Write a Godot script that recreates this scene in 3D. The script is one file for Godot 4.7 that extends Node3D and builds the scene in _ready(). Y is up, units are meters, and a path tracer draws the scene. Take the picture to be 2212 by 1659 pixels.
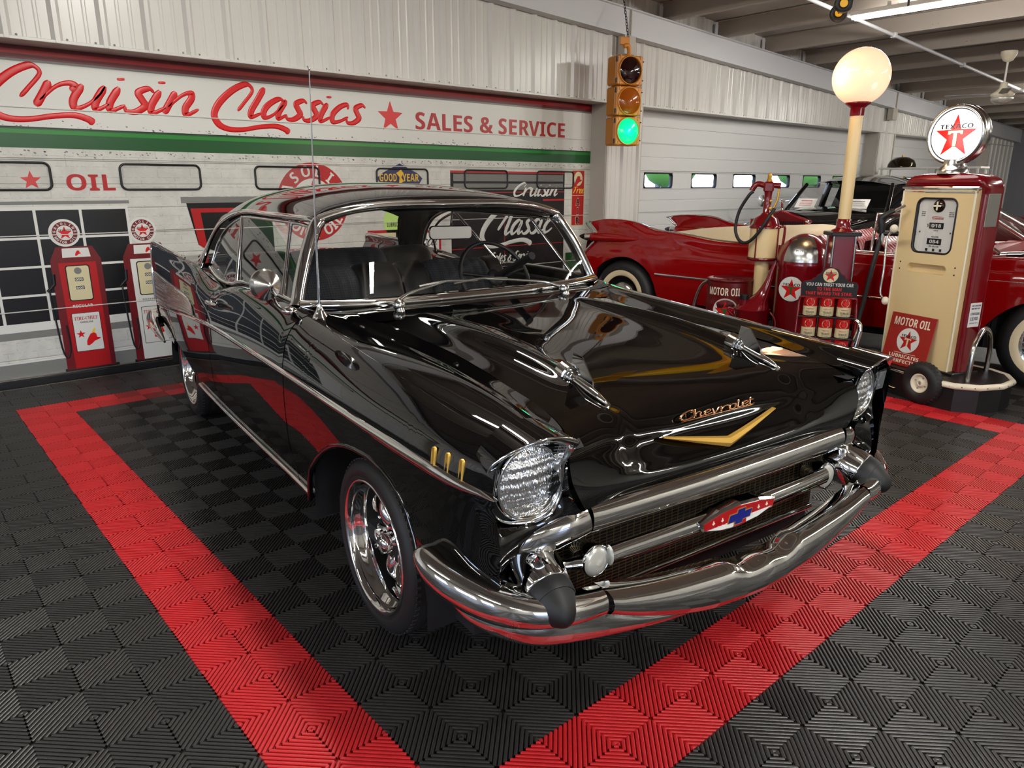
extends Node3D

const YAW := -0.11549
const CAR := Vector3(1.2588, 0, -0.2101)
const ZD := -4.86      # garage door surface
const ZS := -4.62      # siding surface
const TILE := 0.3048
var M := {}
var names := {}
var rng := RandomNumberGenerator.new()

func _ready():
	rng.seed = 57
	setup_view()
	setup_materials()
	build_room()
	build_floor()
	build_mural()
	build_ceiling()
	build_outside()
	build_coupe()
	build_convertible()
	build_far_cars()
	build_props()
	build_hanging()

func setup_view():
	var cam := Camera3D.new()
	cam.name = "camera"
	cam.transform = Transform3D(Basis(Vector3(0.752984, 0.001815, 0.658037), Vector3(0.173761, 0.963954, -0.201492), Vector3(-0.634683, 0.266061, 0.725527)).orthonormalized(), Vector3(-0.71026, 1.49606, 1.67649))
	cam.fov = 55.828
	cam.near = 0.02
	cam.far = 200.0
	add_child(cam)
	cam.current = true
	var we := WorldEnvironment.new()
	we.name = "environment"
	var e := Environment.new()
	e.background_mode = Environment.BG_SKY
	var sky := Sky.new()
	var sm := ProceduralSkyMaterial.new()
	sm.sky_top_color = Color(0.55, 0.70, 0.95)
	sm.sky_horizon_color = Color(0.92, 0.95, 1.0)
	sm.ground_horizon_color = Color(0.7, 0.7, 0.68)
	sm.ground_bottom_color = Color(0.4, 0.4, 0.38)
	sm.sky_energy_multiplier = 3.0
	sky.sky_material = sm
	e.sky = sky
	e.tonemap_mode = Environment.TONE_MAPPER_LINEAR
	e.tonemap_exposure = 1.0
	e.sdfgi_enabled = true
	e.ssao_enabled = true
	e.ssil_enabled = true
	we.environment = e
	add_child(we)

# ------------------------------------------------------------------ materials
func mat(n: String, c: Color, rough := 0.5, metal := 0.0, spec := 0.5) -> StandardMaterial3D:
	var m := StandardMaterial3D.new()
	m.resource_name = n
	m.albedo_color = c
	m.roughness = rough
	m.metallic = metal
	m.metallic_specular = spec
	m.cull_mode = BaseMaterial3D.CULL_DISABLED
	M[n] = m
	return m

func glow(n: String, c: Color, k: float) -> StandardMaterial3D:
	var m := mat(n, c, 0.3)
	m.emission_enabled = true
	m.emission = c
	m.emission_energy_multiplier = k
	return m

func noise_tex(freq: float, lo: Color, hi: Color, oct := 4, size := 512, normal := false, bump := 4.0) -> NoiseTexture2D:
	var t := NoiseTexture2D.new()
	t.width = size
	t.height = size
	t.seamless = true
	var n := FastNoiseLite.new()
	n.seed = 11
	n.noise_type = FastNoiseLite.TYPE_SIMPLEX
	n.frequency = freq
	n.fractal_octaves = oct
	t.noise = n
	if normal:
		t.as_normal_map = true
		t.bump_strength = bump
	else:
		var g := Gradient.new()
		g.set_color(0, lo)
		g.set_color(1, hi)
		t.color_ramp = g
	return t

func tri(m: StandardMaterial3D, k: float) -> StandardMaterial3D:
	m.uv1_triplanar = true
	m.uv1_world_triplanar = true
	m.uv1_scale = Vector3(k, k, k)
	return m

func setup_materials():
	var p := mat("black_paint", Color(0.012, 0.011, 0.012), 0.02, 0.0, 0.68)
	p = mat("red_paint", Color(0.55, 0.015, 0.025), 0.05, 0.0, 0.55)
	p = mat("chrome", Color(0.90, 0.90, 0.89), 0.035, 1.0)
	p = mat("steel", Color(0.72, 0.72, 0.70), 0.22, 1.0)
	p = mat("brushed", Color(0.78, 0.77, 0.75), 0.2, 1.0)
	p = mat("gold", Color(0.82, 0.65, 0.30), 0.42, 0.75)
	p = mat("pink_gold", Color(0.93, 0.72, 0.55), 0.12, 1.0)
	p = mat("rubber", Color(0.055, 0.053, 0.052), 0.55)
	p = mat("soft_black", Color(0.035, 0.035, 0.037), 0.45)
	p = mat("tyre", Color(0.085, 0.08, 0.077), 0.6)
	p = mat("dark", Color(0.02, 0.02, 0.02), 0.8)
	p = mat("whitewall", Color(0.86, 0.79, 0.64), 0.6)
	p = mat("cream", Color(0.86, 0.76, 0.56), 0.3)
	p = mat("maroon", Color(0.42, 0.02, 0.06), 0.14, 0.0, 0.6)
	p = mat("maroon_dull", Color(0.36, 0.035, 0.05), 0.35)
	p = mat("white", Color(0.86, 0.85, 0.82), 0.4)
	p = mat("ivory", Color(0.88, 0.84, 0.74), 0.4)
	p = mat("print_red", Color(0.66, 0.035, 0.05), 0.4)
	p = mat("print_dark_red", Color(0.40, 0.02, 0.05), 0.4)
	p = mat("print_orange", Color(0.74, 0.16, 0.10), 0.5)
	p = mat("print_black", Color(0.03, 0.03, 0.035), 0.4)
	p = mat("print_charcoal", Color(0.055, 0.055, 0.06), 0.3)
	p = mat("print_green", Color(0.04, 0.30, 0.12), 0.3)
	p = mat("print_green_light", Color(0.12, 0.48, 0.16), 0.3)
	p = mat("print_white", Color(0.82, 0.82, 0.79), 0.4)
	p = mat("print_grey", Color(0.46, 0.46, 0.44), 0.4)
	p = mat("print_blue", Color(0.05, 0.10, 0.33), 0.4)
	p = mat("print_yellow", Color(0.90, 0.72, 0.14), 0.4)
	p = mat("print_cream", Color(0.80, 0.76, 0.60), 0.4)
	p = mat("star_red", Color(0.80, 0.05, 0.06), 0.35)
	p = mat("star_green", Color(0.05, 0.36, 0.20), 0.35)
	p = mat("light_green", Color(0.72, 0.86, 0.45), 0.35)
	p = mat("blue_enamel", Color(0.05, 0.10, 0.45), 0.15)
	p = mat("red_enamel", Color(0.65, 0.03, 0.06), 0.12)
	p = mat("siding", Color(0.80, 0.79, 0.765), 0.3, 0.0, 0.5)
	p = mat("beam_white", Color(0.80, 0.80, 0.81), 0.5)
	p = mat("jamb", Color(0.70, 0.675, 0.63), 0.5)
	p = mat("purlin", Color(0.60, 0.56, 0.52), 0.55)
	p = mat("roof_sheet", Color(0.66, 0.63, 0.60), 0.6)
	p = mat("roller", Color(0.80, 0.80, 0.79), 0.4)
	p = mat("plain_wall", Color(0.70, 0.69, 0.67), 0.6)
	p = mat("far_wall", Color(0.45, 0.45, 0.47), 0.6)
	p = mat("plane_yellow", Color(0.95, 0.72, 0.02), 0.3)
	p = mat("signal_yellow", Color(0.80, 0.50, 0.10), 0.35)
	p = mat("signal_case", Color(0.72, 0.45, 0.10), 0.4)
	p = mat("leather_red", Color(0.50, 0.07, 0.08), 0.3)
	p = mat("tan", Color(0.80, 0.72, 0.58), 0.7)
	p = mat("tile_black", Color(0.185, 0.18, 0.175), 0.36)
	p = mat("tile_red", Color(0.74, 0.13, 0.15), 0.40)
	p = mat("concrete", Color(0.50, 0.48, 0.45), 0.5)
	p.albedo_texture = noise_tex(0.01, Color(0.82, 0.82, 0.82), Color(1, 1, 1))
	tri(p, 0.7)
	p = mat("tile_base", Color(0.02, 0.02, 0.02), 0.9)
	p = mat("grey_cloth", Color(0.20, 0.22, 0.24), 0.9)
	p.albedo_texture = weave_tex()
	tri(p, 22.0)
	p = mat("black_vinyl", Color(0.05, 0.048, 0.045), 0.45)
	p = mat("headliner", Color(0.10, 0.10, 0.10), 0.9)
	p = mat("glass", Color(0.05, 0.07, 0.07, 0.012), 0.0)
	p.transparency = BaseMaterial3D.TRANSPARENCY_ALPHA
	p = mat("tint_glass", Color(0.03, 0.07, 0.07, 0.10), 0.0)
	p.transparency = BaseMaterial3D.TRANSPARENCY_ALPHA
	p = mat("lens_clear", Color(0.95, 0.96, 0.97, 0.10), 0.02)
	p.transparency = BaseMaterial3D.TRANSPARENCY_ALPHA
	p = mat("amber_lens", Color(0.62, 0.30, 0.03), 0.08, 0.0, 0.6)
	p = mat("ruby_lens", Color(0.13, 0.005, 0.02), 0.06, 0.0, 0.6)
	p = glow("green_lens", Color(0.03, 0.80, 0.55), 0.9)
	p.roughness = 0.08
	p = glow("globe_glow", Color(1.0, 0.80, 0.66), 0.80)
	p.roughness = 0.08
	p = glow("sign_glow", Color(1.0, 1.0, 1.0), 0.75)
	p = glow("sign_glow_red", Color(0.95, 0.07, 0.04), 0.75)
	p = glow("sign_glow_green", Color(0.80, 0.95, 0.50), 0.6)
	p = glow("tube_glow", Color(1.0, 0.99, 0.97), 9.0)
	p = glow("lamp_core", Color(1.0, 0.9, 0.75), 1.0)
	p = mat("leaf", Color(0.16, 0.34, 0.08), 0.7)
	p = mat("leaf_light", Color(0.30, 0.48, 0.12), 0.7)
	p = mat("asphalt", Color(0.40, 0.39, 0.38), 0.8)
	p = mat("far_red", Color(0.40, 0.02, 0.03), 0.15, 0.0, 0.6)
	p = mat("cloth_top", Color(0.03, 0.03, 0.032), 0.8)
	p = mat("rust_sign", Color(0.66, 0.13, 0.08), 0.5)
	p.albedo_texture = noise_tex(0.05, Color(0.78, 0.72, 0.66), Color(1, 1, 1))
	tri(p, 3.0)
	p = mat("mural_white", Color(0.80, 0.80, 0.78), 0.32)
	p.albedo_texture = brick_tex()
	tri(p, 0.5)
	p = mat("lens_fluted", Color(0.96, 0.96, 0.95), 0.05, 0.95)
	p.clearcoat_enabled = true
	p.clearcoat = 1.0
	p.clearcoat_roughness = 0.03
	p = mat("frost_lens", Color(0.80, 0.79, 0.75), 0.25, 0.4)
	p = mat("gold_wire", Color(0.60, 0.52, 0.36), 0.4, 0.8)
	p = mat("screen_glass", Color(0.03, 0.06, 0.06, 0.012), 0.0)
	p.transparency = BaseMaterial3D.TRANSPARENCY_ALPHA
	p = mat("headlamp_silver", Color(0.93, 0.93, 0.92), 0.12, 1.0)
	p = mat("bronze_glass", Color(0.20, 0.16, 0.11), 0.1, 0.6)
	p = mat("green_glass", Color(0.05, 0.30, 0.22), 0.15)
	p = mat("grey_metal", Color(0.55, 0.55, 0.55), 0.4, 0.3)
	p = mat("fleck", Color(0.30, 0.30, 0.30), 0.9)
	p = mat("paper", Color(0.85, 0.83, 0.80), 0.8)
	p = mat("daylight_pane", Color(0.05, 0.06, 0.07, 0.01), 0.0)
	p.transparency = BaseMaterial3D.TRANSPARENCY_ALPHA

func weave_tex() -> ImageTexture:
	var im := Image.create(64, 64, false, Image.FORMAT_RGB8)
	for y in 64:
		for x in 64:
			var k := 0.35
			if (x % 16) < 7 and (y % 16) < 7:
				k = 1.6
			elif (x % 16) < 7 or (y % 16) < 7:
				k = 0.7
			im.set_pixel(x, y, Color(min(k, 1.0) * 0.95, min(k, 1.0) * 0.97, min(k, 1.0)))
	return ImageTexture.create_from_image(im)

func brick_tex() -> ImageTexture:   # paint over brick as the wrap prints it: faint joints and grey stains
	var n := FastNoiseLite.new()
	n.seed = 5
	n.frequency = 0.012
	n.fractal_octaves = 5
	var im := Image.create(1024, 1024, false, Image.FORMAT_RGB8)
	for y in 1024:
		var row := y / 39
		var fy := y % 39
		for x in 1024:
			var xx := x + (row % 2) * 66
			var fx := xx % 132
			var v := 0.97 + 0.06 * n.get_noise_2d(x, y) + 0.03 * n.get_noise_2d(x * 4.0, y * 14.0)
			var w := n.get_noise_2d(x * 3.0 + 500.0, y * 3.0)
			if (fy < 2 or fx < 2) and w > -0.12:
				v -= 0.11
			elif (fy == 2 or fx == 2) and w > -0.1:
				v -= 0.05
			v = clampf(v, 0.0, 1.0)
			im.set_pixel(x, y, Color(v, v * 0.995, v * 0.975))
	return ImageTexture.create_from_image(im)

# ------------------------------------------------------------------ mesh helpers
class MB:
	var st := SurfaceTool.new()
	var t := Transform3D.IDENTITY
	var g := 0
	var flip := false
	func _init():
		st.begin(Mesh.PRIMITIVE_TRIANGLES)
	func at(x: Transform3D) -> MB:
		t = x
		flip = x.basis.determinant() < 0.0
		return self
	func f(a: Vector3, b: Vector3, c: Vector3):
		st.set_smooth_group(g)
		st.add_vertex(t * a)
		if flip:
			st.set_smooth_group(g)
			st.add_vertex(t * c)
			st.set_smooth_group(g)
			st.add_vertex(t * b)
		else:
			st.set_smooth_group(g)
			st.add_vertex(t * b)
			st.set_smooth_group(g)
			st.add_vertex(t * c)
	func q(a: Vector3, b: Vector3, c: Vector3, d: Vector3):
		f(a, b, c)
		f(a, c, d)
	func flat():
		g = -1
	func newg():
		g = (g if g > 0 else 0) + 1
		if g < 1: g = 1
	var gc := 0
	func smooth():
		gc += 1
		g = gc
	func grid(G: Array, cu := false, cv := false, is_smooth := true):
		if is_smooth: smooth()
		else: flat()
		var n := G.size()
		var m: int = G[0].size()
		for i in (n if cu else n - 1):
			var r0 = G[i]
			var r1 = G[(i + 1) % n]
			for j in (m if cv else m - 1):
				var k := (j + 1) % m
				var a: Vector3 = r0[j]
				var b: Vector3 = r0[k]
				var c: Vector3 = r1[k]
				var d: Vector3 = r1[j]
				if a.distance_squared_to(b) < 1e-12: f(a, c, d)
				elif c.distance_squared_to(d) < 1e-12: f(a, b, c)
				else: q(a, b, c, d)
	func box(c: Vector3, s: Vector3, b := 0.0):
		flat()
		var h := s * 0.5
		if b <= 0.0:
			for ax in 3:
				for sg in [-1.0, 1.0]:
					var u := (ax + 1) % 3
					var v := (ax + 2) % 3
					var p := []
					for k in [[-1, -1], [1, -1], [1, 1], [-1, 1]]:
						var w := Vector3.ZERO
						w[ax] = sg * h[ax]
						w[u] = k[0] * h[u]
						w[v] = k[1] * h[v]
						p.append(c + w)
					if sg > 0: q(p[0], p[3], p[2], p[1])
					else: q(p[0], p[1], p[2], p[3])
			return
		b = min(b, min(h.x, min(h.y, h.z)) * 0.99)
		var P := func(sx, sy, sz, ax):
			var w := Vector3(sx * (h.x - b), sy * (h.y - b), sz * (h.z - b))
			w[ax] += ([sx, sy, sz][ax]) * b
			return c + w
		for ax in 3:
			var u := (ax + 1) % 3
			var v := (ax + 2) % 3
			for sg in [-1, 1]:
				var p := []
				for k in [[-1, -1], [1, -1], [1, 1], [-1, 1]]:
					var s3 := [0, 0, 0]
					s3[ax] = sg
					s3[u] = k[0]
					s3[v] = k[1]
					p.append(P.call(s3[0], s3[1], s3[2], ax))
				if sg > 0: q(p[0], p[3], p[2], p[1])
				else: q(p[0], p[1], p[2], p[3])
			for su in [-1, 1]:
				for sv in [-1, 1]:
					var p := []
					for e in [[-1, u], [1, u], [1, v], [-1, v]]:
						var s3 := [0, 0, 0]
						s3[ax] = e[0]
						s3[u] = su
						s3[v] = sv
						p.append(P.call(s3[0], s3[1], s3[2], e[1]))
					if su * sv > 0: q(p[0], p[1], p[2], p[3])
					else: q(p[3], p[2], p[1], p[0])
		for sx in [-1, 1]:
			for sy in [-1, 1]:
				for sz in [-1, 1]:
					var a: Vector3 = P.call(sx, sy, sz, 0)
					var bb: Vector3 = P.call(sx, sy, sz, 1)
					var cc: Vector3 = P.call(sx, sy, sz, 2)
					if sx * sy * sz > 0: f(a, cc, bb)
					else: f(a, bb, cc)
	# turned round Y: prof holds Vector2(radius, y), bottom to top on the outside
	func lathe(prof: Array, n := 24, is_smooth := true, a0 := 0.0, a1 := TAU):
		var full := absf(a1 - a0 - TAU) < 1e-4
		for i in prof.size() - 1:
			var G := []
			for k in (n if full else n + 1):
				var a := a0 + (a1 - a0) * k / n
				var d := Vector3(cos(a), 0, -sin(a))
				G.append([d * prof[i].x + Vector3(0, prof[i].y, 0), d * prof[i + 1].x + Vector3(0, prof[i + 1].y, 0)])
			grid(G, full, false, is_smooth)
	# the same, smooth along the profile as well
	func turn(prof: Array, n := 32, a0 := 0.0, a1 := TAU):
		var full := absf(a1 - a0 - TAU) < 1e-4
		var G := []
		for k in (n if full else n + 1):
			var a := a0 + (a1 - a0) * k / n
			var d := Vector3(cos(a), 0, -sin(a))
			var r := []
			for p in prof: r.append(d * p.x + Vector3(0, p.y, 0))
			G.append(r)
		grid(G, full)
	func ball(c: Vector3, r: Vector3, n := 20, m := 12):
		var G := []
		for k in n:
			var a := TAU * k / n
			var row := []
			for j in m + 1:
				var b := -PI / 2 + PI * j / m
				row.append(c + Vector3(r.x * cos(b) * cos(a), r.y * sin(b), -r.z * cos(b) * sin(a)))
			G.append(row)
		grid(G, true)
	# round bar along a path; r one radius or one per point; sq flattens across the side axis
	func tube(path: Array, r, n := 10, caps := true, closed := false, flatn := Vector3.ZERO, sq := 1.0):
		var G := []
		var prev := Vector3.ZERO
		var c := path.size()
		for i in c:
			var d: Vector3
			if closed: d = path[(i + 1) % c] - path[(i + c - 1) % c]
			elif i == 0: d = path[1] - path[0]
			elif i == c - 1: d = path[c - 1] - path[c - 2]
			else: d = (path[i + 1] - path[i]).normalized() + (path[i] - path[i - 1]).normalized()
			d = d.normalized()
			var u: Vector3
			if flatn != Vector3.ZERO: u = (flatn - d * d.dot(flatn)).normalized()
			elif i == 0:
				u = d.cross(Vector3.UP if absf(d.y) < 0.9 else Vector3.RIGHT).normalized()
			else: u = (prev - d * d.dot(prev)).normalized()
			prev = u
			var v := u.cross(d)
			var rr: float = r[i] if r is Array else r
			var row := []
			for k in n:
				var a := TAU * k / n
				row.append(path[i] + u * cos(a) * rr * sq + v * sin(a) * rr)
			G.append(row)
		grid(G, closed, true)
		if caps and not closed:
			flat()
			for e in [0, c - 1]:
				var row = G[e]
				for k in n:
					if e == 0: f(path[e], row[(k + 1) % n], row[k])
					else: f(path[e], row[k], row[(k + 1) % n])
	# outline in XY pushed from z0 to z1 (z1 > z0), edges chamfered by b at z1
	func ext(poly: PackedVector2Array, z0: float, z1: float, b := 0.0, back := true):
		flat()
		if Geometry2D.is_polygon_clockwise(poly):
			poly = poly.duplicate()
			poly.reverse()
		var top := poly
		if b > 0.0:
			var o := Geometry2D.offset_polygon(poly, -b, Geometry2D.JOIN_MITER)
			if o.size() == 1 and o[0].size() == poly.size():
				top = o[0]
				var best := 0
				var bd := 1e9
				for k in top.size():
					var dd := top[k].distance_squared_to(poly[0])
					if dd < bd:
						bd = dd
						best = k
				var o2 := PackedVector2Array()
				for k in top.size(): o2.append(top[(best + k) % top.size()])
				top = o2
			else: b = 0.0
		var ti := Geometry2D.triangulate_polygon(top)
		for k in range(0, ti.size(), 3):
			f(v3(top[ti[k]], z1), v3(top[ti[k + 2]], z1), v3(top[ti[k + 1]], z1)) if cw(top, ti, k) else f(v3(top[ti[k]], z1), v3(top[ti[k + 1]], z1), v3(top[ti[k + 2]], z1))
		if back:
			var tb := Geometry2D.triangulate_polygon(poly)
			for k in range(0, tb.size(), 3):
				f(v3(poly[tb[k]], z0), v3(poly[tb[k + 1]], z0), v3(poly[tb[k + 2]], z0)) if cw(poly, tb, k) else f(v3(poly[tb[k]], z0), v3(poly[tb[k + 2]], z0), v3(poly[tb[k + 1]], z0))
		var n := poly.size()
		for k in n:
			var j := (k + 1) % n
			if b > 0.0:
				q(v3(poly[k], z1 - b), v3(top[k], z1), v3(top[j], z1), v3(poly[j], z1 - b))
			q(v3(poly[k], z0), v3(poly[k], z1 - b), v3(poly[j], z1 - b), v3(poly[j], z0))
	func cw(p, ti, k) -> bool:
		return (p[ti[k + 1]] - p[ti[k]]).cross(p[ti[k + 2]] - p[ti[k]]) > 0.0
	func v3(p: Vector2, z: float) -> Vector3:
		return Vector3(p.x, p.y, z)
	func mesh() -> ArrayMesh:
		st.generate_normals()
		st.index()
		return st.commit()

func numbered(n: String) -> String:
	if not names.has(n):
		names[n] = 0
		return n
	names[n] += 1
	return "%s_%03d" % [n, names[n]]

func put(n: String, mb, m, parent = null) -> MeshInstance3D:
	var o := MeshInstance3D.new()
	o.mesh = mb.mesh() if mb is MB else mb
	o.material_override = M[m] if m is String else m
	if parent == null:
		o.name = numbered(n)
		add_child(o, true)
	else:
		var k := 0
		var nm := n
		while parent.has_node(nm):
			k += 1
			nm = "%s_%03d" % [n, k]
		o.name = nm
		parent.add_child(o)
	return o

func thing(n: String, label: String, cat: String, pos := Vector3.ZERO, turn := 0.0, group := "") -> Node3D:
	var o := Node3D.new()
	o.name = numbered(n)
	add_child(o, true)
	o.position = pos
	o.rotation.y = turn
	tag(o, label, cat, group)
	return o

func tag(o: Node, label: String, cat: String, group := ""):
	o.set_meta("label", label)
	o.set_meta("category", cat)
	if group: o.set_meta("group", group)

func struct(n: String, mb, m, label: String, parent = null) -> MeshInstance3D:
	var o := put(n, mb, m, parent)
	if parent == null:
		o.set_meta("kind", "structure")
		tag(o, label, n.split("_")[0])
	return o

# smooth curve through points (Vector2 or Vector3), n samples
func curve(p: Array, n: int, closed := false) -> Array:
	var out := []
	var c := p.size()
	var seg := c if closed else c - 1
	for k in n:
		var u: float = float(k) * seg / (n if closed else n - 1)
		var i := mini(int(u), seg - 1)
		var w := u - i
		var a = p[(i + c - 1) % c] if closed else p[maxi(i - 1, 0)]
		var b = p[i % c]
		var d = p[(i + 1) % c]
		var e = p[(i + 2) % c] if closed else p[mini(i + 2, c - 1)]
		if not closed and i == 0: a = b * 2.0 - d
		if not closed and i == c - 2: e = d * 2.0 - b
		out.append(0.5 * ((b * 2.0) + (d - a) * w + (a * 2.0 - b * 5.0 + d * 4.0 - e) * w * w + (b * 3.0 - a - d * 3.0 + e) * w * w * w))
	return out

# rows of key points -> smooth grid of nu by nv points
func loft(rows: Array, nu: int, nv: int) -> Array:
	var fine := []
	for r in rows: fine.append(curve(r, nv))
	var cols := []
	for j in nv:
		var c := []
		for r in fine: c.append(r[j])
		cols.append(curve(c, nu))
	var G := []
	for i in nu:
		var row := []
		for j in nv: row.append(cols[j][i])
		G.append(row)
	return G

func thick(G: Array, d: Vector3) -> Array:
	var o := []
	for r in G:
		var row := []
		for p in r: row.append(p + d)
		o.append(row)
	return o

# value at x of a table of (x, value) pairs, smooth
func at(tab: Array, x: float) -> float:
	if x <= tab[0][0]: return tab[0][1]
	for i in tab.size() - 1:
		if x <= tab[i + 1][0]:
			var x0: float = tab[i][0]
			var x1: float = tab[i + 1][0]
			var w: float = (x - x0) / (x1 - x0)
			var y0: float = tab[i][1]
			var y1: float = tab[i + 1][1]
			var m: float = (y1 - y0) / (x1 - x0)
			var m0 := m
			var m1 := m
			if i > 0: m0 = 0.5 * (m + (y0 - tab[i - 1][1]) / (x0 - tab[i - 1][0]))
			if i < tab.size() - 2: m1 = 0.5 * (m + (tab[i + 2][1] - y1) / (tab[i + 2][0] - x1))
			var h := x1 - x0
			var w2 := w * w
			var w3 := w2 * w
			return (2 * w3 - 3 * w2 + 1) * y0 + (w3 - 2 * w2 + w) * h * m0 + (-2 * w3 + 3 * w2) * y1 + (w3 - w2) * h * m1
	return tab[-1][1]

func ring(cx: float, cy: float, rx: float, ry: float, n := 32) -> PackedVector2Array:
	var p := PackedVector2Array()
	for k in n: p.append(Vector2(cx + rx * cos(TAU * k / n), cy + ry * sin(TAU * k / n)))
	return p

func rrect(x0: float, y0: float, x1: float, y1: float, r: float, n := 5) -> PackedVector2Array:
	var p := PackedVector2Array()
	for c in [[x1 - r, y1 - r, 0.0], [x0 + r, y1 - r, PI / 2], [x0 + r, y0 + r, PI], [x1 - r, y0 + r, PI * 1.5]]:
		for k in n + 1:
			var a: float = c[2] + PI / 2 * k / n
			p.append(Vector2(c[0] + r * cos(a), c[1] + r * sin(a)))
	return p

func star(cx: float, cy: float, r: float, inner := 0.40) -> PackedVector2Array:
	var p := PackedVector2Array()
	for k in 10:
		var a := PI / 2 + PI * k / 5
		var q := r if k % 2 == 0 else r * inner
		p.append(Vector2(cx + q * cos(a), cy + q * sin(a)))
	return p

func rect(x0: float, y0: float, x1: float, y1: float) -> PackedVector2Array:
	return PackedVector2Array([Vector2(x0, y0), Vector2(x1, y0), Vector2(x1, y1), Vector2(x0, y1)])

var fonts := {}
# lettering lying in XY, its left end (or middle) at the origin, capital height h, squeezed to width w when w > 0
func text_mesh(s: String, h: float, d := 0.002, bold := true, serif := false, w := 0.0, centre := true) -> ArrayMesh:
	var key := ("s" if serif else "d") + ("b" if bold else "r")
	if not fonts.has(key):
		var f := SystemFont.new()
		f.font_names = PackedStringArray(["Droid Serif" if serif else "Droid Sans"])
		f.font_weight = 700 if bold else 400
		fonts[key] = f
	var tm := TextMesh.new()
	tm.font = fonts[key]
	tm.text = s
	tm.font_size = 64
	tm.pixel_size = 0.01
	tm.depth = 0.1
	tm.curve_step = 2.0
	tm.horizontal_alignment = HORIZONTAL_ALIGNMENT_CENTER
	tm.vertical_alignment = VERTICAL_ALIGNMENT_CENTER
	var arr := tm.get_mesh_arrays()
	var v: PackedVector3Array = arr[Mesh.ARRAY_VERTEX]
	if v.is_empty(): return ArrayMesh.new()
	var lo := Vector3(1e9, 1e9, 1e9)
	var hi := -lo
	for p in v:
		lo = lo.min(p)
		hi = hi.max(p)
	var ky := h / (hi.y - lo.y)
	var kx := ky if w <= 0.0 else w / (hi.x - lo.x)
	for i in v.size():
		v[i] = Vector3((v[i].x - (0.5 * (lo.x + hi.x) if centre else lo.x)) * kx, (v[i].y - lo.y) * ky, d if v[i].z > 0.0 else 0.0)
	arr[Mesh.ARRAY_VERTEX] = v
	var am := ArrayMesh.new()
	var keep := []
	keep.resize(Mesh.ARRAY_MAX)
	keep[Mesh.ARRAY_VERTEX] = v
	keep[Mesh.ARRAY_NORMAL] = arr[Mesh.ARRAY_NORMAL]
	keep[Mesh.ARRAY_INDEX] = arr[Mesh.ARRAY_INDEX]
	am.add_surface_from_arrays(Mesh.PRIMITIVE_TRIANGLES, keep)
	return am

func letters(n: String, s: String, h: float, m, parent, x: Transform3D, w := 0.0, d := 0.002, centre := true, serif := false, bold := true) -> MeshInstance3D:
	var o := put(n, text_mesh(s, h, d, bold, serif, w, centre), m, parent)
	o.transform = x
	return o
# ------------------------------------------------------------------ the room
const X0 := -9.0
const X1 := 22.0
const Z1 := 9.0
func roof_low(x: float) -> float:   # underside of the purlins
	return 3.765 - 0.042 * x

func siding(x0: float, x1: float, y0: float, y1: Callable) -> MB:
	var b := MB.new()
	var prof := []
	var k := ceili((x0 - 0.234) / 0.3048) - 1
	prof.append(Vector2(x0, 0))
	while 0.234 + k * 0.3048 < x1 + 0.3:
		var c := 0.234 + k * 0.3048
		for p in [[-0.038, 0.0], [-0.014, 0.03], [0.014, 0.03], [0.038, 0.0], [0.095, 0.0], [0.103, 0.006], [0.117, 0.006], [0.125, 0.0], [0.18, 0.0], [0.188, 0.006], [0.202, 0.006], [0.21, 0.0]]:
			var xx: float = c + p[0]
			if xx > x0 + 0.001 and xx < x1 - 0.001: prof.append(Vector2(xx, p[1]))
		k += 1
	prof.append(Vector2(x1, 0))
	var G := []
	for p in prof: G.append([Vector3(p.x, y0, ZS + p.y), Vector3(p.x, y1.call(p.x), ZS + p.y)])
	b.grid(G, false, false, false)
	b.box(Vector3((x0 + x1) / 2, (y0 + y1.call(x1)) / 2, ZS - 0.02), Vector3(x1 - x0, y1.call(x1) - y0, 0.03))
	return b

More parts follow.
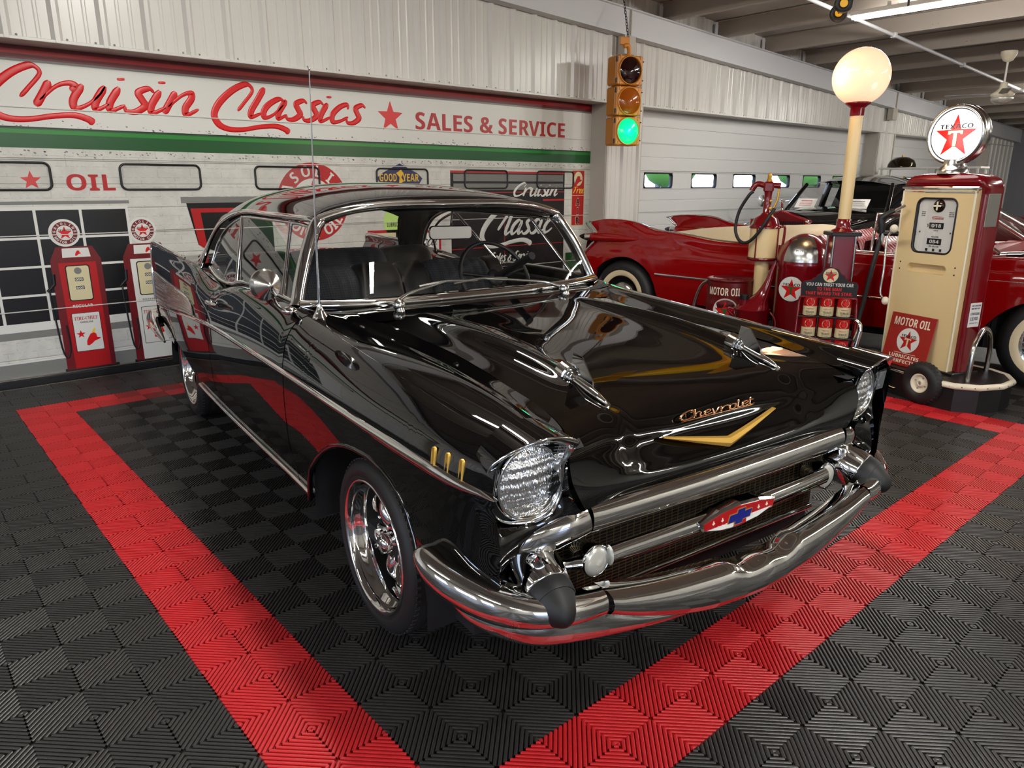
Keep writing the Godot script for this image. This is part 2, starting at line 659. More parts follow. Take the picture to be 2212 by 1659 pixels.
func build_room():
	var b := MB.new()
	b.box(Vector3((X0 + X1) / 2, -0.12, (ZD + Z1) / 2), Vector3(X1 - X0 + 0.4, 0.2, Z1 - ZD + 0.4))
	var fl := struct("floor", b, "concrete", "grey concrete slab under the ribbed tiles and the parked cars")
	floor_node = fl
	# end wall with siding above the two overhead doors and between them
	var up := func(x): return roof_low(x) + 0.22
	var w := struct("wall_back", siding(X0, X1, 2.445, up), "siding", "white ribbed metal siding above the overhead doors")
	var lo := func(_x): return 2.45
	put("siding_panel", siding(6.32, 6.98, 0.0, lo), "siding", w)
	put("siding_panel", siding(13.95, 14.66, 0.0, lo), "siding", w)
	put("siding_panel", siding(20.2, X1, 0.0, lo), "siding", w)
	put("siding_panel", siding(X0, -3.0, 0.0, lo), "siding", w)
	b = MB.new()
	b.box(Vector3((X0 + X1) / 2, 1.22, ZD - 0.35), Vector3(X1 - X0, 0.02, 0.02))
	# screws along the foot of the siding
	var mm := MultiMesh.new()
	mm.transform_format = MultiMesh.TRANSFORM_3D
	var sb := MB.new()
	sb.ball(Vector3.ZERO, Vector3(0.008, 0.008, 0.005), 8, 4)
	mm.mesh = sb.mesh()
	var xs := []
	var k := -20
	while 0.234 + k * 0.3048 < 20.0:
		var c := 0.234 + k * 0.3048
		for dx in [-0.062, 0.062]:
			if dx > 0 or k % 2 == 0: xs.append(c + dx)
		k += 1
	mm.instance_count = xs.size()
	for i in xs.size(): mm.set_instance_transform(i, Transform3D(Basis(), Vector3(xs[i], 2.475, ZS + 0.002)))
	var sc := MultiMeshInstance3D.new()
	sc.multimesh = mm
	sc.material_override = M["grey_metal"]
	sc.name = "screws"
	sc.set_meta("kind", "stuff")
	w.add_child(sc)
	# white angle along the foot of the siding, soffit back to the doors
	b = MB.new()
	b.box(Vector3((X0 + X1) / 2, 2.4525, ZS + 0.012), Vector3(X1 - X0, 0.022, 0.03), 0.003)
	b.box(Vector3((X0 + X1) / 2, 2.452, (ZS + ZD) / 2 - 0.05), Vector3(X1 - X0, 0.018, ZS - ZD + 0.1))
	struct("trim_1", b, "siding", "white metal angle along the foot of the upper siding")
	# jambs
	var j := MB.new()
	for x in [6.32, 6.98, 13.95, 14.66, 20.2, -3.0]:
		j.box(Vector3(x, 1.225, (ZS + ZD) / 2 - 0.05), Vector3(0.012, 2.45, ZS - ZD + 0.1))
	for x in [6.335, 6.965, 13.965, 14.645]:
		j.box(Vector3(x, 1.225, ZS + 0.018), Vector3(0.035, 2.45, 0.014), 0.003)
	struct("trim_2", j, "jamb", "beige metal jambs beside the overhead doors")
	# sloping frame beam in front of the siding
	var bm := thing("trim_3", "", "trim")
	bm.remove_meta("label")
	bm.remove_meta("category")
	bm.set_meta("kind", "structure")
	bm.set_meta("label", "pale grey steel rafter sloping along the end wall")
	for seg in [[X0, 6.52], [6.53, 14.2], [14.21, X1]]:
		b = MB.new()
		var x0: float = seg[0]
		var x1: float = seg[1]
		var sec := [Vector2(-0.03, -0.30), Vector2(0.10, -0.30), Vector2(0.10, -0.285), Vector2(0.085, -0.28), Vector2(0.085, -0.02), Vector2(0.11, -0.015), Vector2(0.11, 0.0), Vector2(-0.03, 0.0)]
		var G := []
		for x in [x0, x1]:
			var r := []
			for p in sec: r.append(Vector3(x, roof_low(x) + p.y, ZS + 0.05 + p.x))
			G.append(r)
		b.grid(G, false, true, false)
		put("beam", b, "beam_white", bm)
	b = MB.new()
	for x in [6.525, 14.2]:
		b.box(Vector3(x, roof_low(x) - 0.15, ZS + 0.145), Vector3(0.012, 0.30, 0.03))
		b.box(Vector3(x + 0.0, roof_low(x) - 0.40, ZS + 0.10), Vector3(0.20, 0.20, 0.10))
	put("bracket", b, "jamb", bm)
	# remaining walls
	var h := 4.4
	b = MB.new()
	b.box(Vector3(X1 + 0.1, h / 2, (ZD + Z1) / 2), Vector3(0.2, h, Z1 - ZD + 0.8))
	struct("wall_right", b, "far_wall", "grey metal end wall at the far right of the hall")
	# left wall with three tall windows; front wall behind the camera with an open door
	b = MB.new()
	var zz := [ZD - 0.3, -2.6, -0.4, 0.4, 2.6, 3.4, 5.6, Z1 + 0.2]
	for i in range(0, 8, 2):
		b.box(Vector3(X0 - 0.1, h / 2, (zz[i] + zz[i + 1]) / 2), Vector3(0.2, h, zz[i + 1] - zz[i]))
	for i in range(1, 7, 2):
		b.box(Vector3(X0 - 0.1, 0.4, (zz[i] + zz[i + 1]) / 2), Vector3(0.2, 0.8, zz[i + 1] - zz[i]))
		b.box(Vector3(X0 - 0.1, (2.6 + h) / 2, (zz[i] + zz[i + 1]) / 2), Vector3(0.2, h - 2.6, zz[i + 1] - zz[i]))
	struct("wall_left", b, "plain_wall", "plain light wall with tall windows left of the car")
	for i in range(1, 7, 2):
		var wn := MB.new()
		var zc: float = (zz[i] + zz[i + 1]) / 2
		for y in [0.83, 1.7, 2.57]: wn.box(Vector3(X0 - 0.08, y, zc), Vector3(0.06, 0.06, 2.2))
		for z in [-1.07, 0.0, 1.07]: wn.box(Vector3(X0 - 0.08, 1.7, zc + z), Vector3(0.06, 1.8, 0.06))
		var wo := struct("window_%d" % ((i + 1) / 2), wn, "white", "tall window with a white frame in the left wall")
		var pn := MB.new()
		pn.box(Vector3(X0 - 0.1, 1.7, zc), Vector3(0.006, 1.76, 2.16))
		put("pane", pn, "daylight_pane", wo)
	b = MB.new()
	b.box(Vector3(-6.2, h / 2, Z1 + 0.1), Vector3(5.8, h, 0.2))
	b.box(Vector3(10.6, h / 2, Z1 + 0.1), Vector3(23.2, h, 0.2))
	b.box(Vector3(-2.15, (2.7 + h) / 2, Z1 + 0.1), Vector3(2.4, h - 2.7, 0.2))
	struct("wall_front", b, "plain_wall", "plain light wall behind the viewer with an open doorway")
	build_door2(6.98, 13.95, "door_2", 7.38, "grey overhead door with a row of small windows behind the red convertible")
	build_door2(14.66, 20.2, "door_3", 14.95, "grey overhead door at the far right behind the shelf")

var floor_node: Node3D

# a sectional overhead door whose window section is open behind clear panes
func build_door2(x0: float, x1: float, n: String, wx: float, label: String):
	var door := Node3D.new()
	door.name = n
	add_child(door)
	door.set_meta("kind", "structure")
	door.set_meta("label", label)
	door.set_meta("category", "door")
	var seams := [0.0, 0.56, 1.12, 1.67, 2.03, 2.45]
	var wins := []
	var x := wx
	while x + 0.66 < x1:
		wins.append(x)
		x += 1.085
	for s in seams.size() - 1:
		var y0: float = seams[s]
		var y1: float = seams[s + 1]
		var b := MB.new()
		if s == 2:
			door_strip(b, x0, x1, y0, 1.44)
			door_strip(b, x0, x1, 1.65, y1, false)
			var px := x0
			for wv in wins:
				b.box(Vector3((px + wv) / 2, 1.545, ZD - 0.02), Vector3(wv - px, 0.21, 0.04))
				px = wv + 0.64
			b.box(Vector3((px + x1) / 2, 1.545, ZD - 0.02), Vector3(x1 - px, 0.21, 0.04))
		else: door_strip(b, x0, x1, y0, y1)
		put("panel", b, "roller", door)
	var sl := MB.new()
	sl.box(Vector3((x0 + x1) / 2, 0.006, ZD), Vector3(x1 - x0, 0.06, 0.064), 0.008)
	put("bottom_seal", sl, "soft_black", door)
	for wv in wins:
		var fr := MB.new()
		frame_ring(fr, wv, 1.44, wv + 0.64, 1.65, 0.05, 0.016, ZD - 0.045, ZD + 0.01)
		var o := put("window_frame", fr, "soft_black", door)
		var p := MB.new()
		p.box(Vector3(wv + 0.32, 1.545, ZD - 0.03), Vector3(0.62, 0.19, 0.004))
		put("pane", p, "daylight_pane", o)

# horizontal section with two shallow grooves and a bright lip at its top
func door_strip(b: MB, x0: float, x1: float, y0: float, y1: float, lip := true):
	var prof := []
	var n := maxi(1, roundi((y1 - y0) / 0.183))
	for k in n:
		var a := y0 + (y1 - y0) * k / n
		var c := y0 + (y1 - y0) * (k + 1) / n
		prof.append(Vector2(a + 0.001, -0.006))
		prof.append(Vector2(a + 0.007, 0.0))
		prof.append(Vector2(c - 0.007, 0.0))
		prof.append(Vector2(c - 0.001, -0.006))
	var G := []
	for xx in [x0, x1]:
		var r := []
		for p in prof: r.append(Vector3(xx, p.x, ZD + p.y))
		r.append(Vector3(xx, y1, ZD - 0.04))
		r.append(Vector3(xx, y0, ZD - 0.04))
		G.append(r)
	b.grid(G, false, true, false)
	if lip: b.box(Vector3((x0 + x1) / 2, y1 - 0.004, ZD + 0.003), Vector3(x1 - x0, 0.007, 0.012))

func frame_ring(b: MB, x0, y0, x1, y1, r, w, z0, z1):
	var outer := rrect(x0, y0, x1, y1, r, 5)
	var inner := rrect(x0 + w, y0 + w, x1 - w, y1 - w, maxf(r - w, 0.004), 5)
	var G := []
	for k in outer.size():
		var o := outer[k]
		var i := inner[k]
		var m := (o + i) / 2
		G.append([Vector3(o.x, o.y, z0), Vector3(o.x, o.y, z1 - w * 0.3), Vector3(m.x, m.y, z1), Vector3(i.x, i.y, z1 - w * 0.3), Vector3(i.x, i.y, z0)])
	b.grid(G, true, false)

# ------------------------------------------------------------------ floor of ribbed clip tiles
func tile_mesh() -> ArrayMesh:
	var b := MB.new()
	b.flat()
	var a := TILE / 2
	var p := a / 8.0
	var wt := 0.0030
	var wb := 0.0048
	for qx in 2:
		for qy in 2:
			var o := Vector2(-a if qx == 0 else 0.0, -a if qy == 0 else 0.0)
			# distance is counted from the tile's middle corner of each quadrant
			for k in 16:
				var c := (k + 0.5) * p
				var s: Vector2
				var e: Vector2
				if c < a:
					s = Vector2(c, 0)
					e = Vector2(0, c)
				else:
					s = Vector2(a, c - a)
					e = Vector2(c - a, a)
				if qx == 0:
					s.x = -s.x
					e.x = -e.x
				if qy == 0:
					s.y = -s.y
					e.y = -e.y
				rib(b, s, e, wt, wb)
			# low cross ties
			for k in [2.6, 5.2]:
				for m in [0.30, 0.70]:
					pass
	b.box(Vector3(0, -0.0105, 0), Vector3(TILE - 0.001, 0.003, TILE - 0.001))
	return b.mesh()

func rib(b: MB, s: Vector2, e: Vector2, wt: float, wb: float):
	var d := (e - s).normalized()
	var n := Vector2(-d.y, d.x)
	var v := func(p: Vector2, k: float, y: float): return Vector3(p.x + n.x * k, y, p.y + n.y * k)
	var L := [[-wb, -0.0095], [-wb, -0.0016], [-wt * 0.7, 0.0], [wt * 0.7, 0.0], [wb, -0.0016], [wb, -0.0095]]
	for i in L.size() - 1:
		b.q(v.call(s, L[i][0], L[i][1]), v.call(s, L[i + 1][0], L[i + 1][1]), v.call(e, L[i + 1][0], L[i + 1][1]), v.call(e, L[i][0], L[i][1]))

func build_floor():
	var msh := tile_mesh()
	var black := []
	var red := []
	var cells := []
	var cam := get_node("camera") as Camera3D
	var inv := cam.transform.affine_inverse()
	var ty := tan(deg_to_rad(cam.fov / 2))
	for i in range(-16, 19):
		for j in range(-16, 17):
			var p := Vector3(i * TILE, 0, j * TILE)
			if p.z - TILE / 2 < ZD + 0.03: continue
			var c := inv * p
			var seen := c.z < -0.2 and absf(c.x / -c.z) < ty * 4.0 / 3.0 + 0.14 and absf(c.y / -c.z) < ty + 0.14
			var is_red: bool = (i == 0 or i == 15) and j >= -13 and j <= 2 or (j == -13 or j == 2) and i >= 0 and i <= 15
			cells.append([p, is_red, seen, c.length()])
	cells.sort_custom(func(x, y): return x[3] < y[3])
	var n := 0
	var rest := []
	for c in cells:
		if c[2] and n < 300:
			n += 1
			var o := put("tile", msh, "tile_red" if c[1] else "tile_black", floor_node)
			o.position = c[0]
		else: rest.append(c)
	for kind in [true, false]:
		var l := rest.filter(func(c): return c[1] == kind)
		var mm := MultiMesh.new()
		mm.transform_format = MultiMesh.TRANSFORM_3D
		mm.mesh = msh
		mm.instance_count = l.size()
		for i in l.size(): mm.set_instance_transform(i, Transform3D(Basis(), l[i][0]))
		var o := MultiMeshInstance3D.new()
		o.multimesh = mm
		o.name = "red_tiles" if kind else "black_tiles"
		o.material_override = M["tile_red" if kind else "tile_black"]
		o.set_meta("kind", "stuff")
		floor_node.add_child(o)
# ------------------------------------------------------------------ roof, purlins, strip lights
func build_ceiling():
	var b := MB.new()
	var G := []
	for x in [X0 - 0.2, X1 + 0.2]:
		var y := roof_low(x) + 0.21
		G.append([Vector3(x, y, ZD - 0.4), Vector3(x, y, Z1 + 0.3), Vector3(x, y + 0.12, Z1 + 0.3), Vector3(x, y + 0.12, ZD - 0.4)])
	b.grid(G, false, true, false)
	var ce := struct("ceiling", b, "roof_sheet", "underside of the grey metal roof on steel purlins")
	var px := -8.4
	var pu := MB.new()
	var L := Z1 - ZS
	# zed section: web with a flange at the foot and a lip
	var sec := [Vector2(0, 0), Vector2(0.07, 0), Vector2(0.085, 0.018), Vector2(0.082, 0.02), Vector2(0.068, 0.004), Vector2(0.004, 0.004), Vector2(0.004, 0.2), Vector2(-0.06, 0.2), Vector2(-0.06, 0.204), Vector2(0, 0.204)]
	G = []
	for z in [0.0, L]:
		var r := []
		for p in sec: r.append(Vector3(p.x, p.y, z))
		G.append(r)
	pu.grid(G, false, true, false)
	for z in [0.10, 0.9, 2.3, 2.36]:
		for y in [0.05, 0.15]:
			pu.ball(Vector3(-0.003, y, z), Vector3(0.004, 0.009, 0.009), 8, 4)
	var pm := pu.mesh()
	var clip := MB.new()
	clip.box(Vector3(-0.05, 0.08, 0.02), Vector3(0.07, 0.18, 0.012))
	var cm := clip.mesh()
	while px < X1 - 0.2:
		var o := put("purlin", pm, "purlin", ce)
		o.position = Vector3(px, roof_low(px), ZS + 0.02)
		var c := put("clip", cm, "beam_white", o)
		px += 1.205
	# conduit across the purlins
	b = MB.new()
	var zc := -2.72
	var path := []
	for x in [7.0, X1]: path.append(Vector3(x, roof_low(x) - 0.03, zc))
	b.tube(path, 0.022, 8)
	for x in [8.2, 9.6, 12.1, 15.4]: b.box(Vector3(x, roof_low(x) - 0.03, zc), Vector3(0.07, 0.06, 0.06), 0.004)
	var co := put("conduit_pipe", b, "beam_white")
	tag(co, "thin grey conduit pipe running across the purlins under the roof", "pipe")
	# fluorescent strips parallel to the purlins
	var spots := [[8.2, -2.62], [15.0, -2.62], [1.45, -2.62], [1.45, 1.9], [-4.9, -2.2], [-4.9, 2.2], [8.2, 1.6], [15.0, 1.6], [1.45, 6.0], [-4.9, 6.2], [8.2, 5.8]]
	var first := true
	for s in spots:
		var lab := "twin tube fluorescent strip light hanging under the roof above the coupe"
		if s[0] == 8.2 and s[1] < 0: lab = "long twin tube strip light behind the yellow toy aeroplane"
		elif s[0] == 15.0 and s[1] < 0: lab = "far strip light near the ceiling fan"
		strip_light(Vector3(s[0], roof_low(s[0]) - 0.10, s[1]), lab)

func strip_light(p: Vector3, lab: String):
	var L := 2.44
	var t := thing("strip_light", lab, "light", p, 0, "strip lights under the roof")
	var b := MB.new()
	b.box(Vector3(0, 0.045, L / 2), Vector3(0.11, 0.05, L), 0.006)
	b.box(Vector3(0, 0.09, 0.4), Vector3(0.03, 0.06, 0.03))
	b.box(Vector3(0, 0.09, L - 0.4), Vector3(0.03, 0.06, 0.03))
	put("housing", b, "white", t)
	for sx in [-0.035, 0.035]:
		b = MB.new()
		b.tube([Vector3(sx, 0, 0.02), Vector3(sx, 0, L - 0.02)], 0.019, 10)
		put("tube", b, "tube_glow", t)
	var a := AreaLight3D.new()
	a.name = "glow"
	a.area_size = Vector2(0.12, L)
	a.light_energy = 6.5
	a.area_normalize_energy = true
	a.light_color = Color(1.0, 0.985, 0.96)
	a.shadow_enabled = true
	a.rotation = Vector3(-PI / 2, 0, 0)
	a.position = Vector3(0, -0.03, L / 2)
	a.area_range = 30.0
	t.add_child(a)
	for z in [0.6, 1.84]:
		var o := OmniLight3D.new()
		o.name = "spill"
		o.position = Vector3(0, -0.05, z)
		o.light_color = Color(1.0, 0.985, 0.96)
		o.light_energy = 1.5
		o.light_size = 0.06
		o.omni_range = 30.0
		o.omni_attenuation = 2.0
		o.shadow_enabled = true
		t.add_child(o)
# ------------------------------------------------------------------ what the door windows look out on
func build_outside():
	var b := MB.new()
	b.box(Vector3(6, -0.2, -20), Vector3(80, 0.1, 29))
	b.box(Vector3(-25, -0.2, 10), Vector3(30, 0.1, 40))
	var o := struct("floor_outside", b, "asphalt", "grey car park outside the overhead doors")
	o.name = "ground"
	for i in 9:
		var x := -4.0 + i * 7.5
		var t := thing("roadside_tree", "green tree outside, seen through the small door windows", "tree", Vector3(x, -0.15, -21 - (i % 3) * 2.0), 0, "trees outside the door windows")
		var tr := MB.new()
		tr.tube([Vector3(0, 0, 0), Vector3(0.1, 2.4, 0)], [0.2, 0.12], 8)
		put("trunk", tr, "asphalt", t)
		for k in 5:
			var c := MB.new()
			c.ball(Vector3(rng.randf_range(-1.4, 1.4), 2.6 + k * 0.7, rng.randf_range(-0.8, 0.8)), Vector3(1.7, 1.2, 1.5), 10, 7)
			put("crown", c, "leaf" if k % 2 else "leaf_light", t)
	for i in 3:
		var x: float = [8.0, 11.4, 14.8][i]
		var t := thing("parked_car", ["dark parked car outside the first door window", "dark parked car outside the second door window", "dark parked car outside the third door window"][i], "car", Vector3(x, -0.15, -8.6), 1.45)
		var side := PackedVector2Array([Vector2(-2.1, 0.3), Vector2(2.1, 0.3), Vector2(2.15, 0.8), Vector2(1.2, 1.0), Vector2(0.5, 1.5), Vector2(-1.0, 1.52), Vector2(-1.7, 1.05), Vector2(-2.15, 0.95)])
		var bd := MB.new()
		bd.ext(side, -0.85, 0.85, 0.08)
		put("body", bd, "soft_black", t)
		for w in [[-1.35, 0.86], [1.35, 0.86], [-1.35, -0.86], [1.35, -0.86]]:
			var wb := MB.new()
			wb.at(Transform3D(Basis(Vector3.RIGHT, PI / 2), Vector3(w[0], 0.33, w[1])))
			wb.lathe([Vector2(0, -0.1), Vector2(0.3, -0.1), Vector2(0.33, -0.06), Vector2(0.33, 0.06), Vector2(0.3, 0.1), Vector2(0, 0.1)], 16)
			put("wheel", wb, "tyre", t)
# ------------------------------------------------------------------ overhead door 1 with its printed wrap
var GL := {
	"r": [0.85, [[0.1, 1.05], [0.1, 0.5], [0.08, 0.0]], [[0.1, 0.25], [0.32, 0.85], [0.58, 1.02], [0.78, 0.9], [0.74, 0.70]]],
	"u": [0.95, [[0.08, 1.0], [0.04, 0.35], [0.2, 0.0], [0.45, 0.18], [0.62, 0.6], [0.66, 1.0]], [[0.66, 1.0], [0.62, 0.3], [0.75, 0.0], [0.98, 0.25]]],
	"i": [0.45, [[0.08, 1.0], [0.04, 0.3], [0.18, 0.0], [0.46, 0.25]], [[0.0, 1.42], [0.05, 1.30]]],
	"s": [0.68, [[0.62, 0.9], [0.42, 1.05], [0.2, 0.85], [0.38, 0.55], [0.55, 0.28], [0.38, 0.0], [0.12, 0.0], [0.02, 0.2]]],
	"n": [0.95, [[0.08, 1.0], [0.06, 0.5], [0.04, 0.0]], [[0.06, 0.3], [0.3, 0.85], [0.52, 1.0], [0.62, 0.75], [0.58, 0.3], [0.72, 0.0], [0.98, 0.28]]],
	"a": [0.95, [[0.68, 0.9], [0.4, 1.03], [0.12, 0.7], [0.06, 0.3], [0.22, 0.0], [0.48, 0.2], [0.68, 0.75]], [[0.70, 1.0], [0.64, 0.3], [0.76, 0.0], [0.98, 0.22]]],
	"c": [0.72, [[0.60, 0.75], [0.5, 1.02], [0.22, 0.85], [0.06, 0.4], [0.22, 0.0], [0.5, 0.06], [0.76, 0.32]]],
	"l": [0.45, [[0.12, 1.55], [0.08, 0.9], [0.04, 0.3], [0.16, 0.0], [0.44, 0.22]]],
	"e": [0.70, [[0.1, 0.42], [0.4, 0.55], [0.58, 0.82], [0.38, 1.03], [0.12, 0.75], [0.06, 0.3], [0.25, 0.0], [0.7, 0.28]]],
	"v": [0.75, [[0.06, 1.0], [0.16, 0.4], [0.24, 0.0], [0.5, 0.5], [0.66, 1.05]]],
	"h": [0.92, [[0.12, 1.6], [0.06, 0.8], [0.04, 0.0]], [[0.06, 0.3], [0.3, 0.9], [0.52, 1.0], [0.62, 0.75], [0.58, 0.3], [0.72, 0.0], [0.95, 0.25]]],
	"o": [0.78, [[0.36, 1.0], [0.1, 0.75], [0.08, 0.25], [0.32, 0.0], [0.58, 0.3], [0.6, 0.75], [0.36, 1.0], [0.74, 0.85]]],
	"t": [0.50, [[0.14, 1.5], [0.08, 0.8], [0.06, 0.3], [0.2, 0.0], [0.48, 0.22]], [[-0.08, 1.0], [0.4, 1.02]]],
	"S": [1.0, [[0.95, 1.45], [0.6, 1.65], [0.25, 1.35], [0.5, 0.9], [0.7, 0.45], [0.42, 0.0], [0.0, 0.1], [-0.1, 0.4]]],
	"C": [1.25, [[1.05, 1.1], [1.2, 1.45], [0.9, 1.65], [0.4, 1.25], [0.12, 0.6], [0.35, 0.05], [0.8, 0.05], [1.2, 0.35]]],
	"&": [1.0, [[0.85, 0.2], [0.4, 0.75], [0.3, 1.15], [0.55, 1.25], [0.6, 1.0], [0.2, 0.5], [0.2, 0.1], [0.6, 0.0], [0.9, 0.5]]],
	"F": [1.0, [[0.5, 1.4], [0.3, 0.6], [0.1, 0.0]], [[0.05, 1.35], [0.6, 1.5], [1.05, 1.55]], [[0.2, 0.75], [0.7, 0.8]]],
}

# brush stroke: broad going down, fine going up; slightly domed
func stroke(b: MB, pts: Array, thick_w: float, thin_w: float, h: float, o: Transform3D):
	var c := curve(pts, maxi(4, pts.size() * 6))
	var G := []
	var n := c.size()
	for i in n:
		var d: Vector2 = (c[mini(i + 1, n - 1)] - c[maxi(i - 1, 0)]).normalized()
		var w: float = lerpf(thin_w, thick_w, clampf(0.45 - 0.75 * d.y, 0.0, 1.0)) * 0.5
		if i == 0 or i == n - 1: w *= 0.45
		elif i == 1 or i == n - 2: w *= 0.8
		var s := Vector2(-d.y, d.x)
		var r := []
		for k in [[-1.0, 0.0], [-0.92, 0.55], [-0.55, 1.0], [0.55, 1.0], [0.92, 0.55], [1.0, 0.0]]:
			var p: Vector2 = c[i] + s * w * k[0]
			r.append(o * Vector3(p.x, p.y, h * k[1]))
		G.append(r)
	b.grid(G)

func script(b: MB, s: String, x: float, y: float, sx: float, sy: float, shear: float, thick_w: float, thin_w: float, h: float, o: Transform3D) -> float:
	for ch in s:
		if ch == " ":
			x += 0.5 * sx
			continue
		var L = GL[ch]
		for k in range(1, L.size()):
			var pts := []
			for p in L[k]: pts.append(Vector2(x + p[0] * sx + p[1] * sy * shear, y + p[1] * sy))
			stroke(b, pts, thick_w, thin_w, h, o)
		x += L[0] * sx
	return x

func big_c(b: MB, dx: float, o: Transform3D, k := 1.0, base := Vector2.ZERO):
	var pts := []
	for p in [[1.872, 2.096], [1.93, 2.16], [2.015, 2.262], [1.99, 2.312], [1.935, 2.308], [1.83, 2.25], [1.72, 2.15], [1.67, 2.055], [1.70, 1.98], [1.78, 1.945], [1.90, 1.945], [2.06, 1.975], [2.20, 1.988], [2.29, 1.965], [2.326, 1.935]]:
		pts.append(base + (Vector2(p[0], p[1]) - Vector2(1.67, 1.94)) * k if k != 1.0 else Vector2(p[0] + dx, p[1]))
	stroke(b, pts, 0.058 * k, 0.030 * k, 0.005, o)

func print_shape(n: String, poly: PackedVector2Array, m: String, layer: int, parent, label := "") -> MeshInstance3D:
	var b := MB.new()
	b.ext(poly, ZD - 0.001, ZD + 0.0007 * layer, 0.0, false)
	var o := put(n, b, m, parent)
	if label: o.set_meta("label", label)
	return o

func arc_text(s: String, cx: float, cy: float, r: float, h: float, a0: float, a1: float, m: String, parent, z: float, inward := false):
	var n := s.length()
	for i in n:
		if s[i] == " ": continue
		var a := lerpf(a0, a1, (i + 0.5) / n)
		var dir := Vector2(cos(a), sin(a))
		var up := -dir if inward else dir
		var x := Transform3D(Basis(Vector3(up.y, -up.x, 0), Vector3(up.x, up.y, 0), Vector3(0, 0, 1)), Vector3(cx + dir.x * r, cy + dir.y * r, z))
		letters("letter", s[i], h, m, parent, x, 0.0, 0.0012)

# the round star badge: r radius, lying in XY of the transform
func badge(parent, x: Transform3D, r: float, word: String, bg := "print_white", red := "star_red", green := "star_green", rim := "print_black"):
	var g := Node3D.new()
	var nm := "star_badge"
	g.name = nm
	parent.add_child(g)
	g.transform = x
	var b := MB.new()
	b.ext(ring(0, 0, r, r, 40), 0, 0.0012)
	put("rim", b, rim, g)
	b = MB.new()
	b.ext(ring(0, 0, r * 0.965, r * 0.965, 40), 0.0, 0.0018)
	put("disc", b, bg, g)
	b = MB.new()
	b.ext(star(0, -r * 0.06, r * 0.86), 0.001, 0.0026)
	put("star", b, red, g)
	if word:
		var w := MB.new()
		letters("lettering", word, r * 0.21, "print_black", g, Transform3D(Basis(), Vector3(0, r * 0.24, 0.0022)), r * 1.36, 0.0014)
		b = MB.new()
		var T := PackedVector2Array([Vector2(-0.30, 0.16), Vector2(-0.30, 0.02), Vector2(-0.22, 0.02), Vector2(-0.18, 0.07), Vector2(-0.07, 0.07), Vector2(-0.07, -0.42), Vector2(0.07, -0.42), Vector2(0.07, 0.07), Vector2(0.18, 0.07), Vector2(0.22, 0.02), Vector2(0.30, 0.02), Vector2(0.30, 0.16)])
		for i in T.size(): T[i] *= r
		b.ext(T, 0.002, 0.0034)
		put("letter", b, green, g)

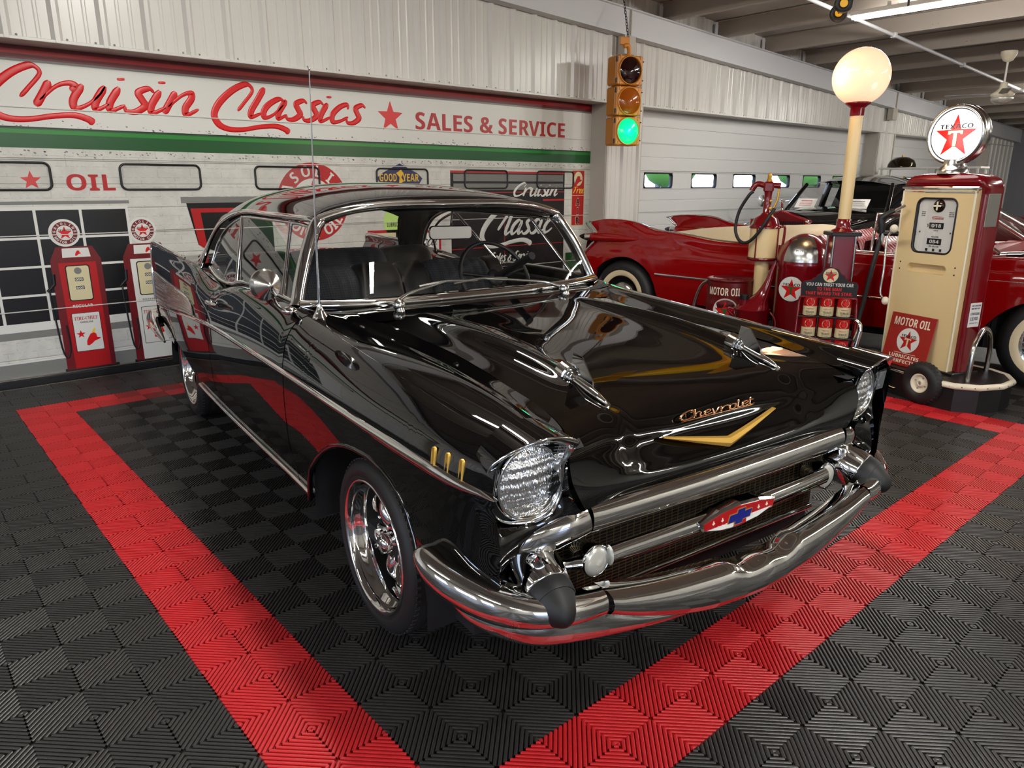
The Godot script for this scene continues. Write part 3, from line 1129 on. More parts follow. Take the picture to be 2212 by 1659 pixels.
func build_mural():
	var door := Node3D.new()
	door.name = "door_1"
	add_child(door)
	door.set_meta("kind", "structure")
	door.set_meta("label", "overhead door wrapped with a printed picture of an old white brick filling station")
	door.set_meta("category", "door")
	var x0 := -3.0
	var x1 := 6.32
	var seams := [0.0, 0.56, 1.12, 1.67, 2.03, 2.45]
	for s in 5:
		var b := MB.new()
		door_strip(b, x0, x1, seams[s], seams[s + 1])
		put("panel", b, "mural_white", door)
	var P := func(n, poly, m, l): return print_shape(n, poly, m, l, door)
	# upper sign band
	P.call("red_band", rect(x0, 2.352, 6.31, 2.45), "print_dark_red", 1)
	P.call("red_band", rect(x0, 2.385, 6.31, 2.415), "print_red", 2)
	P.call("sign_board", rect(x0, 1.885, 6.31, 2.352), "print_white", 1)
	P.call("green_band", rect(x0, 1.745, 6.31, 1.885), "print_green", 1)
	P.call("green_band", rect(x0, 1.845, 6.31, 1.875), "print_green_light", 2)
	P.call("dark_line", rect(x0, 1.884, 6.31, 1.893), "print_black", 2)
	P.call("dark_line", rect(x0, 2.335, 6.31, 2.352), "print_grey", 2)
	# flaking paint under the bands
	rng.seed = 9
	var fl := MB.new()
	for i in 420:
		var x := rng.randf_range(-0.4, 6.3)
		var low := rng.randf() < 0.55
		var y := (1.735 - absf(rng.randfn(0, 0.018))) if low else (1.90 + absf(rng.randfn(0, 0.022)))
		var w := rng.randf_range(0.003, 0.016)
		fl.ext(PackedVector2Array([Vector2(x, y), Vector2(x + w, y - w * 0.3), Vector2(x + w * 0.7, y - w), Vector2(x - w * 0.2, y - w * 0.6)]), ZD, ZD + 0.0014, 0.0, false)
	var fo := put("paint_fleck", fl, "print_grey", door)
	fo.set_meta("kind", "stuff")
	# lettering
	var o := Transform3D(Basis(), Vector3(0, 0, ZD + 0.001))
	var b := MB.new()
	big_c(b, -1.577, o)
	script(b, "ruisin", 0.362, 2.04, 0.265, 0.170, 0.58, 0.056, 0.026, 0.005, o)
	var L := put("lettering", b, "star_red", door)
	L.set_meta("label", "red brush script reading Cruisin")
	b = MB.new()
	big_c(b, 0.0, o)
	script(b, "lassics", 1.955, 2.055, 0.238, 0.158, 0.58, 0.054, 0.024, 0.005, o)
	L = put("lettering", b, "star_red", door)
	L.set_meta("label", "red brush script reading Classics")
	P.call("star", star(3.4, 2.133, 0.150, 0.42), "star_red", 3)
	letters("lettering", "SALES & SERVICE", 0.168, "print_red", door, Transform3D(Basis(), Vector3(4.77, 2.032, ZD)), 2.15, 0.004)
	letters("lettering", "OIL", 0.122, "print_red", door, Transform3D(Basis(), Vector3(0.67, 1.441, ZD)), 0.335, 0.003)
	P.call("star", star(0.275, 1.515, 0.07, 0.42), "star_red", 3)
	# round gasoline sign behind the third window
	var cx := 2.52
	var cy := 1.327
	P.call("round_sign", ring(cx, cy, 0.358, 0.358, 48), "print_red", 1)
	P.call("round_sign", ring(cx, cy, 0.215, 0.215, 40), "print_white", 2)
	P.call("star", star(cx, cy, 0.20), "star_red", 3)
	arc_text("GASOLINE", cx, cy, 0.235, 0.10, PI * 1.08, -PI * 0.08, "print_white", door, ZD + 0.001)
	arc_text("MOTOR OIL", cx, cy, 0.335, 0.10, PI * 1.15, PI * 1.85, "print_white", door, ZD + 0.001, true)
	# blue tyre sign
	P.call("blue_sign", PackedVector2Array([Vector2(3.485, 1.695), Vector2(3.70, 1.60), Vector2(3.76, 1.55), Vector2(3.70, 1.47), Vector2(3.485, 1.40), Vector2(3.28, 1.47), Vector2(3.21, 1.55), Vector2(3.28, 1.60)]), "print_blue", 1)
	letters("lettering", "GOOD", 0.075, "print_yellow", door, Transform3D(Basis(), Vector3(3.345, 1.52, ZD)), 0.20, 0.0016)
	letters("lettering", "YEAR", 0.075, "print_yellow", door, Transform3D(Basis(), Vector3(3.615, 1.52, ZD)), 0.20, 0.0016)
	P.call("winged_foot", PackedVector2Array([Vector2(3.44, 1.60), Vector2(3.50, 1.635), Vector2(3.53, 1.60), Vector2(3.50, 1.56), Vector2(3.53, 1.52), Vector2(3.47, 1.49), Vector2(3.48, 1.56)]), "print_yellow", 2)
	# small signs and vending machines seen through the coupe
	P.call("round_sign", ring(3.43, 1.12, 0.16, 0.16, 32), "light_green", 1)
	letters("lettering", "LUBRICATION", 0.045, "print_black", door, Transform3D(Basis(), Vector3(3.43, 1.07, ZD)), 0.24, 0.0016)
	P.call("vending_machine", rect(3.08, 0.15, 3.44, 1.04), "print_red", 1)
	P.call("vending_machine", rect(3.11, 0.60, 3.41, 1.01), "print_cream", 2)
	b = MB.new()
	script(b, "Sam", 3.17, 0.93, 0.05, 0.03, 0.3, 0.010, 0.005, 0.001, o) if false else null
	letters("lettering", "Tom's", 0.05, "print_black", door, Transform3D(Basis(), Vector3(3.26, 0.93, ZD)), 0.0, 0.002, true, true)
	for r in 3:
		for c in 5: P.call("card", rect(3.125 + c * 0.056, 0.84 - r * 0.085, 3.17 + c * 0.056, 0.905 - r * 0.085), "print_grey" if (r + c) % 2 else "print_white", 3)
	P.call("vending_machine", rect(3.52, 0.10, 3.98, 1.02), "print_red", 1)
	P.call("vending_machine", rect(3.60, 0.70, 3.95, 0.99), "print_white", 2)
	b = MB.new()
	script(b, "Coca", 3.64, 0.86, 0.075, 0.065, 0.35, 0.016, 0.006, 0.002, o)
	put("lettering", b, "print_black", door)
	# wide dark shop window with white script
	P.call("shop_window", rect(4.12, 0.20, 5.86, 1.635), "print_charcoal", 1)
	P.call("red_line", rect(4.12, 1.612, 5.86, 1.635), "print_red", 2)
	for y in [0.79, 1.40]: P.call("red_line", rect(4.12, y, 5.86, y + 0.008), "print_red", 2)
	P.call("red_line", rect(4.885, 0.2, 4.893, 1.30), "print_red", 2)
	P.call("grey_reflection", rect(4.16, 1.43, 5.83, 1.60), "print_grey", 2)
	P.call("dark_line", rect(4.16, 1.50, 5.83, 1.525), "print_charcoal", 3)
	P.call("red_line", rect(5.50, 1.30, 5.86, 1.32), "print_red", 2)
	b = MB.new()
	big_c(b, 0.0, o, 1.15, Vector2(4.55, 0.80))
	script(b, "lassic", 4.88, 0.93, 0.19, 0.15, 0.45, 0.045, 0.02, 0.002, o)
	L = put("lettering", b, "print_white", door)
	b = MB.new()
	script(b, "Sales & Service", 4.66, 0.62, 0.062, 0.065, 0.4, 0.020, 0.008, 0.002, o)
	script(b, "Cruisin", 5.0, 1.36, 0.13, 0.09, 0.5, 0.030, 0.012, 0.002, o)
	L = put("lettering", b, "print_white", door)
	# upright free air sign
	P.call("air_sign", rect(5.985, 0.985, 6.215, 1.665), "print_cream", 1)
	P.call("air_sign", rect(5.995, 0.995, 6.205, 1.655), "print_red", 2)
	P.call("oval", ring(6.10, 1.56, 0.075, 0.085, 32), "print_cream", 3)
	P.call("fire_helmet", hat(6.10, 1.55, 0.075), "print_red", 4)
	b = MB.new()
	script(b, "Free", 6.01, 1.385, 0.060, 0.050, 0.3, 0.013, 0.006, 0.002, o)
	put("lettering", b, "print_yellow", door)
	P.call("dark_line", rect(5.995, 1.355, 6.205, 1.36), "print_cream", 3)
	for k in 3:
		letters("letter", "AIR"[k], 0.092, "print_cream", door, Transform3D(Basis(), Vector3(6.10, 1.236 - k * 0.115, ZD)), 0.075 if k != 1 else 0.032, 0.0022)
		letters("letter", "AIR"[k], 0.080, "print_black", door, Transform3D(Basis(), Vector3(6.10, 1.242 - k * 0.115, ZD)), 0.062 if k != 1 else 0.022, 0.003)
	P.call("small_sign", rect(6.10, 0.55, 6.21, 0.70), "print_red", 2)
	letters("letter", "A", 0.06, "print_black", door, Transform3D(Basis(), Vector3(6.155, 0.59, ZD)), 0.05, 0.0022)
	P.call("green_band", rect(5.9, 0.40, 6.31, 0.66), "print_green", 1)
	# red doorway and lintel
	P.call("lintel", rect(1.32, 1.335, 2.1, 1.385), "print_grey", 1)
	P.call("doorway", PackedVector2Array([Vector2(1.36, 1.335), Vector2(2.1, 1.335), Vector2(2.1, 0.2), Vector2(1.62, 0.2), Vector2(1.62, 0.9), Vector2(1.425, 0.985)]), "print_charcoal", 1)
	P.call("door_frame", PackedVector2Array([Vector2(1.39, 1.29), Vector2(2.1, 1.29), Vector2(2.1, 1.255), Vector2(1.47, 1.255), Vector2(1.50, 0.93), Vector2(1.43, 0.985)]), "print_red", 2)
	# steel window of the painted station
	P.call("window_surround", rect(-1.2, 0.44, 0.905, 1.325), "print_white", 1)
	for c in 5:
		for r in 4:
			var xx := [-0.95, -0.645, -0.34, -0.035, 0.27][c] as float
			var yy := 0.465 + r * 0.213
			P.call("window_pane", rect(xx + 0.0, yy, xx + 0.285, yy + 0.195), "print_charcoal", 2)
	for r in 4: P.call("window_pane", rect(0.575, 0.465 + r * 0.213, 0.885, 0.66 + r * 0.213), "print_charcoal", 2)
	P.call("window_sill", rect(-1.2, 0.345, 0.93, 0.42), "print_grey", 1)
	P.call("window_sill", rect(-1.2, 0.40, 0.93, 0.44), "print_white", 2)
	P.call("window_head", rect(-1.2, 1.34, 0.92, 1.365), "print_grey", 1)
	# pavement of the print
	P.call("pavement", rect(x0, 0.0, 6.31, 0.165), "print_grey", 1)
	P.call("pavement", rect(x0, 0.160, 6.31, 0.172), "print_white", 2)
	printed_pump(door, 0.485, false)
	printed_pump(door, 0.995, true)
	# small framed windows
	for wx in [-1.31, -0.217, 0.876, 1.967, 3.203, 4.306, 5.387]:
		var fr := MB.new()
		frame_ring(fr, wx, 1.44, wx + 0.63, 1.65, 0.05, 0.016, ZD - 0.01, ZD + 0.016)
		var fo2 := put("window_frame", fr, "soft_black", door)
		var p := MB.new()
		p.ext(rrect(wx + 0.012, 1.452, wx + 0.618, 1.638, 0.04), ZD + 0.008, ZD + 0.010)
		put("pane", p, "glass", fo2)
	# bottom seal
	b = MB.new()
	b.box(Vector3((x0 + x1) / 2, 0.008, ZD + 0.0), Vector3(x1 - x0, 0.064, 0.064), 0.008)
	put("bottom_seal", b, "soft_black", door)
	b = MB.new()
	b.box(Vector3((x0 + x1) / 2, 0.046, ZD + 0.012), Vector3(x1 - x0, 0.012, 0.034), 0.003)
	put("bottom_rail", b, "brushed", door)

func hat(cx: float, cy: float, s: float) -> PackedVector2Array:
	var p := PackedVector2Array()
	for q in [[-0.75, -0.85], [-0.55, -0.95], [-0.2, -0.75], [0.15, -0.45], [0.85, -0.2], [0.8, -0.08], [0.45, 0.0], [0.4, 0.45], [0.15, 0.6], [-0.2, 0.5], [-0.45, 0.15], [-0.7, -0.35]]: p.append(Vector2(cx + q[0] * s, cy + q[1] * s))
	return p

func printed_pump(door, cx: float, white: bool):
	var P := func(n, poly, m, l): return print_shape(n, poly, m, l, door)
	var body := "print_white" if white else "print_red"
	var sh := func(pts):
		var p := PackedVector2Array()
		for q in pts: p.append(Vector2(cx + q[0], q[1]))
		return p
	P.call("printed_pump", sh.call([[-0.19, 0.03], [0.20, 0.03], [0.20, 0.07], [-0.19, 0.07]]), "print_black", 3)
	P.call("printed_pump", sh.call([[-0.175, 0.06], [0.175, 0.06], [0.175, 0.92], [0.125, 1.022], [-0.125, 1.022], [-0.175, 0.92]]), "print_dark_red", 4)
	P.call("printed_pump", sh.call([[-0.115, 0.065], [0.14, 0.065], [0.135, 0.90], [-0.125, 0.90]]), body, 5)
	P.call("printed_pump", sh.call([[-0.09, 0.94], [0.105, 0.94], [0.095, 1.01], [-0.085, 1.01]]), "print_white", 5)
	P.call("fire_helmet", hat(cx + 0.02, 0.975, 0.028), "star_red", 6)
	P.call("pump_dial", rrect(cx - 0.085, 0.60, cx + 0.085, 0.88, 0.02), "print_black", 6)
	P.call("pump_dial", rrect(cx - 0.077, 0.608, cx + 0.077, 0.872, 0.016), "print_cream", 7)
	P.call("pump_dial", ring(cx, 0.835, 0.026, 0.026, 20), "print_grey", 8)
	for y in [0.755, 0.69]:
		P.call("pump_counter", rect(cx - 0.028, y, cx + 0.030, y + 0.026), "print_black", 8)
		letters("lettering", "000", 0.018, "print_white", door, Transform3D(Basis(), Vector3(cx, y + 0.004, ZD)), 0.05, 0.0064)
	letters("lettering", "PREMIUM" if white else "REGULAR", 0.024, "print_grey" if white else "print_white", door, Transform3D(Basis(), Vector3(cx, 0.548, ZD)), 0.14, 0.0046)
	P.call("pump_plate", rrect(cx - 0.092, 0.195, cx + 0.108, 0.505, 0.008), "print_black", 6)
	P.call("pump_plate", rrect(cx - 0.088, 0.199, cx + 0.104, 0.501, 0.007), "print_white", 7)
	letters("lettering", "FIRE-CHIEF", 0.026, "print_red", door, Transform3D(Basis(), Vector3(cx + 0.008, 0.448, ZD)), 0.165, 0.0056, true, true)
	letters("lettering", "GASOLINE", 0.014, "print_black", door, Transform3D(Basis(), Vector3(cx + 0.008, 0.422, ZD)), 0.09, 0.0056)
	P.call("fire_helmet", hat(cx + 0.035, 0.30, 0.065), "star_red", 8)
	P.call("fire_helmet", sh.call([[0.03, 0.34], [0.05, 0.375], [0.062, 0.37], [0.05, 0.335]]), "print_yellow", 8)
	P.call("star", star(cx - 0.045, 0.335, 0.034), "star_red", 8)
	# nozzle and hose
	var b := MB.new()
	var path := []
	for p in curve([Vector2(-0.19, 0.72), Vector2(-0.21, 0.66), Vector2(-0.20, 0.45), Vector2(-0.185, 0.22), Vector2(-0.155, 0.16), Vector2(-0.13, 0.25), Vector2(-0.135, 0.42)], 22): path.append(Vector3(cx + p.x, p.y, ZD + 0.003))
	b.tube(path, 0.007, 6)
	b.tube([Vector3(cx - 0.225, 0.69, ZD + 0.003), Vector3(cx - 0.17, 0.74, ZD + 0.003), Vector3(cx - 0.165, 0.82, ZD + 0.003)], 0.011, 6)
	put("hose", b, "print_black", door)
	# globe
	var gx := cx - 0.05 if not white else cx - 0.005
	var gy := 1.127
	P.call("globe", ring(gx, gy, 0.106, 0.104, 36), "print_white", 3)
	P.call("globe", ring(gx + 0.003, gy, 0.086, 0.086, 36), "print_dark_red", 4)
	P.call("globe", ring(gx + 0.003, gy, 0.056, 0.056, 32), "print_white", 5)
	P.call("star", star(gx + 0.003, gy - 0.002, 0.052), "star_red", 6)
	arc_text("GASOLINE", gx + 0.003, gy, 0.062, 0.018, PI * 1.02, -PI * 0.02, "print_white", door, ZD + 0.003)
	arc_text("MOTOR OIL", gx + 0.003, gy, 0.081, 0.018, PI * 1.12, PI * 1.88, "print_white", door, ZD + 0.003, true)
	letters("lettering", "TEXACO", 0.013, "print_black", door, Transform3D(Basis(), Vector3(gx + 0.003, gy + 0.014, ZD)), 0.085, 0.005)
# ------------------------------------------------------------------ the black hardtop coupe; x is half width, z forward from the front axle
const F2Y := [[-3.85, 1.075], [-3.4, 1.068], [-2.9, 1.055], [-2.5, 1.035], [-2.3, 1.01], [-2.1, 0.975], [-1.9, 0.955], [-1.75, 0.985], [-1.5, 1.02], [-1.1, 1.025], [-0.8, 1.015], [-0.6, 1.0], [-0.1, 0.972], [0.4, 0.943], [0.77, 0.913]]
const F2X := [[-3.85, 0.845], [-3.2, 0.85], [-2.5, 0.84], [-2.1, 0.85], [-1.9, 0.855], [-1.5, 0.83], [-0.8, 0.80], [-0.6, 0.765], [-0.1, 0.73], [0.4, 0.715], [0.77, 0.735]]
const F0X := [[-3.85, 0.80], [-3.2, 0.77], [-2.6, 0.75], [-2.1, 0.775], [-1.5, 0.785], [-0.85, 0.78], [-0.70, 0.70], [-0.64, 0.61], [-0.46, 0.574], [-0.02, 0.555], [0.4, 0.588], [0.66, 0.60], [0.77, 0.645]]
const F0Y := [[-3.85, 0.97], [-3.2, 0.985], [-2.6, 1.0], [-2.1, 0.98], [-1.9, 0.97], [-1.5, 1.02], [-0.85, 1.015], [-0.66, 0.992], [-0.46, 0.975], [-0.02, 0.948], [0.4, 0.926], [0.55, 0.906], [0.66, 0.884], [0.77, 0.865]]
const F3X := [[-3.85, 0.858], [-2.6, 0.865], [-1.9, 0.885], [-1.5, 0.872], [-0.8, 0.852], [-0.5, 0.835], [0.0, 0.82], [0.5, 0.815], [0.77, 0.815]]
const F3D := [[-3.85, 0.045], [-2.6, 0.035], [-1.9, 0.02], [-0.8, 0.022], [0.0, 0.020], [0.77, 0.020]]
const F4X := [[-3.85, 0.868], [-3.0, 0.888], [-2.0, 0.903], [-1.2, 0.895], [-0.3, 0.888], [0.5, 0.886], [0.65, 0.880], [0.77, 0.866]]
const F4Y := [[-3.85, 0.96], [-3.0, 0.955], [-2.3, 0.93], [-1.9, 0.90], [-1.2, 0.945], [-0.66, 0.93], [-0.3, 0.905], [0.15, 0.882], [0.5, 0.868], [0.77, 0.842]]
const F5X := [[-3.85, 0.872], [-3.0, 0.902], [-1.9, 0.918], [-0.66, 0.912], [0.5, 0.906], [0.66, 0.894], [0.77, 0.872]]
const F5Y := [[-3.85, 0.85], [-3.0, 0.86], [-1.9, 0.85], [-1.0, 0.87], [-0.3, 0.85], [0.5, 0.828], [0.77, 0.80]]
const F6X := [[-3.85, 0.872], [-3.0, 0.91], [-1.9, 0.926], [-0.66, 0.922], [0.5, 0.915], [0.66, 0.90], [0.77, 0.868]]
const F6Y := [[-3.85, 0.70], [-3.0, 0.74], [-1.9, 0.775], [0.5, 0.775], [0.77, 0.755]]
const F7X := [[-3.85, 0.868], [-3.0, 0.912], [-1.9, 0.930], [-0.66, 0.926], [0.5, 0.918], [0.66, 0.895], [0.77, 0.852]]
const F8X := [[-3.85, 0.855], [-3.0, 0.902], [-1.9, 0.922], [-0.66, 0.917], [0.5, 0.914], [0.66, 0.892], [0.77, 0.850]]
const F9X := [[-3.85, 0.82], [-3.0, 0.87], [-1.9, 0.893], [-0.66, 0.888], [0.5, 0.888], [0.66, 0.87], [0.77, 0.835]]
const YBOT := [[-3.85, 0.44], [-3.6, 0.40], [-3.42, 0.345], [-3.36, 0.35], [-3.28, 0.41], [-3.15, 0.468], [-3.0, 0.487], [-2.88, 0.475], [-2.75, 0.425], [-2.60, 0.365], [-2.47, 0.335], [-2.40, 0.318], [-0.50, 0.315], [-0.47, 0.318], [-0.46, 0.345], [-0.44, 0.42], [-0.375, 0.496], [-0.23, 0.598], [-0.078, 0.663], [0.06, 0.690], [0.16, 0.697], [0.25, 0.686], [0.363, 0.640], [0.42, 0.570], [0.445, 0.50], [0.47, 0.47], [0.77, 0.47]]

func side_row(z: float, n: int, inset := 0.0) -> Array:
	var f2 := Vector2(at(F2X, z), at(F2Y, z))
	var f0 := Vector2(at(F0X, z), at(F0Y, z))
	var f1 := Vector2(lerpf(f0.x, f2.x, 0.5), lerpf(f0.y, f2.y, 0.42))
	var p := [f0, f1, f2, Vector2(at(F3X, z), f2.y - at(F3D, z)), Vector2(at(F4X, z), at(F4Y, z)), Vector2(at(F5X, z), at(F5Y, z)), Vector2(at(F6X, z), at(F6Y, z)), Vector2(at(F7X, z), 0.64), Vector2(at(F8X, z), 0.47), Vector2(at(F9X, z), 0.315)]
	var c := curve(p, 73)
	var yb := at(YBOT, z)
	var out := [c[0]]
	for i in range(1, c.size()):
		if c[i].y < yb and i > 30:
			var w: float = (c[i - 1].y - yb) / maxf(1e-5, c[i - 1].y - c[i].y)
			out.append(c[i - 1].lerp(c[i], w))
			break
		out.append(c[i])
	# even spacing
	var L := [0.0]
	for i in range(1, out.size()): L.append(L[-1] + out[i].distance_to(out[i - 1]))
	var r := []
	var j := 0
	for k in n:
		var s: float = L[-1] * k / (n - 1)
		while j < L.size() - 2 and L[j + 1] < s: j += 1
		var w2: float = clampf((s - L[j]) / maxf(1e-6, L[j + 1] - L[j]), 0.0, 1.0)
		var q: Vector2 = out[j].lerp(out[j + 1], w2)
		r.append(Vector3(q.x - inset, q.y, z))
	return r

func side_x(z: float, y: float) -> float:
	var r := side_row(z, 60)
	for i in range(12, 59):
		if r[i + 1].y <= y: return r[i].x
	return r[59].x

func side_patch(z0: float, z1: float, step: float, extra: Array, inset := 0.0) -> Array:
	var zs := []
	var n := ceili((z1 - z0) / step)
	for k in n + 1: zs.append(z0 + (z1 - z0) * k / n)
	for e in extra:
		if e > z0 and e < z1: zs.append(e)
	zs.sort()
	var G := []
	for z in zs: G.append(side_row(z, 56, inset))
	return G

func side(s: float) -> Transform3D:
	return Transform3D(Basis.from_scale(Vector3(s, 1, 1)), Vector3.ZERO)

func build_coupe():
	var car := thing("classic_coupe", "glossy black finned hardtop coupe with chrome grille, parked on the red bordered tiles", "car", CAR, YAW)
	car.position.y = 0.0
	for s in [-1.0, 1.0]: coupe_side(car, s)
	coupe_front(car)
	coupe_top(car)
	coupe_inside(car)
	for w in [[-1.0, 0.0], [1.0, 0.0], [-1.0, -2.921], [1.0, -2.921]]: coupe_wheel(car, w[0], w[1])

func coupe_side(car, s: float):
	var X := side(s)
	var arch := [-0.495, -0.48, -0.468, -0.464, -0.458, -0.452, -0.446, -0.43, -0.41, -0.39, 0.41, 0.425, 0.435, 0.45, 0.46]
	var b := MB.new().at(X)
	b.grid(side_patch(-0.655, 0.765, 0.03, arch))
	put("front_fender", b, "black_paint", car)
	b = MB.new().at(X)
	b.grid(side_patch(-1.915, -0.665, 0.05, []))
	var door := put("door", b, "black_paint", car)
	b = MB.new().at(X)
	b.grid(side_patch(-3.85, -1.925, 0.045, [-3.4, -3.32, -3.22]))
	var quarter := put("rear_quarter", b, "black_paint", car)
	# dark channels behind the door gaps
	b = MB.new().at(X)
	for z in [-0.66, -1.92]: b.grid([side_row(z - 0.03, 40, 0.02), side_row(z + 0.03, 40, 0.02)])
	put("door_gap", b, "dark", car)
	# rolled lip of the front wheel opening and the dark wheel house
	b = MB.new().at(X)
	var path := []
	for z in [-0.47, -0.463, -0.455, -0.44, -0.41, -0.375, -0.32, -0.23, -0.15, -0.078, 0.0, 0.06, 0.16, 0.25, 0.31, 0.363, 0.40, 0.43, 0.445, 0.46]:
		path.append(Vector3(at(F7X, z) - 0.006 - 0.03 * maxf(0.0, 0.5 - at(YBOT, z)), at(YBOT, z), z))
	b.tube(path, 0.011, 8)
	put("arch_lip", b, "black_paint", car)
	b = MB.new().at(X)
	var G := []
	for k in 17:
		var a := -0.15 + (PI + 0.3) * k / 16
		G.append([Vector3(0.895, 0.30 + 0.42 * sin(a), -0.01 + 0.46 * cos(a)), Vector3(0.55, 0.30 + 0.42 * sin(a), -0.01 + 0.46 * cos(a))])
	b.grid(G)
	G = []
	for k in 17:
		var a := -0.1 + (PI + 0.2) * k / 16
		G.append([Vector3(0.88, 0.30 + 0.30 * sin(a), -2.9 + 0.50 * cos(a)), Vector3(0.5, 0.30 + 0.36 * sin(a), -2.9 + 0.50 * cos(a))])
	b.grid(G)
	b.box(Vector3(0.54, 0.6, -0.01), Vector3(0.02, 0.45, 0.95))
	put("wheel_house", b, "dark", car)
	# bright spear along the flank
	b = MB.new().at(X)
	G = []
	var zs := []
	for k in 80: zs.append(0.785 - k * (0.785 + 3.78) / 79.0)
	for z in zs:
		var yc := at([[-3.78, 0.640], [-3.0, 0.700], [-2.5, 0.742], [-2.1, 0.770], [-1.7, 0.785], [-0.6, 0.786], [0.2, 0.786], [0.785, 0.775]], z)
		var h := at([[-3.78, 0.012], [-2.2, 0.013], [0.1, 0.016], [0.45, 0.019], [0.62, 0.016], [0.72, 0.009], [0.785, 0.001]], z)
		var xx := side_x(minf(z, 0.764), yc)
		G.append([Vector3(xx - 0.004, yc + h, z), Vector3(xx + 0.006, yc + h * 0.75, z), Vector3(xx + 0.011, yc + h * 0.1, z), Vector3(xx + 0.007, yc - h * 0.75, z), Vector3(xx - 0.004, yc - h, z)])
	b.grid(G)
	put("side_spear", b, "chrome", car)
	# ribbed bright panel of the fin with its upper moulding
	b = MB.new().at(X)
	G = []
	var up := []
	for k in 33:
		var z := -2.245 - k * (3.74 - 2.245) / 32
		var top := at([[-3.74, 0.874], [-3.1, 0.866], [-2.7, 0.862], [-2.45, 0.852], [-2.34, 0.833], [-2.28, 0.808], [-2.245, 0.772]], z)
		var low := at([[-3.74, 0.655], [-3.0, 0.714], [-2.5, 0.756], [-2.245, 0.770]], z)
		up.append(Vector3(side_x(z, top) + 0.004, top, z))
		var row := []
		for j in 29:
			var y := lerpf(top, low, j / 28.0)
			row.append(Vector3(side_x(z, y) + 0.003 + (0.004 if j % 4 < 2 else 0.0), y, z))
		G.append(row)
	b.grid(G, false, false, false)
	put("fin_panel", b, "brushed", car)
	b = MB.new().at(X)
	b.tube(up, 0.008, 8)
	put("fin_moulding", b, "chrome", car)
	# chrome cap along the fin and down its end
	b = MB.new().at(X)
	path = []
	for z in [-2.75, -3.0, -3.3, -3.6, -3.82]: path.append(Vector3(at(F2X, z), at(F2Y, z) + 0.003, z))
	path.append_array([Vector3(0.848, 1.05, -3.885), Vector3(0.858, 0.95, -3.87), Vector3(0.868, 0.84, -3.86), Vector3(0.868, 0.66, -3.87)])
	b.tube(curve(path, 40), [0.006] + range(38).map(func(i): return 0.014) + [0.014], 8)
	put("fin_trim", b, "chrome", car)
	b = MB.new().at(X)
	b.ext(PackedVector2Array([Vector2(0.72, 0.45), Vector2(0.87, 0.45), Vector2(0.87, 0.9), Vector2(0.85, 1.06), Vector2(0.80, 0.96), Vector2(0.72, 0.92)]), -3.87, -3.84, 0.01)
	put("tail_panel", b, "black_paint", car)
	b = MB.new().at(X)
	b.ball(Vector3(0.80, 0.66, -3.9), Vector3(0.055, 0.085, 0.04), 16, 10)
	put("tail_lamp", b, "ruby_lens", car)
	# rear bumper end
	b = MB.new().at(X)
	b.tube(curve([Vector3(0.0, 0.46, -4.1), Vector3(0.6, 0.47, -4.09), Vector3(0.84, 0.52, -4.02), Vector3(0.905, 0.50, -3.88), Vector3(0.922, 0.465, -3.62), Vector3(0.918, 0.42, -3.40)], 30), range(30).map(func(i): return 0.05 - 0.042 * pow(maxf(0.0, (i - 14) / 15.0), 1.5)), 12)
	put("rear_bumper", b, "chrome", car)
	b = MB.new().at(X)
	b.tube([Vector3(0.60, 0.34, -3.5), Vector3(0.60, 0.34, -4.0)], 0.028, 12)
	put("exhaust_pipe", b, "steel", car)
	# sill strip
	b = MB.new().at(X)
	path = []
	for k in 20: path.append(Vector3(at(F9X, -0.49 - k * 0.1035) + 0.008, 0.322, -0.49 - k * 0.1035))
	b.tube(path, 0.011, 8)
	put("sill_strip", b, "chrome", car)
	# three gilt slots on the fender
	for k in 3:
		var o := Node3D.new()
		b = MB.new().at(X * Transform3D(Basis(Vector3.UP, PI / 2 + 0.03), Vector3(side_x(0.54 + 0.058 * k, 0.809) + 0.001, 0.809, 0.54 + 0.058 * k)) * Transform3D(Basis(Vector3.RIGHT, -0.10), Vector3.ZERO))
		var sh := rrect(-0.009, -0.034, 0.009, 0.034, 0.008)
		G = []
		var inn := rrect(-0.0055, -0.030, 0.0055, 0.030, 0.005)
		for i in sh.size(): G.append([Vector3(sh[i].x, sh[i].y, -0.004), Vector3(sh[i].x, sh[i].y, 0.002), Vector3((sh[i].x + inn[i].x) / 2, (sh[i].y + inn[i].y) / 2, 0.0042), Vector3(inn[i].x, inn[i].y, 0.002), Vector3(inn[i].x, inn[i].y, 0.0)])
		b.grid(G, true)
		b.ext(inn, -0.002, 0.0006)
		put("gilt_slot", b, "gold", car)
	# door handle
	b = MB.new().at(X)
	b.tube(curve([Vector3(0.925, 0.905, -1.80), Vector3(0.945, 0.918, -1.77), Vector3(0.948, 0.922, -1.68), Vector3(0.938, 0.924, -1.60)], 14), [0.011, 0.013, 0.013, 0.012, 0.012, 0.011, 0.011, 0.011, 0.011, 0.010, 0.010, 0.009, 0.008, 0.004], 10)
	b.ball(Vector3(0.915, 0.90, -1.82), Vector3(0.012, 0.018, 0.018), 12, 8)
	put("handle", b, "chrome", door)
	# door mirror: cone backed round head on a stalk
	if s < 0:
		b = MB.new().at(Transform3D(Basis(Vector3.UP, 0.2), Vector3(-0.985, 1.142, -0.57)) * Transform3D(Basis(Vector3.RIGHT, PI / 2), Vector3.ZERO))
		b.turn([Vector2(0.0, 0.045), Vector2(0.006, 0.044), Vector2(0.012, 0.041)], 32)
		b.lathe([Vector2(0.012, 0.041), Vector2(0.052, 0.016)].map(func(v): return v), 40)
		b.lathe([Vector2(0.056, -0.012), Vector2(0.058, 0.0), Vector2(0.052, 0.016)], 40)
		b.lathe([Vector2(0.0, -0.012), Vector2(0.056, -0.012)], 40)
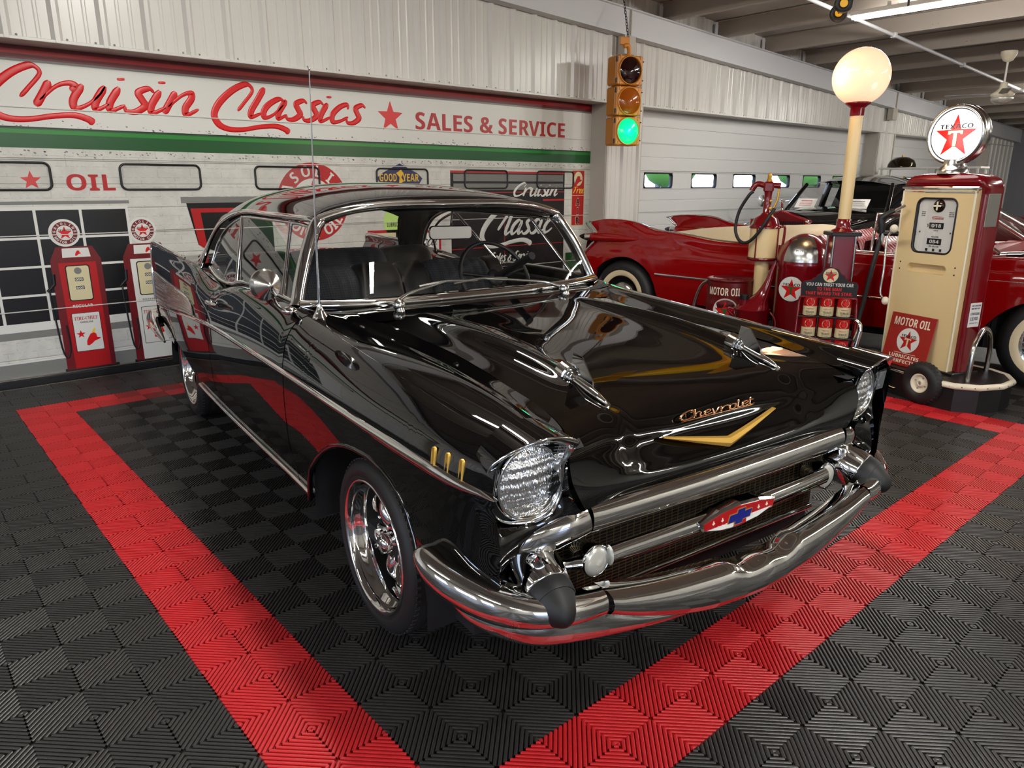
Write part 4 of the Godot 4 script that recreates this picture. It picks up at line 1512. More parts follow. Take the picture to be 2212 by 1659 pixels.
		var m := put("mirror", b, "brushed", car)
		b = MB.new()
		b.tube(curve([Vector3(-0.975, 1.12, -0.54), Vector3(-0.95, 1.085, -0.60), Vector3(-0.905, 1.04, -0.70), Vector3(-0.86, 1.01, -0.735)], 12), 0.0065, 8)
		b.ball(Vector3(-0.855, 1.012, -0.735), Vector3(0.03, 0.018, 0.04), 14, 8)
		put("stalk", b, "chrome", m)
		b = MB.new()
		b.tube([Vector3(-0.775, 0.99, -0.61), Vector3(-0.775, 1.005, -0.61), Vector3(-0.775, 1.03, -0.61), Vector3(-0.776, 1.05, -0.608)], [0.032, 0.026, 0.012, 0.009], 14)
		b.tube([Vector3(-0.776, 1.04, -0.608), Vector3(-0.779, 1.30, -0.585), Vector3(-0.783, 1.60, -0.55), Vector3(-0.787, 1.875, -0.515)], [0.0055, 0.004, 0.0028, 0.0018], 8)
		b.ball(Vector3(-0.787, 1.876, -0.515), Vector3(0.005, 0.005, 0.005), 8, 6)
		put("antenna", b, "chrome", car)

func coupe_front(car):
	# clamshell hood with two raised spines
	var rows := []
	var st := [
		[-0.47, 0.984, 0.984, 0.988, 0.998, 0.985, 0.975, 0.573, -0.46],
		[-0.25, 0.974, 0.974, 0.980, 0.999, 0.972, 0.960, 0.562, -0.25],
		[0.0, 0.962, 0.963, 0.970, 0.995, 0.962, 0.947, 0.553, 0.0],
		[0.22, 0.946, 0.947, 0.955, 0.980, 0.949, 0.937, 0.570, 0.22],
		[0.40, 0.926, 0.927, 0.934, 0.954, 0.930, 0.923, 0.586, 0.40],
		[0.52, 0.904, 0.905, 0.907, 0.911, 0.909, 0.907, 0.592, 0.53],
		[0.60, 0.880, 0.881, 0.884, 0.887, 0.890, 0.891, 0.597, 0.63],
		[0.655, 0.850, 0.851, 0.857, 0.868, 0.867, 0.872, 0.610, 0.70],
		[0.685, 0.812, 0.813, 0.820, 0.829, 0.833, 0.845, 0.630, 0.745],
		[0.705, 0.770, 0.772, 0.779, 0.788, 0.795, 0.81, 0.648, 0.772],
		[0.735, 0.725, 0.728, 0.734, 0.742, 0.75, 0.765, 0.648, 0.785],
		[0.755, 0.690, 0.692, 0.697, 0.703, 0.71, 0.72, 0.628, 0.788],
		[0.745, 0.660, 0.661, 0.664, 0.667, 0.670, 0.675, 0.600, 0.782]]
	for r in st:
		var half := []
		var xs := [0.0, 0.20, 0.33, 0.40, 0.47, r[7] - 0.004]
		for i in 6:
			var w: float = xs[i] / r[7]
			half.append(Vector3(xs[i], r[1 + i], lerpf(r[0], r[8], w * w * w)))
		var full := []
		for i in range(5, 0, -1): full.append(Vector3(-half[i].x, half[i].y, half[i].z))
		full.append_array(half)
		rows.append(full)
	var G := loft(rows, 90, 111)
	var b := MB.new()
	b.grid(G)
	put("hood", b, "black_paint", car)
	# dark channel under the hood edge, cowl and firewall
	b = MB.new()
	for s in [-1.0, 1.0]:
		b.at(side(s))
		var g2 := []
		for z in [-0.5, -0.2, 0.1, 0.4, 0.6, 0.70, 0.765]:
			g2.append([Vector3(at(F0X, z) - 0.05, at(F0Y, z) - 0.02, z), Vector3(at(F0X, z) + 0.05, at(F0Y, z) - 0.02, z)])
		b.grid(g2)
	b.at(Transform3D.IDENTITY)
	b.box(Vector3(0, 0.6, -0.62), Vector3(1.5, 0.6, 0.02))
	b.box(Vector3(0, 0.45, 0.62), Vector3(1.3, 0.42, 0.02))
	b.box(Vector3(0, 0.28, -1.6), Vector3(1.6, 0.06, 4.3))
	put("inner_panel", b, "dark", car)
	b = MB.new()
	var cw := []
	for z in [-0.90, -0.80, -0.70, -0.58, -0.48]:
		var r := []
		for k in 25:
			var x := -0.79 + 1.58 * k / 24
			var y := at([[-0.90, 1.0], [-0.7, 0.993], [-0.48, 0.979]], z) + 0.004 * (1.0 - pow(absf(x) / 0.79, 2.0))
			r.append(Vector3(x * (1.0 if z < -0.6 else lerpf(1.0, 0.745, (z + 0.6) / 0.12 if z < -0.48 else 1.0)), y, z))
		cw.append(r)
	b.grid(cw)
	put("cowl", b, "black_paint", car)
	# fascia below and beside the head lamps
	for s in [-1.0, 1.0]:
		b = MB.new().at(side(s))
		G = loft([
			[Vector3(0.637, 0.862, 0.745), Vector3(0.735, 0.880, 0.72), Vector3(0.815, 0.86, 0.71), Vector3(0.866, 0.842, 0.73)],
			[Vector3(0.652, 0.80, 0.768), Vector3(0.70, 0.80, 0.62), Vector3(0.80, 0.80, 0.62), Vector3(0.868, 0.79, 0.73)],
			[Vector3(0.648, 0.74, 0.780), Vector3(0.70, 0.73, 0.64), Vector3(0.79, 0.72, 0.64), Vector3(0.856, 0.71, 0.72)],
			[Vector3(0.622, 0.69, 0.782), Vector3(0.71, 0.655, 0.735), Vector3(0.79, 0.645, 0.725), Vector3(0.852, 0.62, 0.742)],
			[Vector3(0.606, 0.668, 0.775), Vector3(0.70, 0.60, 0.715), Vector3(0.79, 0.56, 0.72), Vector3(0.850, 0.53, 0.745)],
			[Vector3(0.60, 0.60, 0.66), Vector3(0.70, 0.52, 0.64), Vector3(0.79, 0.47, 0.64), Vector3(0.845, 0.46, 0.70)]], 30, 16)
		b.grid(G)
		put("front_panel", b, "black_paint", car)
		head_lamp(car, s)
		guard(car, s)
		rocket(car, s)
	# upper chrome bar: centre and two falling ends
	b = MB.new()
	var path := []
	for k in 31:
		var x := -0.575 + 1.15 * k / 30
		path.append(Vector3(x, 0.626 + 0.012 * pow(x / 0.575, 2.0), 0.775 + 0.004 * pow(x / 0.575, 2.0)))
	bar(b, path, 0.044, 0.042)
	put("upper_bar", b, "chrome", car)
	for s in [-1.0, 1.0]:
		b = MB.new().at(side(s))
		path = curve([Vector3(0.581, 0.639, 0.779), Vector3(0.64, 0.625, 0.772), Vector3(0.71, 0.585, 0.735), Vector3(0.755, 0.525, 0.675), Vector3(0.778, 0.47, 0.61)], 24)
		bar(b, path, 0.044, 0.042, [0.044, 0.054])
		put("upper_bar", b, "chrome", car)
	grille(car)
	# bumper: centre blade, wings, underside
	b = MB.new()
	var prof := [[-0.45, 0.5], [-0.10, 0.53], [0.12, 0.50], [0.30, 0.36], [0.38, 0.12], [0.36, -0.15], [0.25, -0.40], [0.05, -0.55], [-0.30, -0.62]]
	G = []
	for k in 41:
		var x := -0.592 + 1.184 * k / 40
		G.append(bump_row(x, prof))
	b.grid(G)
	put("bumper_centre", b, "chrome", car)
	for s in [-1.0, 1.0]:
		b = MB.new().at(side(s))
		G = []
		var P := curve([Vector3(0.600, 0.452, 0.868), Vector3(0.70, 0.452, 0.848), Vector3(0.80, 0.462, 0.805), Vector3(0.87, 0.478, 0.740), Vector3(0.925, 0.505, 0.640), Vector3(0.945, 0.530, 0.560), Vector3(0.948, 0.545, 0.505)], 40)
		for k in 40:
			var u := k / 39.0
			var d: Vector3 = (P[mini(k + 1, 39)] - P[maxi(k - 1, 0)]).normalized()
			var nrm := d.cross(Vector3.UP).normalized() * -1.0
			if nrm.z < 0 and u < 0.4: nrm = -nrm
			if nrm.x < 0 and u >= 0.4: nrm = -nrm
			var h := at([[0.0, 0.062], [0.3, 0.085], [0.55, 0.100], [0.8, 0.085], [0.93, 0.055], [1.0, 0.012]], u)
			var r := []
			for q in prof: r.append(P[k] + nrm * (q[0] * 0.10 * minf(1.0, h / 0.085)) + Vector3.UP * q[1] * h)
			G.append(r)
		b.grid(G)
		put("bumper_wing", b, "chrome", car)
	b = MB.new()
	var rows2 := []
	for s in [-1.0, 1.0]:
		b.at(side(s))
		G = loft([
			[Vector3(0, 0.318, 0.865), Vector3(0.30, 0.332, 0.858), Vector3(0.60, 0.41, 0.845), Vector3(0.78, 0.425, 0.80), Vector3(0.89, 0.45, 0.70), Vector3(0.93, 0.495, 0.58)],
			[Vector3(0, 0.298, 0.880), Vector3(0.32, 0.312, 0.872), Vector3(0.62, 0.365, 0.845), Vector3(0.79, 0.385, 0.80), Vector3(0.90, 0.425, 0.70), Vector3(0.935, 0.485, 0.58)],
			[Vector3(0, 0.272, 0.850), Vector3(0.34, 0.285, 0.842), Vector3(0.64, 0.318, 0.815), Vector3(0.79, 0.345, 0.772), Vector3(0.895, 0.40, 0.68), Vector3(0.93, 0.47, 0.57)],
			[Vector3(0, 0.262, 0.76), Vector3(0.34, 0.27, 0.75), Vector3(0.62, 0.295, 0.73), Vector3(0.77, 0.33, 0.70), Vector3(0.87, 0.40, 0.62), Vector3(0.91, 0.47, 0.55)]], 16, 36)
		b.grid(G)
	put("bumper_underside", b, "chrome", car)
	# gilt chevron
	for s in [-1.0, 1.0]:
		b = MB.new().at(side(s))
		G = []
		for k in 13:
			var u := k / 12.0
			var x := 0.257 * u
			var yc := lerpf(0.735, 0.790, u)
			var h := lerpf(0.017, 0.002, u)
			var z := lerpf(0.748, 0.716, pow(u, 1.3)) + 0.008
			G.append([Vector3(x, yc + h, z - 0.012), Vector3(x, yc + h * 0.8, z - 0.001), Vector3(x, yc - h * 0.1, z + 0.006 * (1 - u * 0.6)), Vector3(x, yc - h * 0.9, z - 0.001), Vector3(x, yc - h, z - 0.012)])
		b.grid(G, false, false, false)
		put("chevron", b, "gold", car)
	# script name on the nose
	b = MB.new()
	var o := Transform3D(Basis(Vector3(1, -0.012, 0), Vector3(0, 0.93, -0.36), Vector3(0, 0.36, 0.93)), Vector3(0.0, 0.815, 0.697))
	script(b, "Chevrolet", -0.172, 0.0, 0.0505, 0.0150, 0.35, 0.0052, 0.0034, 0.006, o)
	stroke(b, [Vector2(-0.165, -0.004), Vector2(0.0, -0.003), Vector2(0.17, -0.002)], 0.004, 0.004, 0.005, o)
	put("name_script", b, "pink_gold", car)
	# wipers
	for s in [-1.0, 1.0]:
		b = MB.new()
		var px = 0.435 * s
		b.ball(Vector3(px, 1.012, -0.615), Vector3(0.026, 0.026, 0.026), 16, 10)
		b.tube([Vector3(px, 0.98, -0.60), Vector3(px, 1.01, -0.612)], 0.018, 12)
		var e := Vector3(0.0 + (0.06 if s > 0 else -0.14), 1.075, -0.742)
		b.tube(curve([Vector3(px, 1.02, -0.64), Vector3(px * 0.8, 1.045, -0.69), e], 10), [0.010, 0.009, 0.009, 0.008, 0.007, 0.007, 0.006, 0.006, 0.005, 0.005], 8)
		var wp := put("wiper", b, "steel", car)
		b = MB.new()
		var e0 := e + Vector3(-0.135 if s < 0 else -0.16, -0.012, 0.0)
		var e1 := e + Vector3(0.165 if s < 0 else 0.13, -0.008, 0.0)
		b.tube(curve([e0, e, e1], 12), 0.006, 6)
		put("blade", b, "steel", wp)

func bump_row(x: float, prof: Array) -> Array:
	var u := absf(x) / 0.592
	var top := at([[0.0, 0.418], [0.17, 0.416], [0.25, 0.434], [0.34, 0.437], [0.7, 0.455], [1.0, 0.482]], u)
	var low := at([[0.0, 0.302], [0.4, 0.315], [0.8, 0.375], [1.0, 0.418]], u)
	var z := 0.885 + 0.02 * (1.0 - u * u) - 0.02 * u
	var r := []
	for q in prof: r.append(Vector3(x, (top + low) / 2 + q[1] * (top - low), z + q[0] * 0.10))
	return r

# D-section chrome bar along a path, rounded to the front
func bar(b: MB, path: Array, hh: float, dd: float, hr := []):
	var G := []
	var n := path.size()
	for i in n:
		var h := hh if hr.is_empty() else lerpf(hr[0], hr[1], float(i) / (n - 1))
		var d: Vector3 = (path[mini(i + 1, n - 1)] - path[maxi(i - 1, 0)]).normalized()
		var up := Vector3(0, 0, 1).cross(d).normalized()
		if up.y < 0: up = -up
		var f := d.cross(up).normalized()
		if f.z < 0: f = -f
		var r := []
		for k in 13:
			var a := PI / 2 - PI * k / 12
			r.append(path[i] + up * sin(a) * h + f * (cos(a) * dd * 0.75 - dd * 0.4))
		r.append(path[i] - up * h * 0.9 - f * dd)
		r.append(path[i] + up * h * 0.9 - f * dd)
		G.append(r)
	b.grid(G, false, true)

func head_lamp(car, s: float):
	var c := Vector3(0.737, 0.769, 0.735)
	var lamp := Node3D.new()
	lamp.name = "head_lamp" if s < 0 else "head_lamp_001"
	car.add_child(lamp)
	# rim outline: wide hooded top, narrowing to a rounded foot
	var key := [Vector3(-0.088, 0.118, 0.075), Vector3(-0.03, 0.142, 0.082), Vector3(0.04, 0.143, 0.075), Vector3(0.10, 0.118, 0.05), Vector3(0.136, 0.073, 0.015), Vector3(0.130, 0.01, -0.012), Vector3(0.113, -0.045, -0.02), Vector3(0.082, -0.090, -0.014), Vector3(0.02, -0.106, 0.0), Vector3(-0.045, -0.098, 0.01), Vector3(-0.078, -0.055, 0.018), Vector3(-0.083, 0.0, 0.024), Vector3(-0.080, 0.052, 0.034), Vector3(-0.094, 0.092, 0.055)]
	var ol := curve(key, 72, true)
	var b := MB.new().at(side(s) * Transform3D(Basis(), c))
	var G := []
	for p in ol:
		var bk := Vector3(p.x * 1.0, p.y * 1.0, -0.06)
		if p.y > 0.0: bk = Vector3(p.x * 1.0, p.y * 1.0 + 0.012 * p.y / 0.14, -0.05)
		G.append([bk, Vector3(p.x * 1.012, p.y * 1.012, p.z - 0.012), Vector3(p.x * 1.008, p.y * 1.008, p.z - 0.003)])
	b.grid(G, true)
	put("hood_skirt", b, "black_paint", lamp)
	b = MB.new().at(side(s) * Transform3D(Basis(), c))
	G = []
	for p in ol:
		var t := smoothstep(0.0, 0.10, p.y)
		G.append([Vector3(p.x * 1.008, p.y * 1.008, p.z - 0.004), Vector3(p.x * 1.0, p.y * 1.0, p.z + 0.002), Vector3(p.x * 0.965, p.y * 0.965, p.z), Vector3(p.x * lerpf(0.94, 0.86, t), p.y * lerpf(0.94, 0.82, t), p.z - lerpf(0.010, 0.028, t)), Vector3(p.x * lerpf(0.925, 0.82, t), p.y * lerpf(0.925, 0.77, t), lerpf(-0.045, 0.0, t))])
	b.grid(G, true)
	put("rim", b, "chrome", lamp)
	# black recess and mesh corners
	b = MB.new().at(side(s) * Transform3D(Basis(), c))
	G = []
	for p in ol: G.append([Vector3(p.x * 0.95, p.y * 0.95, -0.022 + p.z * 0.25), Vector3(p.x * 0.5, p.y * 0.5, -0.03), Vector3(0, 0, -0.03)])
	b.grid(G, true)
	put("recess", b, "soft_black", lamp)
	b = MB.new().at(side(s) * Transform3D(Basis(), c))
	for k in 9:
		var x := -0.085 + k * 0.005
		b.tube([Vector3(x, 0.03, 0.02), Vector3(x - 0.006, 0.115, 0.05)], 0.0008, 4)
		var y := 0.04 + k * 0.009
		b.tube([Vector3(-0.092, y, 0.025 + k * 0.003), Vector3(-0.04, y + 0.008, 0.022 + k * 0.003)], 0.0008, 4)
		b.tube([Vector3(0.085 + k * 0.005, 0.0, 0.012), Vector3(0.08 + k * 0.005, 0.07, 0.022)], 0.0008, 4)
	put("mesh", b, "grey_metal", lamp)
	# lamp: ring, bright fluted lens
	var q := side(s) * Transform3D(Basis(Vector3.RIGHT, PI / 2), c + Vector3(0, 0, -0.020))
	b = MB.new().at(q)
	b.turn([Vector2(0.104, -0.012), Vector2(0.1045, 0.006), Vector2(0.101, 0.016), Vector2(0.095, 0.018), Vector2(0.090, 0.010), Vector2(0.089, 0.0)], 48)
	put("ring", b, "chrome", lamp)
	b = MB.new().at(q)
	b.turn([Vector2(0.089, 0.004), Vector2(0.075, -0.02), Vector2(0.05, -0.04), Vector2(0.0, -0.052)], 36)
	put("reflector", b, "headlamp_silver", lamp)
	b = MB.new().at(side(s) * Transform3D(Basis(), c + Vector3(0, 0, -0.018)))
	var R := 0.089
	G = []
	var seed2 := FastNoiseLite.new()
	seed2.seed = 3
	seed2.frequency = 0.9
	for i in 201:
		var x := -R + 2 * R * i / 200.0
		var hgt := sqrt(maxf(0.0, R * R - x * x))
		var r := []
		for j in 49:
			var y := -hgt + 2 * hgt * j / 48.0
			var dome := 0.018 * (1.0 - (x * x + y * y) / (R * R))
			var row := int(floor((y + R) / 0.026))
			var k := 560.0 + 140.0 * (row % 3)
			var fl := 0.0011 * absf(sin((x + row * 0.0031) * k)) + 0.0022 * seed2.get_noise_2d(x * 160.0, y * 90.0 + row * 7.0)
			fl += 0.0012 * sin((y + R) / 0.026 * TAU)
			r.append(Vector3(x, y, dome + fl))
		G.append(r)
	b.grid(G)
	put("lens", b, "lens_fluted", lamp)
	b = MB.new().at(side(s) * Transform3D(Basis(), c))
	for p in [Vector3(0.022, -0.103, 0.008), Vector3(-0.098 + 0.01, 0.03, 0.03), Vector3(0.112, 0.012, 0.005)]: b.ball(p, Vector3(0.005, 0.005, 0.004), 8, 6)
	put("screw", b, "chrome", lamp)

func guard(car, s: float):
	var p0 := Vector3(0.700, 0.535, 0.600)
	var p1 := Vector3(0.736, 0.451, 0.893)
	var d := (p1 - p0)
	var L := d.length()
	var y := d.normalized()
	var x := y.cross(Vector3(0, 1, 0)).normalized()
	var z := x.cross(y)
	var b := MB.new().at(side(s) * Transform3D(Basis(x, y, z), p0))
	b.turn([Vector2(0.085, -0.05), Vector2(0.090, 0.0), Vector2(0.089, 0.06), Vector2(0.084, 0.12), Vector2(0.077, 0.165), Vector2(0.071, 0.195), Vector2(0.069, 0.20), Vector2(0.064, 0.201)], 40)
	var g := put("bumper_guard", b, "chrome", car)
	b = MB.new().at(side(s) * Transform3D(Basis(x, y, z), p0))
	b.turn([Vector2(0.0675, 0.196), Vector2(0.0672, 0.215), Vector2(0.063, 0.236), Vector2(0.0605, 0.24)], 40)
	b.turn([Vector2(0.059, 0.24), Vector2(0.050, 0.262), Vector2(0.037, 0.283), Vector2(0.022, 0.300), Vector2(0.007, L - 0.002), Vector2(0.0, L)], 40)
	put("rubber_tip", b, "rubber", g)
	b = MB.new().at(side(s) * Transform3D(Basis(x, y, z), p0))
	b.ball(Vector3(0, 0.11, 0.088) if z.y > 0 else Vector3(0, 0.11, -0.088), Vector3(0.016, 0.022, 0.012), 14, 8)
	put("bolt", b, "chrome", g)

func rocket(car, s: float):
	var r := Node3D.new()
	r.name = "hood_rocket" if s < 0 else "hood_rocket_001"
	car.add_child(r)
	var X := side(s) * Transform3D(Basis(Vector3.RIGHT, 0.265), Vector3(0.390, 0.942, 0.432))
	var Y := X * Transform3D(Basis(Vector3.RIGHT, PI / 2), Vector3.ZERO)
	var b := MB.new().at(Y)   # y now runs forward
	b.lathe([Vector2(0.022, -0.022), Vector2(0.0315, -0.018), Vector2(0.032, 0.018), Vector2(0.029, 0.022)], 24, false)
	b.lathe([Vector2(0.031, 0.022), Vector2(0.027, 0.020), Vector2(0.026, 0.030), Vector2(0.022, 0.031), Vector2(0.021, 0.040), Vector2(0.017, 0.041), Vector2(0.016, 0.05), Vector2(0.0, 0.05)], 28)
	put("ring", b, "chrome", r)
	b = MB.new().at(Y)
	b.turn([Vector2(0.0125, 0.045), Vector2(0.0135, 0.09), Vector2(0.0145, 0.12), Vector2(0.012, 0.155), Vector2(0.007, 0.185), Vector2(0.0, 0.205)], 24)
	put("body", b, "chrome", r)
	b = MB.new().at(X)
	var G := []
	for k in 17:
		var u := k / 16.0
		var z := 0.015 + 0.195 * u
		var w := 0.030 * sqrt(maxf(0.0, 1.0 - pow(u, 3.0))) + 0.002
		G.append([Vector3(-w, -0.034 + 0.022 * u, z), Vector3(-w * 0.96, -0.020 + 0.018 * u, z), Vector3(-w * 0.4, -0.024 + 0.018 * u, z), Vector3(w * 0.4, -0.024 + 0.018 * u, z), Vector3(w * 0.96, -0.020 + 0.018 * u, z), Vector3(w, -0.034 + 0.022 * u, z)])
	b.grid(G, false, true)
	put("tray", b, "chrome", r)
	b = MB.new().at(X * Transform3D(Basis(Vector3.UP, -PI / 2), Vector3(-0.0025, 0, 0)))
	b.ext(PackedVector2Array([Vector2(0.014, 0.018), Vector2(0.125, 0.010), Vector2(0.118, 0.030), Vector2(0.053, 0.079), Vector2(0.012, 0.072)]), 0, 0.005, 0.001)
	put("fin", b, "chrome", r)

func grille(car):
	# fine gilt mesh, horizontal bar with parking lamps and badge
	var b := MB.new()
	for k in 24:
		var y := 0.342 + k * 0.0105
		b.box(Vector3(0, y, 0.665), Vector3(1.2, 0.0013, 0.002))
	for k in 45:
		b.box(Vector3(-0.6 + k * 0.0273, 0.46, 0.664), Vector3(0.0013, 0.25, 0.002))
	put("grille_mesh", b, "gold_wire", car)
	b = MB.new()
	b.box(Vector3(0, 0.46, 0.645), Vector3(1.24, 0.30, 0.01))
	put("grille_back", b, "dark", car)
	b = MB.new()
	var path := []
	for k in 21: path.append(Vector3(-0.5 + k * 0.05, 0.514, 0.775 + 0.012 * (1 - pow((k - 10) / 10.0, 2))))
	b.tube(path, 0.030, 16, true, false, Vector3(0, 0, 1), 0.7)
	b.tube([Vector3(-0.5, 0.385, 0.735), Vector3(0.5, 0.385, 0.735)], 0.010, 8)
	put("grille_bar", b, "chrome", car)
	# badge
	var hex := PackedVector2Array([Vector2(-0.178, 0.016), Vector2(-0.09, 0.034), Vector2(0, 0.041), Vector2(0.09, 0.034), Vector2(0.178, 0.016), Vector2(0.165, -0.018), Vector2(0.09, -0.034), Vector2(0, -0.043), Vector2(-0.09, -0.034), Vector2(-0.165, -0.018)])
	var g := Node3D.new()
	g.name = "grille_badge"
	car.add_child(g)
	g.position = Vector3(0, 0.516, 0.79)
	b = MB.new()
	b.ext(hex, -0.02, 0.026, 0.006)
	put("housing", b, "chrome", g)
	b = MB.new()
	var inner := Geometry2D.offset_polygon(hex, -0.009)[0]
	b.ext(inner, 0.02, 0.0275)
	put("field", b, "red_enamel", g)
	b = MB.new()
	b.ext(PackedVector2Array([Vector2(-0.150, -0.012), Vector2(-0.03, -0.012), Vector2(-0.03, -0.030), Vector2(-0.088, -0.026)]), 0.02, 0.0285)
	b.ext(PackedVector2Array([Vector2(0.150, -0.008), Vector2(0.088, -0.026), Vector2(0.03, -0.030), Vector2(0.03, -0.008)]), 0.02, 0.0285)
	for k in 6: b.box(Vector3(-0.12 + k * 0.018, -0.012, 0.029), Vector3(0.004, 0.004, 0.002))
	put("silver_foot", b, "white", g)
	b = MB.new()
	var bow := PackedVector2Array([Vector2(-0.050, 0.010), Vector2(-0.016, 0.010), Vector2(-0.013, 0.021), Vector2(0.020, 0.021), Vector2(0.017, 0.010), Vector2(0.052, 0.010), Vector2(0.044, -0.014), Vector2(0.010, -0.014), Vector2(0.007, -0.025), Vector2(-0.026, -0.025), Vector2(-0.023, -0.014), Vector2(-0.058, -0.014)])
	b.ext(Geometry2D.offset_polygon(bow, 0.0025)[0], 0.02, 0.0295)
	put("gilt_edge", b, "gold", g)
	b = MB.new()
	b.ext(bow, 0.02, 0.0305, 0.0005)
	put("bow_tie", b, "blue_enamel", g)
	b = MB.new()
	for x in [-0.125, -0.085, 0.085, 0.125]:
		b.ball(Vector3(x, 0.006, 0.029), Vector3(0.003, 0.008, 0.002), 6, 4)
		b.ball(Vector3(x, 0.004, 0.029), Vector3(0.007, 0.003, 0.002), 6, 4)
	put("lily", b, "ivory", g)
	for s in [-1.0, 1.0]:
		var q := side(s) * Transform3D(Basis(Vector3.RIGHT, PI / 2), Vector3(0.535, 0.500, 0.755))
		b = MB.new().at(q)
		b.turn([Vector2(0.036, -0.07), Vector2(0.046, -0.03), Vector2(0.049, 0.0), Vector2(0.047, 0.012), Vector2(0.042, 0.010), Vector2(0.040, 0.0)], 28)
		b.at(side(s))
		b.tube(curve([Vector3(0.575, 0.50, 0.745), Vector3(0.62, 0.497, 0.725), Vector3(0.66, 0.505, 0.70)], 8), [0.02, 0.02, 0.018, 0.018, 0.02, 0.022, 0.022, 0.018], 12)
		var p := put("parking_lamp", b, "chrome", car)
		b = MB.new().at(q)
		b.turn([Vector2(0.042, 0.006), Vector2(0.036, 0.016), Vector2(0.030, 0.015), Vector2(0.022, 0.021), Vector2(0.016, 0.019), Vector2(0.009, 0.024), Vector2(0.0, 0.024)], 28)
		put("lens", b, "frost_lens", p)

